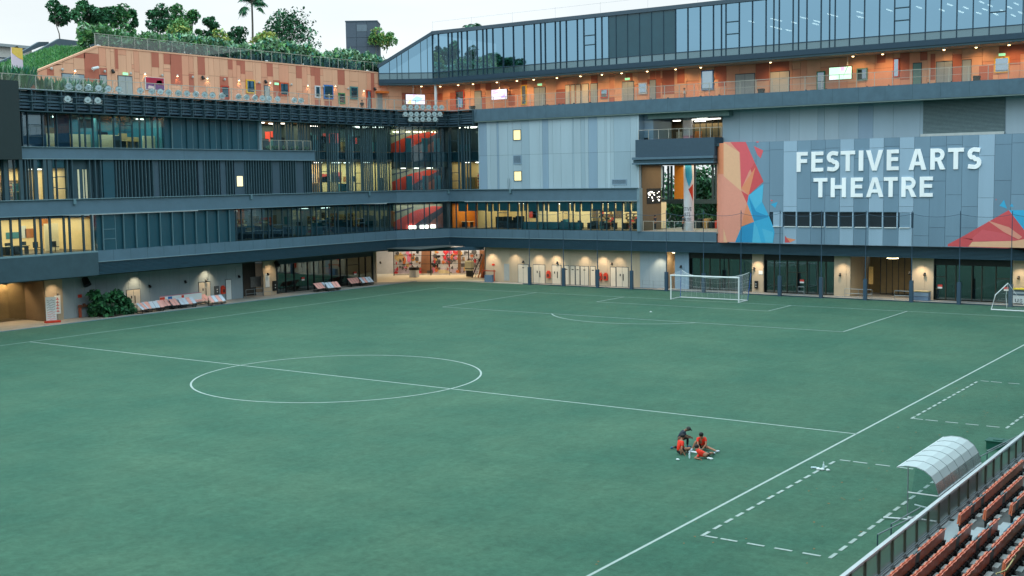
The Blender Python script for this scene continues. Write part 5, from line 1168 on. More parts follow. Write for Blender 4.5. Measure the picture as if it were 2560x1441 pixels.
def plants(F, s0, s1, z, d, n, h, ms, label, name='planter_greenery', size=.35):
    rr = random.Random(int(abs(s0*10))); mb = MB()
    for i in range(n):
        s = rr.uniform(s0, s1); c = F.P(s, d-rr.uniform(0, .5), z)
        for j in range(9):
            a = rr.uniform(0, 2*pi); e_ = c+Vector((cos(a)*h*.45, sin(a)*h*.45, h*rr.uniform(.5, 1.1))); w_ = Vector((-sin(a), cos(a), 0))*size*.18; m_ = (c+e_)/2+Vector((0, 0, .1*h))
            mb.face([c, m_+w_, e_, m_-w_], rr.choice(ms))
    return tagp(mb.build(name, kind='stuff'), label, 'plants')
plants(FL, FL.su(660, 360), FL.su(772, 360), 15.95, -.2, 22, .5, [lf[2], lf[1]], 'low green plants behind the small balcony glass')
plants(FL, FL.su(-10, 200), FL.su(96, 200), 20.9, -.9, 46, 2.0, [lf[5], lf[4], lf[1]], 'broad leaved palms behind the railing at the far left', size=.9)
plants(FL, FL.su(128, 210), FL.su(275, 215), 20.3, -1.4, 60, 1.9, [lf[4], lf[1], lf[5]], 'blue green broad leaved plants in front of the orange wall', size=.9)
plants(FR_, FR_.su(1745, 560, -9), FR_.su(1790, 560, -9), 6.5, -9, 20, 1.5, [lf[0], lf[1]], 'dark shrubs on the open terrace')
# woodland seen through the terrace opening
for i, (x, y, h, w_) in enumerate(((-16, 88, 14.5, 11), (-8.5, 90, 15, 12), (-1, 92, 14.8, 11), (-24, 96, 15, 12), (6, 97, 14, 11))):
    tree((x, y, -.1), h, w_, [lf[1], lf[0], lf[2]] if i % 2 else D, 40+i, f'{ORD(i)} leafy green tree behind the building, seen through the open terrace', clumps=24, trunk_h=.1, dens=230, size=.5, group='trees behind the terrace', name='tree', tr=.2)

# ================================================================== FLOODLIGHTS
fl_w = mat('floodlight shell', (232, 238, 238), 1, .45, .06); fl_g = mat('floodlight lens', (190, 206, 212), 1, .15, .1, spec=.8)
def floodlight_proto():
    t = thing('floodlight', '', 'floodlight', loc=(0, 0, 0), group='floodlights on the catwalk')
    mb = MB(); ax = Vector((1, 0, 0))
    pr_ = [(-.30, .10), (-.24, .2), (-.06, .30), (.06, .33), (.12, .34)]; n = 14
    for (x0, r0), (x1, r1) in zip(pr_, pr_[1:]):
        for i in range(n):
            a, b_ = 2*pi*i/n, 2*pi*(i+1)/n; mb.face([(x0, r0*cos(a), r0*sin(a)), (x1, r1*cos(a), r1*sin(a)), (x1, r1*cos(b_), r1*sin(b_)), (x0, r0*cos(b_), r0*sin(b_))], fl_w)
    mb.face([(-.30, .10*cos(2*pi*i/n), .10*sin(2*pi*i/n)) for i in range(n)], fl_w); mb.build('reflector_housing', t)
    mb = MB(); mb.face([(.09, .31*cos(2*pi*i/n), .31*sin(2*pi*i/n)) for i in range(n)], fl_g); mb.build('lens', t)
    mb = MB(); mb.ball((.10, 0, 0), .04, .13, .13, mat('floodlight bulb shield', (160, 178, 184), .9)); mb.build('bulb_shield', t)
    mb = MB(); mb.tube([(0, -.38, .0), (-.02, -.36, -.38), (-.02, .36, -.38), (0, .38, 0)], .03, fl_w, 5); mb.build('yoke', t)
    mb = MB(); mb.tube([(-.45, .15, 0), (-.25, .05, .02)], .07, fl_w, 7); mb.build('gear_box', t)
    return t
fp = floodlight_proto(); fused = [False]
def put_flood(p, rz, pitch, label):
    o = fp if not fused[0] else dup(fp, p); fused[0] = True; o.location = p; o.scale = (.88,)*3; o.rotation_mode = 'XYZ'; o.rotation_euler = (0, pitch, rz); o['label'] = label
fu = [173, 198, 222, 248, 272, 298, 352, 380, 402, 422, 446, 467, 490, 511, 531, 555, 596, 616, 637, 655, 672, 693, 735, 752]
rr = random.Random(19)
for i, u in enumerate(fu):
    s = FL.su(u, 235, .45); put_flood(FL.P(s, .45, 21.32), rr.uniform(-.5, -.2) if i > 16 else rr.uniform(-1.0, -.45), rr.uniform(.1, .5), f'{ORD(i)} white floodlight from the left in the row along the catwalk top')
for i, u in enumerate((170, 220, 245)):
    s = FL.su(u, 252, .9); put_flood(FL.P(s, .9, 20.15), -.75, .15, f'{ORD(i)} of three floodlights hung below the left catwalk row')
for row, (lst, v, nm) in enumerate((((1011, 1027, 1042, 1057, 1072, 1089, 1104), 268, 'top'), ((1014, 1028, 1042, 1057, 1072, 1086, 1100), 285, 'middle'), ((1027, 1042, 1057, 1072, 1088), 298, 'bottom'))):
    for i, u in enumerate(lst):
        s, z = FK.px(u, v, .9); put_flood(FK.P(s, .9, z), -1.0, .2, f'{ORD(i)} floodlight from the left in the {nm} row of the corner cluster')

# ================================================================== WALL FITTINGS
def bracket_lamp_proto():
    t = thing('wall_speaker', '', 'wall lamp', loc=(0, 0, 0), group='small round fittings on the walls')
    mb = MB(); mb.tube([(0, 0, 0), (.16, 0, 0)], .03, black, 6); mb.build('arm', t)
    mb = MB(); mb.tube([(.08, 0, .14), (.24, 0, -.12)], .11, black, 9, r1=.15); mb.build('body', t); return t
bp = bracket_lamp_proto(); bused = [False]
def fit(F, u, v, label, scale=1.0, grp=None, rot=None):
    global bp
    s, z = F.px(u, v, .02); p = F.P(s, .0, z); o = bp if not bused[0] else dup(bp, p); bused[0] = True; o.location = p
    o.rotation_euler = (0, 0, math.atan2(F.n[1], F.n[0])); o.scale = (scale,)*3; o['label'] = label
    if grp: o['group'] = grp
for i, (u, v) in enumerate(((143, 738), (237, 730), (373, 716), (462, 705), (514, 702), (596, 692), (668, 686), (949, 657))): fit(GLf, u, v, f'{ORD(i)} small black wall fitting from the left on the ground floor of the left wing', .9)
fit(GLf, 209, 705, 'large black loudspeaker high on the grey wall left of the bush', 2.6); fit(GLf, 687, 661, 'large black loudspeaker at the corner of the glazed shop front', 2.0)
for i, (u, v) in enumerate(((1309, 655), (1394, 657), (1531, 660), (1703, 667), (1886, 672), (2101, 687), (2275, 683), (2312, 686), (2547, 694))): fit(GR, u, v, f'{ORD(i)} small black wall fitting from the left behind the net poles', .85)
for i, (u, v) in enumerate(((280, 179), (505, 195), (662, 205), (935, 223))): fit(OL, u, v, f'{ORD(i)} small dark camera from the left on the orange rooftop wall', 1.1)
wsp = thing('wall_speaker', '', 'speaker', loc=(0, 0, 0), group='round white speakers on the orange wall')
mb = MB(); mb.tube([(0, 0, 0), (.14, 0, 0)], .05, white, 8); mb.build('arm', wsp); mb = MB(); mb.ball((.16, 0, 0), .09, .14, .14, mat('speaker shell', (190, 190, 184), .85), 10, 6); mb.build('shell', wsp)
for i, (u, v) in enumerate(((127, 172), (154, 174), (260, 179), (325, 184), (404, 189), (480, 193), (560, 199), (646, 207), (727, 212), (806, 217), (869, 222))):
    s, z = OL.px(u, v, .02); o = wsp if i == 0 else dup(wsp, (0, 0, 0)); o.location = OL.P(s, 0, z); o['label'] = f'{ORD(i)} round white speaker from the left on the orange rooftop wall'
sco = thing('wall_lamp', '', 'wall lamp', loc=(0, 0, 0), group='small warm wall lamps')
mb = MB(); mb.cube(0, .12, -.07, .07, 0, .16, white); mb.build('housing', sco); mb = MB(); mb.cube(.02, .11, -.06, .06, -.03, 0, emit_w); mb.build('lens', sco)
for i, (u, v) in enumerate(((187, 178), (362, 186), (443, 191), (518, 197), (597, 202), (675, 208), (769, 215), (838, 216), (909, 228))):
    s, z = OL.px(u, v, .02); o = sco if i == 0 else dup(sco, (0, 0, 0)); o.location = OL.P(s, 0, z); o['label'] = f'{ORD(i)} small warm lamp from the left glowing on the orange rooftop wall'
    spot('wall lamp light', OL.P(s, .22, z-.05), OL.P(s, .05, z-1.5), 14, 100, (1, .62, .26), .04)
cc = thing('cctv_camera', 'white tubular security camera on the terracotta strip of the orange wall', 'camera', base=OL.P(OL.su(233, 171), 0, OL.px(233, 171)[1]))
s, z = OL.px(233, 171); mb = MB(); mb.tube([OL.P(s-.45, .5, z-.1), OL.P(s+.35, .3, z+.08)], .13, white, 8); mb.build('body', cc); mb = MB(); mb.tube([OL.P(s, 0, z-.25), OL.P(s, .35, z-.1)], .05, white, 6); mb.build('bracket', cc)
ex = mat('exit sign green', (150, 226, 170), 1, emit=.9)
for u, v, F in ((314, 185, OL), (692, 210, OL), (1349, 212, ORR), (1568, 198, ORR), (2505, 137, ORR)):
    s, z = F.px(u, v, .1); mb = MB(); mb.box(F, s-.3, s+.3, .04, .1, z-.12, z+.12, ex); tagp(mb.build('exit_sign'), {314: 'green exit sign over the left rooftop door', 692: 'green exit sign left of the orange framed window', 1349: 'green exit sign over the wide grey door beside the yellow window', 1568: 'green exit sign over the grey door left of the white framed window', 2505: 'green exit sign over the yellow framed window at far right'}[u], 'exit sign', 'exit signs')
# screens and posters
def screen(F, u0, v0, u1, v1, m, d, label, shapes, cat='screen', hang=None, name='display_screen'):
    a, b_, z0, z1 = rect(F, u0, v0, u1, v1, d); t = thing(name, label, cat, base=F.P((a+b_)/2, d, z0))
    mb = MB(); mb.box(F, a, b_, d-.12, d, z0, z1, black if cat == 'screen' else white); mb.build('casing', t)
    mb = MB(); mb.box(F, a+.05, b_-.05, d, d+.01, z0+.05, z1-.05, m); mb.build('picture', t)
    for i, (p, mm) in enumerate(shapes): mb = MB(); mb.prism(F, [(a+(b_-a)*x, z0+(z1-z0)*y) for x, y in p], d+.011, d+.016, mm); mb.build('picture_shape', t)
    if hang:
        mb = MB()
        for q in hang: mb.tube([F.P(a+(b_-a)*q, d-.06, z1), F.P(a+(b_-a)*q, d-.06, 24.2)], .02, white, 5)
        mb.build('hanger', t)
E_ = lambda n, c, k=1.0: mat(n, c, 1, emit=k)
screen(OL, 364, 194, 411, 226, mat('poster purple', (104, 60, 120), .95), .15, 'purple and red poster board on the orange rooftop wall', [([(0.03, .55), (.97, .4), (.97, .97), (.03, .97)], mat('poster crimson', (170, 44, 70), .95)), ([(.1, .1), (.5, .08), (.4, .3), (.15, .35)], mat('poster pale', (220, 190, 190), .95)), ([(.55, .5), (.9, .45), (.85, .8), (.6, .75)], mat('poster blue', (70, 80, 160), .95))], 'poster', name='poster_board')
screen(OC, 1014, 236, 1063, 262, E_('screen white', (236, 226, 240), .9), 2.2, 'bright pastel screen hanging above the corner floodlights', [([(.3, .4), (.6, .2), (.9, .6), (.5, .9)], E_('screen cyan', (170, 220, 240), .9)), ([(.05, .1), (.3, .05), (.25, .5)], E_('screen yellow', (250, 230, 150), .9)), ([(.4, .6), (.6, .9), (.35, .95)], E_('screen pink', (240, 180, 220), .9))], hang=(.4, .8))
screen(ORR, 1228, 223, 1268, 250, E_('screen white', (236, 226, 240)), 1.6, 'lilac screen hanging over the walkway left of the yellow window', [([(.1, .5), (.5, .6), (.4, .95), (.1, .9)], E_('screen pink', (240, 180, 220))), ([(.55, .1), (.9, .2), (.85, .7)], E_('screen lilac', (190, 170, 230)))], hang=(.5,))
screen(ORR, 2072, 167, 2130, 200, E_('screen mint', (196, 240, 206), 1.1), 1.6, 'mint green screen hanging over the walkway beside the emerald door', [([(.03, .05), (.35, .05), (.3, .3), (.05, .4)], E_('screen white', (236, 226, 240))), ([(.5, .65), (.68, .65), (.68, .95), (.5, .95)], E_('screen pink', (240, 180, 220))), ([(.62, .1), (.7, .6), (.8, .95), (.83, .95), (.7, .5)], E_('screen green', (90, 170, 120)))], hang=(.8,))
# ground floor scallops of lamp light
for i, u in enumerate((128, 335, 513, 672, 955)):
    s = gs(u, 700); spot('wall wash', GLf.P(s, 1.0, 3.9), GLf.P(s, .0, .6), (170, 300, 300, 150, 220)[i], 92, (1, .74, .46), .05, .85)
for i, u in enumerate((1232, 1290, 1349, 1392, 1464, 1509, 1548, 1652, 1895, 2108, 2305, 2552)):
    s = gr_(u, 690); spot('wall wash', GR.P(s, 1.0, 4.0), GR.P(s, 0, .6), (340, 220, 290, 360, 260)[i % 5], 92, (1, .76, .50), .05, .85)
spot('gate wash', GR.P(gr_(1672), -2.5, 3.8), GR.P(gr_(1672), -4, 0), 200, 120); spot('entrance wash', GLf.P(gs(60), -2, 3.8), GLf.P(gs(60), -4, 0), 420, 140)

# ================================================================== NET POLES AND GOALS
pole = thing('net_pole', '', 'pole', loc=(0, 0, 0), group='poles of the ball net behind the goal')
polem = mat('pole paint', (58, 84, 104), .85, .5, .08)
mb = MB(); mb.tube([(0, 0, 0), (0, 0, 2.7)], .055, polem, 8); mb.tube([(0, 0, 2.7), (0, 0, 4.7)], .045, polem, 8); mb.tube([(0, 0, 4.7), (0, 0, 8.8)], .034, polem, 8); mb.build('shaft', pole)
mb = MB(); mb.cube(-.17, .17, -.15, .15, 0, 2.1, polem); mb.build('base_pad', pole)
mb = MB(); mb.tube([(0, -.03, 8.55), (0, .2, 8.6)], .03, polem, 5); mb.build('pulley_arm', pole)
pxs = [-26.35, -21.6, -17.05, -12.65, -8.3, -3.85, .45, 4.75, 9.15, 13.65, 18.15, 22.6, 27.2, 31.8]
for i, x in enumerate(pxs):
    o = pole if i == 0 else dup(pole, (0, 0, 0)); o.location = (x, 60.35, 0); o['label'] = f'{ORD(i)} slate blue net pole from the left behind the goal line'
for i, (a, b_) in enumerate(zip(pxs, pxs[1:])):
    mb = MB(); P = [(a+(b_-a)*k/8, 60.35, 8.5-.28*4*(k/8)*(1-k/8)) for k in range(9)]; mb.tube(P, .018, polem, 4)
    mb.tube([(a, 60.35, .25), (b_, 60.35, .25)], .02, polem, 4); o = mb.build('safety_net'); tagp(o, f'fine ball net with sagging top rope, {ORD(i)} bay from the left', 'net', 'bays of the ball net')
    mb = MB()
    for k in range(8): mb.face([(P[k][0], 60.35, .25), (P[k+1][0], 60.35, .25), P[k+1], P[k]], netf)
    n_ = mb.build('mesh'); n_.parent = o
gm = white
goal = thing('football_goal', 'white full size football goal with net and blue stays on the goal line', 'goal', base=(0, HL, 0))
gx0, gx1, gz, gy = -3.70, 3.74, 2.46, HL+.02
for nm, pts in (('goal_post', [(gx0, gy, 0), (gx0, gy, gz)]), ('goal_post', [(gx1, gy, 0), (gx1, gy, gz)]), ('crossbar', [(gx0-.06, gy, gz), (gx1+.06, gy, gz)])):
    mb = MB(); mb.tube(pts, .075, gm, 8); mb.build(nm, goal)
mb = MB(); by = gy+2.1; mb.tube([(gx0, gy, .05), (gx0, by, .05), (gx1, by, .05), (gx1, gy, .05)], .05, gm, 6); mb.build('ground_frame', goal)
for x in (gx0, gx1): mb = MB(); mb.tube([(x, by, .05), (x+.15*(1 if x > 0 else -1), by+.45, 2.75)], .035, mat('blue stay', (40, 84, 160), .9), 6); mb.build('net_stay', goal)
mb = MB(); ny = by+.35; tops = [(gx0+(gx1-gx0)*k/12, gy, gz+.05) for k in range(13)]
backs = [(gx0+(gx1-gx0)*k/12, ny-.9*sin(pi*k/12), gz+.35-.62*sin(pi*k/12)**.6) for k in range(13)]; bots = [(gx0+(gx1-gx0)*k/12, by, .08) for k in range(13)]
for k in range(12): mb.face([tops[k], tops[k+1], backs[k+1], backs[k]], netw); mb.face([backs[k], backs[k+1], bots[k+1], bots[k]], netw)
for x, q in ((gx0, 0), (gx1, 12)): mb.face([tops[q], backs[q], bots[q], (x, gy, .05)], netw)
for k in range(0, 12):
    for a, b_ in ((tops[k], backs[k]), (backs[k], bots[k])): mb.tube([a, b_], .005, gm, 3)
mb.tube(backs, .02, gm, 4)
for f in (.25, .5, .75): mb.tube([tuple(Vector(b_)*(1-f)+Vector(c_)*f) for b_, c_ in zip(backs, bots)], .004, gm, 3)
for q in (0, 12):
    for f in (.33, .66): mb.tube([tuple(Vector(tops[q])*(1-f)+Vector((tops[q][0], gy, .05))*f), tuple(Vector(backs[q])*(1-f)+Vector(bots[q])*f)], .004, gm, 3)
mb.build('net', goal)
g2 = thing('training_goal', 'small folded white training goal with sagging net at the right edge', 'goal', base=(27, 57, 0))
A0, A1 = gnd(2478, 775.5), gnd(2640, 784); topp = gnd(2510, 775)+Vector((.1, .9, 2.35)); 
mb = MB(); mb.tube([A0+Vector((0, 0, .05)), A1+Vector((0, 0, .05))], .06, gm, 6); mb.build('ground_bar', g2)
bk = A0+Vector((.9, 1.9, .05)); tp2 = A1+(topp-A0)
mb = MB(); mb.tube([A0+Vector((0, 0, .05)), A0+Vector((.25, .35, 1.35)), topp], .045, gm, 6); mb.build('side_frame', g2)
mb = MB(); mb.tube([topp, topp+Vector((-.25, .4, -1.2)), bk], .025, gm, 5); mb.tube([topp, bk+Vector((1.6, .3, 0))], .02, gm, 5); mb.build('rear_frame', g2)
mb = MB(); m1 = A0+Vector((.25, .35, 1.35)); mb.face([A0, m1, topp, bk], netw); mb.face([topp, bk, bk+Vector((1.6, .3, 0))], netw); mb.face([A0, A1, A1+Vector((0, 1.4, .1)), bk], netw); mb.face([topp, bk+Vector((1.6, .3, 0)), A1+Vector((0, 1.4, .1))], netw)
for f in (.2, .4, .6, .8): mb.tube([tuple(A0.lerp(topp, f)), tuple(bk.lerp(topp, f))], .004, gm, 3)
mb.build('net', g2)

# ================================================================== SIDELINE: SHELTER, RAILING, STAND
dug = thing('team_shelter', 'curved translucent team shelter with clear panels in front of the railing', 'shelter', base=(40.8, -10, 0))
y0, y1 = -13.05, -7.2
prof = [(39.86, 1.86), (40.15, 1.93), (40.5, 1.93), (40.80, 1.84), (41.04, 1.66), (41.20, 1.40), (41.30, 1.06), (41.35, .6), (41.36, .1)]
poly = glass('milky polycarbonate', (.72, .82, .84), (.8, .88, .9), .12, .25)
frost = bpy.data.materials.new('frosted roof sheet'); frost.use_nodes = True; t_ = frost.node_tree; b_ = t_.nodes['Principled BSDF']; b_.inputs['Base Color'].default_value = (.62, .68, .68, 1); b_.inputs['Roughness'].default_value = .42
xm = t_.nodes.new('ShaderNodeMixShader'); xt = t_.nodes.new('ShaderNodeBsdfTransparent'); xt.inputs[0].default_value = (.8, .9, .9, 1); xm.inputs[0].default_value = .80; t_.links.new(xt.outputs[0], xm.inputs[1]); t_.links.new(b_.outputs[0], xm.inputs[2]); t_.links.new(xm.outputs[0], t_.nodes['Material Output'].inputs[0])
for k in range(6):
    ya, yb = y0+(y1-y0)*k/6, y0+(y1-y0)*(k+1)/6; mb = MB()
    for i in range(8):
        p, q = prof[i], prof[i+1]; m_ = frost if i < 5 else poly
        mb.hexa([(p[0], ya, p[1]), (q[0], ya, q[1]), (q[0], yb, q[1]), (p[0], yb, p[1]), (p[0]+.01, ya, p[1]+.012), (q[0]+.01, ya, q[1]+.012), (q[0]+.01, yb, q[1]+.012), (p[0]+.01, yb, p[1]+.012)], m_)
    mb.build('roof_panel', dug)
for k in range(7):
    y = y0+(y1-y0)*k/6; mb = MB(); mb.tube([(a+.005, y, b__+.02) for a, b__ in prof], .012, steel, 6); mb.build('rib', dug)
for y in (y0, y1):
    mb = MB(); mb.tube([(40.24, y, 0), (40.24, y, 1.92)], .022, steel, 6); mb.build('leg', dug)
    mb = MB(); mb.tube([(40.24, y, 1.0), (41.31, y, 1.0)], .025, white, 6); mb.tube([(40.24, y, .08), (41.36, y, .08)], .03, white, 6); mb.build('brace', dug)
    mb = MB(); mb.face([(40.24, y, .1)]+[(a, y, b__) for a, b__ in prof[2:]], poly); mb.build('end_panel', dug)
for a, z, r_ in ((39.86, 1.86, .03), (41.32, 1.0, .025)): mb = MB(); mb.tube([(a, y0, z), (a, y1, z)], r_, white, 6); mb.build('long_rail', dug)
mb = MB(); mb.cube(40.85, 41.2, y0+.3, y1-.2, .42, .47, mat('bench orange', (196, 110, 66), .8)); mb.cube(41.2, 41.24, y0+2.4, y1-.3, .5, .95, mat('bench orange', (196, 110, 66), .8)); mb.cube(41.2, 41.24, y0+.5, y0+2.3, .5, .95, mat('bench teal', (30, 110, 110), .8)); mb.build('bench', dug)
mb = MB(); mb.tube([(39.5, y0-.4, .06), (40.6, y0-.1, .06)], .03, white, 6); mb.tube([(40.2, y0+1.0, .3), (41.2, y0+.6, .3)], .03, white, 6); mb.build('ground_strut', dug)
tagp_o = thing('water_bag', 'small pale blue bag standing inside the team shelter', 'bag', base=(41.0, -8.3, 0)); mb = MB(); mb.ball((41.0, -8.3, .62), .16, .2, .14, mat('bag blue', (90, 140, 180), .9)); mb.ball((41.1, -8.0, .68), .1, .08, .2, white); mb.build('body', tagp_o)
crate = thing('plastic_crate', 'dark green plastic crate on the turf beyond the team shelter', 'crate', base=gnd(2496, 1122))
cb = gnd(2496, 1122); mb = MB(); mg = mat('crate green', (20, 92, 74), .8, .5); x_, y_ = cb.x, cb.y
for a in ((-.45, .45, -.35, -.30, 0, .36), (-.45, .45, .30, .35, 0, .36), (-.45, -.40, -.3, .3, 0, .36), (.40, .45, -.3, .3, 0, .36), (-.4, .4, -.3, .3, 0, .06)): mb.cube(x_+a[0], x_+a[1], y_+a[2], y_+a[3], a[4], a[5], mg)
mb.build('body', crate); mb = MB(); mb.cube(x_-.5, x_+.5, y_-.4, y_+.4, .36, .40, mg); mb.cube(x_-.2, x_+.2, y_-.2, y_+.2, .401, .43, mg); mb.build('lid', crate)

stand = thing('grandstand', 'pale concrete spectator stand with stepped rows at the lower right', 'stand', base=(45, -15, 0))
stc = mat('stand concrete', (170, 180, 182), .85, .85, .12, 1.2, bump=.2); std_ = mat('dark stand tread', (96, 100, 98), .8, .9, .2, 2)
mb = MB(); mb.cube(41.75, 42.14, -70, 60, -.05, .42, stc); mb.build('front_walkway', stand)
mb = MB(); mb.cube(41.66, 41.75, -70, 60, -.05, .50, std_); mb.build('front_kerb', stand)
AY0, AY1 = -17.55, -15.85
for i in range(26):
    zt = .50+.285*i
    mb = MB(); xa = 42.15+.8*i; 
    for ya, yb, mm in ((-70, AY0, std_ if i else stc), (AY0, AY1, stc), (AY1, 60, std_ if i else stc)): mb.cube(xa, xa+.82, ya, yb, -.05, zt+.004*(mm is stc), mm)
    mb.build('tier', stand)
    if i: mb = MB(); mb.cube(xa-.012, xa+.05, AY0, AY1, zt-.02, zt+.02, mat('step nosing', (60, 110, 130), .8)); mb.cube(xa+.4, xa+.82, AY0+.05, AY1-.05, zt, zt+.14, stc); mb.build('aisle_step', stand)
mb = MB(); mb.cube(66, 67, -95, 62, 0, 21, band); mb.cube(52, 66, -95, 62, 21, 21.6, darkwall)  # unseen back wall and canopy, added to darken the near right turf
for y in range(-90, 60, 12): mb.cube(65.2, 66, y, y+.8, 9, 21, bandd)
mb.build('shade_wall_and_canopy', stand)
sb = thing('shade_block', 'unseen slate block added behind the camera to shade the near end of the pitch', 'building', base=(0, -80, 0)); mb = MB(); mb.cube(-60, 67, -110, -84, 0, 21, band); mb.build('wall', sb)  # unseen block, added to block sky light from the near turf
seat_o = mat('orange seat shell', (204, 114, 80), 1, .4, .10, 2, obv=.12); seat_e = mat('orange seat rim', (226, 138, 112), .85, .4, .05); seat_g = mat('grey seat shell', (92, 104, 106), .8, .45, .1, 2); seat_i = mat('orange seat front', (208, 92, 60), 1, .45, .1, obv=.12)
dash = mat('white nosing dash', (214, 220, 216), .7, .6, .05)
def seat_proto(grey):
    t = thing('stadium_seat', '', 'seat', loc=(0, 0, 0), group='tip-up seats of the stand'); a = seat_g if grey else seat_o; f_ = seat_g if grey else seat_i
    mb = MB(); H = .745; w = .214; n = 6      # backrest: rounded top, slightly hollow
    pf = [(-w, .33), (-w, H-.08), (-w*.7, H-.02), (0, H), (w*.7, H-.02), (w, H-.08), (w, .33)]
    bx = lambda y, z: .03+.05*(z-.3)/.55-.075*(y/w)**2
    k = len(pf); v = [(bx(y, z), y, z) for y, z in pf]; v2 = [(bx(y, z)-.035, y, z) for y, z in pf]
    mb.face(v, a); mb.face(list(reversed(v2)), f_)
    for i in range(k): j = (i+1) % k; mb.face([v[i], v2[i], v2[j], v[j]], seat_e if not grey and 0 < i < 5 else a)
    mb.tube([(p[0]-.012, p[1], p[2]) for p in v[1:6]], .013, seat_e if not grey else mat('grey seat rim', (150, 164, 168), .8), 5)
    mb.build('backrest', t)
    mb = MB(); c = [(-.15, -w+.02, .36), (-.15, w-.02, .36), (-.11, w-.04, .68), (-.11, 0, .71), (-.11, -w+.04, .68)]; c2 = [(x+.05, y, z) for x, y, z in c]
    mb.face(list(reversed(c)), f_); mb.face(c2, f_)
    for i in range(5): j = (i+1) % 5; mb.face([c[i], c[j], c2[j], c2[i]], a)
    mb.build('seat', t)
    mb = MB(); mb.cube(-.12, .05, -.03, .03, .02, .36, black); mb.cube(-.10, .02, -.2, .2, .28, .34, black); mb.build('bracket', t)
    return t
so_, sg_ = seat_proto(0), seat_proto(1); used = {0: 0, 1: 0}
NM = ['front', 'second', 'third', 'fourth', 'fifth']
def put_seat(i, y, side, k, grey):
    pr_ = sg_ if grey else so_; p = (42.83+.8*i, y, .53+.285*i); lb = f'{"grey" if grey else "orange"} seat, {ORD(k)} from the aisle, {NM[i]} row, {"nearer" if side else "farther"} seat block'
    o = pr_ if not used[grey] else dup(pr_, p); used[grey] = 1; o.location = p; o['label'] = lb
rowsA = [(13, {6}), (15, {3}), (16, {2, 5}), (16, {9}), (14, {3, 6})]; rowsB = [(21, {3, 6}), (12, {5}), (6, {1})]
SP = .437
for i, (n, g_) in enumerate(rowsA):
    for k in range(n):
        if i == 4 and k < 7: continue
        put_seat(i, AY0-.1-SP*(k+.5), 1, k, 1 if k in g_ else 0)
for i, (n, g_) in enumerate(rowsB):
    for k in range(n): put_seat(i, AY1+.02+SP*(k+.5), 0, k, 1 if k in g_ else 0)
mb = MB()
for i in range(1, 6):
    y = -26.5
    while y < 2:
        if not AY0-.1 < y+.2 < AY1: mb.cube(42.15+.8*i-.07, 42.15+.8*i+.09, y, y+.46, .50+.285*i-.05, .50+.285*i+.03, dash)
        y += SP*2
mb.build('nosing_marks', stand, kind='stuff')
rp = mat('barrier rope', (206, 188, 130), .8)
mb = MB(); yy = AY0-.1-SP*7; z_ = .42+.285*4+.8; P = [(46.0, yy-.1*j, z_+.06*sin(j*2.1)) for j in range(4)]+[(46.08+.05*sin(j), yy-.3-.35*j, z_-.02+.05*cos(j*1.7)) for j in range(12)]; mb.tube(P, .022, rp, 5); tagp(mb.build('tie_rope'), 'pale yellow rope wound over the fifth row of seats', 'rope')

rail = thing('stand_railing', 'long steel railing with perforated panels in front of the spectator stand', 'railing', base=(41.9, -12, .42))
ys = [-29.9+1.235*k for k in range(0, 28)]; dbr = mat('bronze post', (70, 72, 58), .8, .5)
for i, y in enumerate(ys):
    mb = MB(); mb.cube(41.86, 41.94, y-.035, y+.035, .42, 1.38, dbr); mb.cube(41.94, 42.12, y-.05, y+.05, .42, .47, dbr); mb.build('post', rail)
    if i+1 < len(ys):
        y2 = ys[i+1]; mb = MB(); mb.face([(41.89, y+.07, .62), (41.89, y2-.07, .62), (41.89, y2-.07, 1.28), (41.89, y+.07, 1.28)], MATS['perforated mesh']); 
        for z in (.62, 1.28): mb.cube(41.875, 41.905, y+.07, y2-.07, z-.015, z+.015, mat('panel trim', (140, 156, 158), .8))
        mb.build('infill_panel', rail)
mb = MB(); mb.cube(41.84, 41.97, ys[0], ys[-1], 1.38, 1.44, mat('pale handrail', (200, 206, 206), .85, .35)); mb.build('top_rail', rail)
for z in (.50, .60): mb = MB(); mb.tube([(41.95, ys[0], z), (41.95, ys[-1], z)], .03, steel, 6); mb.build('lower_rail', rail)
rh = thing('ramp_handrail', 'thin sloping handrails on the pitch side below the team shelter', 'railing', base=(41, -15, 0))
for a, b_, c_ in (((2194, 1337), (2292, 1289), 1.0), ((2228, 1311), (2300, 1270), 1.05)):
    p, q = gnd(*a, c_), gnd(*b_, c_); mb = MB(); mb.tube([p, q], .022, steel, 6); mb.build('hand_rail', rh); mb = MB(); mb.tube([p, (p.x, p.y, 0)], .022, bandd, 6); mb.build('post', rh)
rh2 = thing('ramp_handrail', 'thin sloping handrails beside the green crate beyond the team shelter', 'railing', base=(41, -2, 0))
for a, b_, c_ in (((2450, 1142), (2540, 1097), 1.0), ((2468, 1128), (2545, 1090), 1.05)):
    p, q = gnd(*a, c_), gnd(*b_, c_); mb = MB(); mb.tube([p, q], .022, steel, 6); mb.build('hand_rail', rh2); mb = MB(); mb.tube([p, (p.x, p.y, 0)], .022, bandd, 6); mb.build('post', rh2)

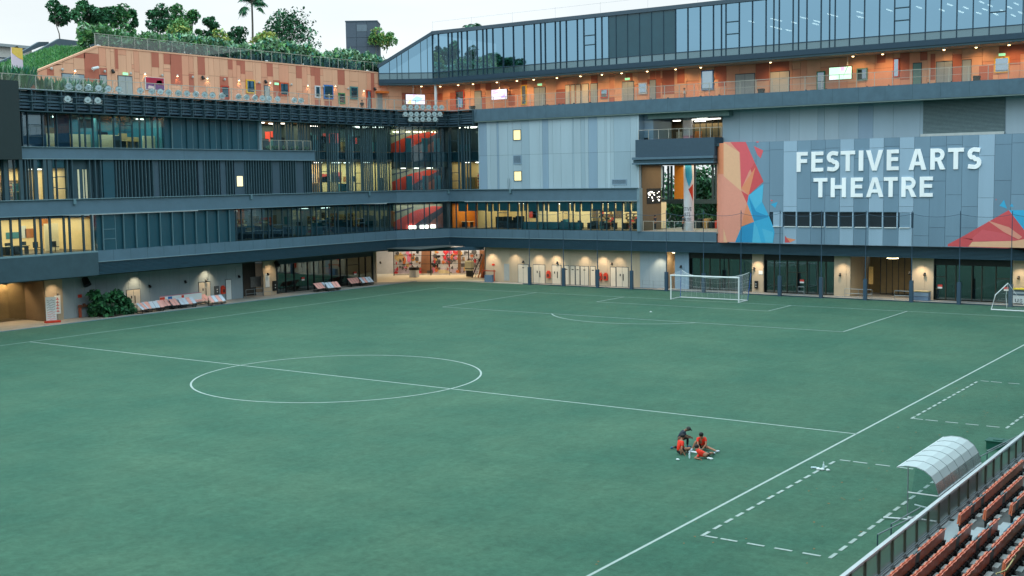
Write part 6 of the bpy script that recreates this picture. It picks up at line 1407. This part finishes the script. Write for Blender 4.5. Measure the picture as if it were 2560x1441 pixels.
# ================================================================== THINGS ALONG THE LEFT PAVEMENT
pinkm = mat('pink seat print', (248, 180, 168), .9, .5, .08); greym = mat('lilac seat print', (206, 216, 228), .9, .5, .08)
def bench_unit(i, u, v, rz, cols, label):
    p = gnd(u, v); t = thing('portable_seats', label, 'seats', base=None, group='portable seat units on the left pavement'); t.location = (p.x, p.y, 0); t.rotation_euler = (0, 0, rz)
    for k, c in enumerate(cols):
        y = -.96+.48*k+.24; mb = MB(); mb.hexa([(.30, y-.22, .42), (.30, y+.22, .42), (.33, y+.22, .38), (.33, y-.22, .38), (-.34, y-.22, .98), (-.34, y+.22, .98), (-.30, y+.22, .95), (-.30, y-.22, .95)], c); mb.build('seat', t)
    mb = MB(); mb.cube(-.3, .34, -1.0, 1.0, .16, .22, black); 
    for y in (-.85, .85): mb.tube([(-.3, y, 0), (-.28, y, .9)], .03, black, 5); mb.tube([(.3, y, 0), (.3, y, .38)], .03, black, 5); mb.tube([(-.3, y, .04), (.3, y, .04)], .03, black, 5)
    mb.build('frame', t)
g, p_ = greym, pinkm
for i, (u, v, rz, cl, lb) in enumerate((
    (362, 782, .35, (g, p_, g, p_), 'leftmost printed seat unit beside the bush, lilac and pink'), (386, 779, -.1, (p_, g, g, p_), 'second seat unit from the bush, mixed pink and lilac'),
    (414, 774, 0, (g, p_, p_, g), 'seat unit with two pink middle seats left of the white banner'), (445, 771, .1, (p_, p_, g, p_), 'seat unit below the long white banner, mostly pink'), (468, 769, -.05, (g, g, p_, g), 'seat unit at the right end of the long white banner'),
    (502, 762, .05, (p_, p_, p_, p_), 'all pink seat unit in front of the second lit door'), (542, 763, 0, (p_, g, p_, g), 'alternating seat unit right of the second lit door'),
    (802, 729, .1, (p_, p_, p_, g), 'left pink seat unit before the glazed shop front'), (832, 727, -.1, (g, g, p_, p_), 'lilac seat unit before the glazed shop front'),
    (886, 716, .05, (p_, p_, p_, p_), 'all pink seat unit at the right half of the glazed shop front'), (916, 714, -.05, (g, p_, g, g), 'rightmost seat unit by the beige pillar, mostly lilac'))): bench_unit(i, u, v, rz, cl, lb)
wb = thing('long_banner', 'long white banner with blue and red end leaning against the grey wall', 'banner', base=GLf.P(gs(430, 765), 1.6, 0))
a, b_ = gs(375, 760), gs(480, 760); mb = MB(); mb.box(GLf, a, b_, 1.5, 1.56, .25, 1.25, white); mb.build('sheet', wb)
mb = MB(); mb.box(GLf, a, a+.6, 1.56, 1.58, .3, 1.2, red); mb.box(GLf, a+1.0, a+1.5, 1.56, 1.58, .3, 1.2, mat('banner blue', (40, 110, 180), .9)); mb.box(GLf, b_-2.6, b_-2.3, 1.56, 1.58, .8, 1.2, red); mb.build('printed_mark', wb)
mb = MB(); mb.box(GLf, a, b_, 1.48, 1.58, 1.25, 1.3, mat('banner rail', (196, 110, 130), .9)); mb.build('top_rail', wb)
# standee
sd = thing('roadside_standee', 'tall white standee with red curls and red base beside the slatted screen', 'standee', base=gnd(131, 807))
c = gnd(131, 807); F1 = Fr((c.x-.1, c.y), (c.x+.35, c.y+1)); mb = MB(); mb.box(F1, -.45, .45, -.05, 0, .2, 2.35, white); mb.build('board', sd)
mb = MB(); mb.box(F1, -.6, .75, -.35, .3, 0, .16, red); mb.build('base', sd); mb = MB(); rr = random.Random(5)
for i in range(9):
    z = .35+i*.21; P = [F1.P(-.35+.7*j/5, .012, z+.07*sin(j*2+i)) for j in range(6)]; mb.tube(P, .018, red if i < 4 else mat('print grey', (96, 92, 88), .95), 3)
mb.build('printed_mark', sd)
s2_ = thing('upright_sign', 'narrow white sign with red vertical characters behind the standee', 'sign', base=gnd(144, 797)+Vector((0, 0, 0))); c = gnd(146, 801); F2 = Fr((c.x, c.y), (c.x+.2, c.y+1)); mb = MB(); mb.box(F2, -.28, .28, -.05, 0, .6, 2.3, white); mb.box(F2, -.03, .03, -.1, -.05, 0, 2.2, steel); mb.build('board', s2_)
mb = MB()
for i in range(5): mb.box(F2, -.14, .14, 0, .012, .8+i*.28, .86+i*.28, red); mb.box(F2, -.03, .03, 0, .012, .8+i*.28, 1.0+i*.28, red)
mb.build('printed_mark', s2_)
# bush, rail, pipes and boxes
bb = gnd(278, 790); bush = thing('tropical_bush', 'large dark green leafy bush on the left pavement', 'bush', base=bb)
rr = random.Random(8); mb = MB()
for k in range(34): y_ = rr.uniform(-1.5, 2.1); c = bb+Vector((rr.uniform(-1.1, .5), y_, rr.uniform(.3, 2.3 if y_ < .8 else 1.2))); leaves(mb, c, .6, 75, .40, [lf[0], lf[0], lf[1]], rr, .8, .4)
mb.build('foliage', bush); mb = MB()
for k in range(6): a = rr.uniform(0, 6.28); mb.tube([bb+Vector((.2*cos(a), .2*sin(a), 0)), bb+Vector((.8*cos(a), .9*sin(a), 1.3))], .04, bark, 5)
mb.build('stem', bush); mb = MB(); mb.ball(bb+Vector((0, 0, .05)), .9, 1.4, .12, mat('planter soil', (60, 50, 40), .8)); mb.build('soil', bush)
gr2 = thing('pavement_rail', 'low steel guard rail left of the bush', 'railing', base=gnd(235, 795)); p, q = gnd(224, 791), gnd(256, 789)
for z in (.95, .6): mb = MB(); mb.tube([(p.x, p.y, z), (q.x+.3, q.y+1.5, z)], .03, mat('brass rail', (180, 164, 110), .8, .3), 6); mb.build('bar', gr2)
for w__ in (p, q+Vector((.3, 1.5, 0))): mb = MB(); mb.tube([(w__.x, w__.y, 0), (w__.x, w__.y, .95)], .03, steel, 6); mb.build('post', gr2)
def simple(name, label, cat, F, s, d, parts, group=None):
    t = thing(name, label, cat, base=F.P(s, d, 0), group=group)
    for nm, bxs, m_ in parts:
        mb = MB()
        for b__ in bxs: mb.box(F, s+b__[0], s+b__[1], d+b__[2], d+b__[3], b__[4], b__[5], m_)
        mb.build(nm, t)
    return t
simple('standpipe', 'red standpipe with brown hoses on the grey wall left of the bush', 'hydrant', GLf, gs(196, 790), .3, (('riser', [(-.1, .1, -.1, .1, 0, 1.2)], mat('dull red paint', (170, 84, 60), .85)), ('valve', [(-.2, .9, 0, .12, .95, 1.15), (.3, .5, -.02, .2, 1.1, 1.3)], mat('brown valve', (110, 70, 50), .8))))
simple('red_sign', 'small red plate on the grey wall above the standpipe', 'sign', GLf, gs(200, 754), .01, (('plate', [(-.22, .22, 0, .03, 1.85, 2.15)], red),))
def hosebox(F, u, label): 
    s = F.su(u, 690); simple('fire_hose_box', label, 'hose box', F, s, .02, (('cabinet', [(-.23, .23, 0, .26, .7, 1.45)], red), ('window', [(-.14, .14, .26, .28, .85, 1.2)], mat('hose window', (90, 50, 44), .9)), ('top', [(-.16, .16, .05, .2, 1.45, 1.58)], red)), 'red hose boxes')
hosebox(GR, 1373, 'single red hose box between two lit doors behind the net poles'); hosebox(GR, 1502, 'left one of the two red hose boxes side by side'); hosebox(GR, 1516, 'right one of the two red hose boxes side by side'); hosebox(GLf, 554, 'red hose box beside the white door of the left wing')
simple('wall_box', 'dark grey control box left of the red hose box, left wing', 'box', GLf, gs(540, 735), .02, (('cabinet', [(-.25, .25, 0, .2, .7, 1.6)], mat('grey box', (70, 78, 84), .9)), ('switch', [(-.05, .05, .2, .22, 1.2, 1.3), (-.05, .05, .2, .22, .95, 1.05)], white)))
simple('wall_box', 'black control box on the beige pillar by the glazed shop front', 'box', GLf, gs(685, 722), .02, (('cabinet', [(-.25, .25, 0, .2, .4, 1.5)], black), ('switch', [(-.05, .05, .2, .22, 1.0, 1.1), (-.05, .05, .2, .22, .7, .8)], white)))
simple('wall_box', 'black control box low on the pillar right of the goal', 'box', GR, GR.su(1892, 716), .02, (('cabinet', [(-.17, .17, 0, .2, .5, 1.3)], black), ('switch', [(-.04, .04, .2, .22, .95, 1.05), (-.04, .04, .2, .22, .7, .8)], white)))
simple('white_notice', 'white notice on the beige pillar of the shop front', 'notice', GLf, gs(668, 700), .02, (('sheet', [(-.3, .3, 0, .02, .9, 2.4)], white),))
for u, lb in ((1880+27, 'white notice on the pillar right of the goal'),): simple('white_notice', lb, 'notice', GR, GR.su(1902, 690), .02, (('sheet', [(-.22, .22, 0, .02, 2.0, 2.4)], white),))
rn = mat('red notice', (210, 70, 60), .9)
for u, v, F, lb in ((758, 697, GLf, 'red notice on the glass door left of the pink seats'), (888, 683, GLf, 'red notice on the bronze framed shop door'), (2005, 703, GR, 'red notice on the glass door right of the goal'), (2350, 716, GR, 'red notice on the glass door at the blue crates'), (2516, 722, GR, 'red notice on the far right glass door')):
    s, z = F.px(u, v, -.1 if F is GLf else -.4); dd = -.12 if F is GLf else -.4; mb = MB(); mb.box(F, s-.22, s+.22, dd, dd+.02, z-.06, z+.16, rn); mb.box(F, s-.22, s+.22, dd, dd+.02, z-.22, z-.06, white); tagp(mb.build('red_notice'), lb, 'notice', 'door notices')
simple('pipe_stand', 'red pipe frame over a blue box beside the passage', 'pipes', GR, GR.su(1234, 698), .9, (('frame', [(-1.0, 1.0, 0, .1, 1.3, 1.42), (-1.0, -.9, 0, .1, 1.1, 1.5), (.75, .85, 0, .1, .1, 1.5)], mat('orange red pipe', (196, 80, 50), .9)), ('box', [(-.5, .6, -.2, .3, .0, .85)], mat('blue box', (110, 134, 156), .9))))
simple('red_sign', 'small red plate above the red pipe frame', 'sign', GR, GR.su(1234, 674), .02, (('plate', [(-.2, .2, 0, .03, 1.95, 2.15)], red),))
for i, u in enumerate((1031, 1040)):
    p = gnd(u, 694); t = thing('litter_bin', ('left' if i == 0 else 'right')+' one of the white litter bins with black hood before the lit gate', 'bin', base=p, group='litter bins')
    mb = MB(); mb.cube(p.x-.28, p.x+.28, p.y-.28, p.y+.28, .05, .95, mat('bin panel', (206, 210, 216), .9)); mb.build('body', t); mb = MB(); mb.cube(p.x-.3, p.x+.3, p.y-.3, p.y+.3, .95, 1.3, black); mb.build('hood', t)
# leaning boards and planks at the passage edge
lb_ = gnd(1203, 695)
for i, (dx, w_, m_, lb) in enumerate(((-1.2, .10, black, 'dark board leaning at the right side of the passage'), (-.8, .05, steel, 'thin pale pole leaning at the passage edge'), (-.4, .10, mat('orange plank', (214, 120, 60), .9), 'left orange plank leaning at the passage edge'), (0, .14, mat('orange plank', (214, 120, 60), .9), 'right wide orange plank leaning at the passage edge'), (.3, .25, mat('rust board', (130, 56, 34), .9), 'rust red board leaning nearest the beige wall'))):
    mb = MB(); p = lb_+Vector((dx, .3*dx, 0)); mb.tube([p, p+Vector((1.1-.25*i, .7, 3.0 if i != 4 else 1.8))], w_, m_, 4); tagp(mb.build('leaning_board'), lb, 'board', 'boards leaning at the passage edge')
cs_ = thing('wheeled_cart', 'cream cart with a dark band standing before the leaning boards', 'cart', base=lb_+Vector((-1.7, -.2, 0))); q = lb_+Vector((-1.7, -.2, 0)); mb = MB(); mb.cube(q.x-.5, q.x+.5, q.y-.3, q.y+.3, .9, 2.1, mat('cream cart', (236, 226, 190), .9)); mb.build('body', cs_); mb = MB(); mb.cube(q.x-.52, q.x+.52, q.y-.32, q.y+.32, 1.1, 1.2, black); mb.cube(q.x-.4, q.x+.4, q.y-.2, q.y+.2, .1, .9, black); mb.build('base', cs_)
pal = thing('timber_pallet', 'stack of flat timber boards on the pavement by the beige wall', 'pallet', base=gnd(1225, 700)); p = gnd(1228, 701); mb = MB()
for i in range(3): mb.cube(p.x-1.4+.2*i, p.x+1.2-.1*i, p.y+.3, p.y+1.1, .02+.09*i, .09+.09*i, mat('pale timber', (216, 190, 150), .85))
mb.build('plank', pal)
simple('blue_crates', 'stack of blue grey crates on the path before the right glass doors', 'crates', GR, GR.su(2311, 740), .9, (('crate', [(-.75, .75, -.4, .4, .1, .5)], mat('crate blue', (110, 134, 160), .85)), ('crate', [(-.75, .75, -.4, .4, .54, .92)], mat('crate pale blue', (136, 156, 176), .85)), ('lid', [(-.78, .78, -.43, .43, .96, 1.04)], mat('crate lid', (176, 160, 120), .85))))
ad = simple('sign_cart', 'white lettered cart with stacked mats and a yellow cover at the right edge', 'cart', GR, GR.su(2570, 745), .6, (('panel', [(-1.5, 2.5, -.3, .3, .25, .95)], white), ('mat', [(-1.5, 2.5, -.28, .28, 1.0, 1.12), (-1.5, 2.5, -.28, .28, 1.32, 1.44)], mat('mat blue grey', (70, 92, 110), .9)), ('mat', [(-1.5, 2.5, -.27, .27, 1.13, 1.31)], mat('mat pale', (170, 184, 190), .9)), ('cover', [(-1.55, 2.55, -.35, .35, 1.5, 1.62)], mat('yellow cover', (226, 206, 70), .9))))
s_ = GR.su(2543, 750); text(GR, 'us s', s_, .33, .32, .92, joint, 'lettering', ad, width=1.2)
for i, (u0, u1, v, F) in enumerate(((1606, 1662, 718, GR), (2112, 2180, 733, GR), (2236, 2275, 738, GR), (615, 680, 737, GLf), (1995, 2010, 728, GR))):
    s0, s1 = F.su(u0, v, 1), F.su(u1, v, 1); t = thing('ramp_rail', ['thin handrail before the bay left of the narrow gateway', 'handrail left of the slatted gateway right of the goal', 'handrail at the right side of the slatted gateway', 'handrail before the dark recess of the left wing', 'short handrail at the glass door right of the goal'][i], 'railing', base=F.P((s0+s1)/2, 1, 0), group='thin handrails along the building')
    for z in (.95, .5): mb = MB(); mb.tube([F.P(s0, 1, z), F.P(s1, 1, z)], .022, steel, 5); mb.build('bar', t)
    n = max(1, int((s1-s0)/1.1))
    for k in range(n+1): mb = MB(); mb.tube([F.P(s0+(s1-s0)*k/n, 1, 0), F.P(s0+(s1-s0)*k/n, 1, .97)], .022, steel, 5); mb.build('post', t)
# davit brackets on the ledge
for i, (u, v, F, par) in enumerate(((186, 503, FL, 0), (628, 489, FL, 0), (923, 481, FL, 0), (1121, 476, FK, 0), (1276, 474, FR_, 0))):
    s, z = F.px(u, v, .2); t = thing('davit_bracket', f'{ORD(i)} pale bracket box with two upright rods from the left on the middle ledge', 'bracket', base=F.P(s, .2, 11), group='bracket boxes on the middle ledge')
    mb = MB(); mb.box(F, s-.14, s+.14, .13, .3, 10.75, 11.2, white if 0 else finlight); mb.build('box', t)
    mb = MB()
    for q in (-.35, -.1): mb.tube([F.P(s+q, .2, 11.2), F.P(s+q, .2, 12.5)], .022, findark, 4)
    mb.build('rod', t)
# walkway tables, bins
for i, (u, v, nm) in enumerate(((1370+8, 245, 0), (1388, 247, 0), (1903, 222, 1), (1455, 245, 0), (2040, 208, 0), (2195, 200, 0), (2335+15, 190, 0), (2442, 195, 1), (1648, 235, 0), (1775, 222, 0), (1180, 255, 1))):
    s = FR_.su(u, v, -2.6); lb = f'{ORD(i)} small dark {"bin" if nm else "table with chairs"} from the list along the walkway'
    lb = f'dark {"waste bin" if nm else "cafe table and chairs"} standing {ORD(i)} in line behind the walkway railing'
    if nm: simple('waste_bin', lb, 'bin', FR_, s, -2.6, (('body', [(-.28, .28, -.25, .25, 20.26, 21.3)], furn), ('hood', [(-.3, .3, -.27, .27, 21.3, 21.5)], black)), 'bins on the walkway')
    else: simple('cafe_table', lb, 'table', FR_, s, -2.6, (('tabletop', [(-.45, .45, -.4, .4, 21.0, 21.05)], furn), ('leg', [(-.04, .04, -.04, .04, 20.26, 21.0)], black), ('chair_shell', [(.7, 1.1, -.2, .2, 20.68, 20.72), (1.08, 1.12, -.2, .2, 20.72, 21.15), (-1.1, -.7, -.2, .2, 20.68, 20.72), (-1.12, -1.08, -.2, .2, 20.72, 21.15)], furn)), 'tables on the walkway')

# ================================================================== PEOPLE
SK = mat('skin', (176, 122, 94), .9, .6, .05); SKd = mat('brown skin', (120, 84, 64), .9, .6, .05); HR = mat('black hair', (24, 22, 24), 1, .6, .1)
Rv = Vector((_r.x, _r.y, 0)); Fv = Vector((FW.x, FW.y, 0)).normalized()
def skinned(name, verts, edges, rad, m, par, root=0, sub=2):
    me = bpy.data.meshes.new(name); me.from_pydata([tuple(v) for v in verts], edges, []); me.materials.append(m); o = bpy.data.objects.new(name, me); COL.objects.link(o)
    md = o.modifiers.new('skin', 'SKIN'); sv = me.skin_vertices[0].data
    for i, r_ in enumerate(rad): sv[i].radius = (r_, r_) if not isinstance(r_, tuple) else r_; sv[i].use_root = (i == root)
    md.use_smooth_shade = True; s_ = o.modifiers.new('sub', 'SUBSURF'); s_.levels = sub; s_.render_levels = sub
    o.parent = par; return o
def person(px, J, shirt, short, shoe, label, lat=(1, 0), slat=None, skin=SK, sc=1.0, z0=0, hair=HR, longp=False, cap=False, base=None, long_sleeve=False, body_up=1):
    b0 = Vector(base) if base is not None else gnd(*px); t = thing('person', label, 'person', loc=tuple(b0))
    W_ = lambda p: (Rv*p[0]+Fv*p[1]+Vector((0, 0, p[2])))*sc
    L = (Rv*lat[0]+Fv*lat[1]).normalized(); SL_ = (Rv*(slat or lat)[0]+Fv*(slat or lat)[1]).normalized()
    if slat and len(slat) == 3: SL_ = (Rv*slat[0]+Fv*slat[1]+Vector((0, 0, slat[2]))).normalized()
    j = {k: W_(v) for k, v in J.items()}; V = []; E = []; Rd = []
    def add(p, r_, frm=None): V.append(p); Rd.append(r_*sc); (E.append((frm, len(V)-1)) if frm is not None else 0); return len(V)-1
    pe = add(j['pelvis'], .125); be = add(j['pelvis'].lerp(j['chest'], .5), .115, pe); ch = add(j['chest'], .135, be); nk = add(j['neck'], .058, ch); hd = add(j['neck'].lerp(j['head'], .45), .07, nk)
    hc = add(j['head'], .092, hd); up = (j['head']-j['neck']).normalized(); add(j['head']+up*.075*sc, .07, hc)
    tips = {}
    for sgn, nm in ((-1, 'a'), (1, 'b')):
        sh = add(j['chest']+(j['neck']-j['chest'])*.45+SL_*sgn*.17*sc, .06, ch); el = add(j['elbow_'+nm], .042, sh); wr = add(j['hand_'+nm], .029, el)
        d = (j['hand_'+nm]-j['elbow_'+nm]).normalized(); add(j['hand_'+nm]+d*.06*sc, .034, wr)
        tips[nm] = (j['hand_'+nm]+d*.09*sc, d)
        hp = add(j['pelvis']+L*sgn*.095*sc, .095, pe); kn = add(j['knee_'+nm], .060, hp); an = add(j['ankle_'+nm], .038, kn); add(j['toe_'+nm], .034, an)
    body = skinned('body', V, E, Rd, skin, t)
    # fingers and thumb, face
    mb = MB()
    for nm in 'ab':
        o_, d = tips[nm]; x = d.cross(Vector((0, 0, 1))); x = x.normalized() if x.length > .1 else Vector((1, 0, 0)); z = d.cross(x).normalized()
        for q, l_ in zip((-.03, -.01, .01, .03), (.062, .075, .07, .055)):
            a = o_-d*.02*sc+x*q*sc; mb.tube([a, a+(d*.6+z*.25)*l_*sc, a+(d*.9+z*.7)*l_*sc], .009*sc, skin, 5, r1=.007*sc)
        a = o_-d*.05*sc+x*.035*sc; mb.tube([a, a+(d*.5+x*.8)*.05*sc], .011*sc, skin, 5)
    mb.build('fingers', t)
    fw = (Rv*J['face'][0]+Fv*J['face'][1]+Vector((0, 0, J['face'][2] if len(J['face']) > 2 else 0))).normalized(); sd = fw.cross(up).normalized(); h_ = j['head']
    mb = MB(); mb.ball(h_+fw*.098*sc-up*.015*sc, .014*sc, .014*sc, .022*sc, skin, 6, 4)
    for q in (-1, 1): mb.ball(h_+sd*.088*sc*q-up*.01*sc, .014*sc, .02*sc, .03*sc, skin, 6, 4)
    mb.build('nose_and_ears', t)
    mb = MB()
    for q in (-1, 1): mb.ball(h_+fw*.085*sc+sd*.032*sc*q+up*.012*sc, .010*sc, .010*sc, .008*sc, HR, 6, 4)
    mb.ball(h_+fw*.086*sc-up*.05*sc, .018*sc, .018*sc, .006*sc, mat('lips', (140, 70, 64), .9), 6, 4); mb.build('face', t)
    mb = MB(); c = h_+up*.035*sc-fw*.018*sc; mb.ball(c, .105*sc, .105*sc, .105*sc, hair, 12, 8)
    if cap: mb.tube([c+fw*.07*sc+up*.02*sc, c+fw*.18*sc], .05*sc, hair, 6, r1=.02*sc)
    mb.build('cap' if cap else 'hair', t)
    # shirt
    V, E, Rd = [], [], []; ad_ = add
    pe = add(j['pelvis']+(j['chest']-j['pelvis'])*.05, .142); be = add(j['pelvis'].lerp(j['chest'], .5), .135, pe); ch = add(j['chest'], .158, be); nk = add(j['chest'].lerp(j['neck'], .75), .085, ch)
    for sgn, nm in ((-1, 'a'), (1, 'b')):
        s0_ = j['chest']+(j['neck']-j['chest'])*.45+SL_*sgn*.17*sc; sh = add(s0_, .076, ch); e1 = add(s0_.lerp(j['elbow_'+nm], .62 if not long_sleeve else 1), .066 if not long_sleeve else .05, sh)
        if long_sleeve: add(j['elbow_'+nm].lerp(j['hand_'+nm], .8), .04, e1)
    skinned('shirt', V, E, Rd, shirt, t)
    V, E, Rd = [], [], []; w0 = add(j['pelvis']+(j['chest']-j['pelvis']).normalized()*.12*sc, .125); pe = add(j['pelvis'], .115, w0)
    for sgn, nm in ((-1, 'a'), (1, 'b')):
        h0 = j['pelvis']+L*sgn*.095*sc; hp = add(h0, .088, pe); k1 = add(h0.lerp(j['knee_'+nm], .62 if not longp else 1), .088 if not longp else .072, hp)
        if longp: add(j['knee_'+nm].lerp(j['ankle_'+nm], .9), .052, k1)
    skinned('trousers' if longp else 'shorts', V, E, Rd, short, t)
    for nm in 'ab':
        a, b_ = j['ankle_'+nm], j['toe_'+nm]; d = (b_-a); skinned('shoe', [a-d*.25-Vector((0, 0, .02)), a+d*.35-Vector((0, 0, .015)), b_+d*.25], [(0, 1), (1, 2)], [.05*sc, .055*sc, .042*sc], shoe, t)
    return t
redsh = mat('red shirt', (236, 52, 26), 1.0, .7, .08, 8); blk = mat('black cloth', (26, 32, 38), 1, .8, .1, 8); nvy = mat('dark navy shirt', (32, 42, 56), 1, .8, .1, 8); shw = mat('white trainers', (196, 204, 214), .9, .5)
person((1700, 1121), dict(pelvis=(-.04, 0, .40), chest=(.12, .02, .70), neck=(.25, .02, .83), head=(.38, .02, .88), elbow_a=(.26, -.2, .55), hand_a=(.46, -.08, .50), elbow_b=(.30, .2, .56), hand_b=(.48, .08, .52), knee_a=(.04, -.1, .07), ankle_a=(-.34, -.12, .09), toe_a=(-.44, -.12, .05), knee_b=(.37, .1, .46), ankle_b=(.35, .1, .08), toe_b=(.50, .1, .05), face=(1, 0, -.6)),
       nvy, blk, mat('blue trainers', (60, 110, 140), .9), 'person in dark navy kneeling on one knee and looking down at a phone', lat=(0, 1), skin=SKd, hair=mat('grey cap', (60, 62, 60), .9), longp=True, cap=True)
person((1698, 1137), dict(pelvis=(0, 0, .12), chest=(.06, .03, .50), neck=(.12, .06, .66), head=(.17, .08, .80), elbow_a=(.06, -.26, .30), hand_a=(.20, -.25, .07), elbow_b=(.22, .24, .35), hand_b=(.30, .28, .10), knee_a=(.50, -.02, .30), ankle_a=(.40, .30, .07), toe_a=(.5, .42, .05), knee_b=(.34, .30, .22), ankle_b=(.55, .55, .07), toe_b=(.66, .62, .05), face=(.8, .6, -.2)),
       redsh, blk, shw, 'person in red shirt sitting with back to the camera, left of the group', lat=(.35, -.94), slat=(-.35, .94))
person((1757, 1123), dict(pelvis=(0, 0, .12), chest=(-.07, -.14, .46), neck=(-.11, -.24, .60), head=(-.12, -.31, .71), elbow_a=(-.28, -.36, .30), hand_a=(-.20, -.52, .10), elbow_b=(.10, -.36, .30), hand_b=(-.12, -.52, .10), knee_a=(-.36, -.25, .42), ankle_a=(-.50, -.22, .08), toe_a=(-.64, -.26, .05), knee_b=(.22, -.40, .14), ankle_b=(.48, -.78, .08), toe_b=(.58, -.9, .10), face=(-.1, -1, -.9)),
       redsh, blk, shw, 'person in red shirt sitting facing the camera with one knee raised')
person((1752, 1147), dict(pelvis=(.26, 0, .15), chest=(-.06, .0, .26), neck=(-.15, .02, .38), head=(-.17, .08, .50), elbow_a=(-.30, -.12, .06), hand_a=(-.12, -.24, .05), elbow_b=(.02, .26, .20), hand_b=(.12, .36, .08), knee_a=(.44, .38, .12), ankle_a=(.34, .72, .07), toe_a=(.40, .84, .05), knee_b=(.52, .34, .16), ankle_b=(.66, .70, .08), toe_b=(.74, .8, .06), face=(-.2, 1, -.1)),
       redsh, blk, shw, 'person in red shirt lying propped on an elbow, nearest to the camera', lat=(.1, 0.3), slat=(-.45, .3, .85))
def stand_pose(st=.12, lean=.0, f=(1, 0)):
    fx, fy = f
    return dict(pelvis=(0, 0, .92), chest=(lean*fx, lean*fy, 1.28), neck=(lean*1.4*fx, lean*1.4*fy, 1.47), head=(lean*1.7*fx+.02*fx, lean*1.7*fy, 1.60), elbow_a=(-.08*fx+.2*fy, -.08*fy-.2*fx, 1.12), hand_a=(.08*fx+.22*fy, .08*fy-.22*fx, .92), elbow_b=(.02*fx-.2*fy, .02*fy+.2*fx, 1.12), hand_b=(.2*fx-.2*fy, .2*fy+.2*fx, .98), knee_a=(st*fx, st*fy-.08*fx, .50), ankle_a=(st*1.2*fx, st*1.2*fy-.08*fx, .08), toe_a=((st*1.2+.15)*fx, (st*1.2+.15)*fy-.08*fx, .05), knee_b=(-st*.4*fx, -st*.4*fy+.08*fx, .49), ankle_b=(-st*2*fx, -st*2*fy+.08*fx, .10), toe_b=((-st*2+.14)*fx, (-st*2+.14)*fy+.08*fx, .05), face=(fx, fy, -.1))
wp = FR_.P(FR_.su(1712, 240, -1.2), -1.2, 20.25)
person(None, stand_pose(.14, .03, (-.95, .2)), mat('white tee', (226, 222, 214), .9), mat('grey shorts', (130, 140, 146), .9), shw, 'person in white shirt and grey shorts walking along the upper walkway', lat=(0, 1), base=wp)
wp = OL.P(OL.su(905, 268, 3.4), 3.4, 20.25); person(None, stand_pose(.02, .02, (.3, -.9)), blk, blk, blk, 'person in black standing on the rooftop terrace near the orange awning', lat=(1, 0), base=wp, longp=True)
wp = FR_.P(FR_.su(1638, 560, -1.8), -1.8, 6.45); person(None, stand_pose(.05, .02, (-.6, .6)), nvy, blk, shw, 'person in dark clothes standing on the open terrace by the lit sign', lat=(.6, .6), base=wp, longp=True)
wp = FR_.P(FR_.su(1707, 562, -1.6), -1.6, 6.45); person(None, stand_pose(.03, .02, (.8, .3)), mat('teal dark shirt', (36, 74, 84), .9), blk, shw, 'person in dark teal standing on the open terrace beside the printed column', lat=(0, 1), base=wp, longp=True)

# ================================================================== SMALL THINGS ON THE TURF
clearw = mat('pale bottle plastic', (216, 236, 240), .95, .2, .03, spec=.8)
def bottle(px, lying, label, h=.27, rz=0):
    p = gnd(*px); t = thing('water_bottle', label, 'bottle', loc=tuple(p), rz=rz, group='bottles on the turf'); ax = (lambda a, r_: (a, 0, r_+.0)) if lying else (lambda a, r_: (0, 0, a))
    P = [ax(a, .045) for a in (0, .02, h*.62, h*.78, h*.86)]; mb = MB(); mb.tube(P, [.036, .042, .042, .022, .018], clearw, 10); mb.build('body', t)
    mb = MB(); mb.tube([ax(h*.86, .045), ax(h, .045)], .02, white, 8); mb.build('cap', t)
bottle((1724, 1146), False, 'clear bottle standing among the seated group', .36); bottle((2059, 1176), False, 'clear bottle standing on the dashed line left of the team shelter', .36); bottle((2027, 1172), True, 'bottle lying on its side left of the standing bottle', .34, .5)
def lump(px, r_, label, name, cat, m_=white, k=2):
    p = gnd(*px); t = thing(name, label, cat, loc=tuple(p)); rr = random.Random(px[0])
    for i in range(k): mb = MB(); mb.ball(((i-(k-1)/2)*r_*1.3, rr.uniform(-.03, .03), r_*.45), r_, r_*.6, r_*.5, m_, 9, 6); mb.build('bulge' if k == 1 else 'shell', t)
lump((1695, 1151), .09, 'crumpled white cap lying left of the group', 'cloth_cap', 'cap', k=1); lump((1775, 1149), .10, 'pair of white trainers on the turf right of the lying person', 'trainers', 'shoes')
lump((2051, 1176), .11, 'folded white towel beside the standing bottle', 'towel', 'towel'); lump((2070, 1178), .10, 'white helmet shaped cap right of the standing bottle', 'cloth_cap', 'cap', k=1)
lump((1627, 780), .07, 'small white training cone near the penalty spot', 'training_cone', 'cone', k=1)
ph = thing('team_papers', 'white sheets of paper on the turf in the middle of the group', 'paper', loc=tuple(gnd(1737, 1131))); mb = MB(); mb.cube(-.2, .15, -.12, .12, .005, .02, white); mb.build('sheet', ph)
mb = MB(); rr = random.Random(33); lv = mat('dry leaf', (150, 110, 60), .8)
for i in range(90):
    x, y = rr.uniform(33, 41), rr.uniform(-24, 20); a = rr.uniform(0, 6.28); r_ = rr.uniform(.03, .09); mb.face([(x, y, .012), (x+r_*cos(a), y+r_*sin(a), .02), (x+1.6*r_*cos(a+.5), y+1.6*r_*sin(a+.5), .015), (x+r_*cos(a+1), y+r_*sin(a+1), .02)], lv)
mb.build('fallen_leaves', kind='stuff', label='scattered dry leaves on the turf near the stand', category='leaves')
# roof lightning line
mb = MB()
for i in range(14): x = -41+i*6; mb.tube([(x, 61.4, 30.7), (x, 61.4, 31.9)], .012, steel, 3)
mb.tube([(-41, 61.4, 31.8), (44, 61.4, 31.8)], .01, steel, 3); mb.build('roof_line', GB)
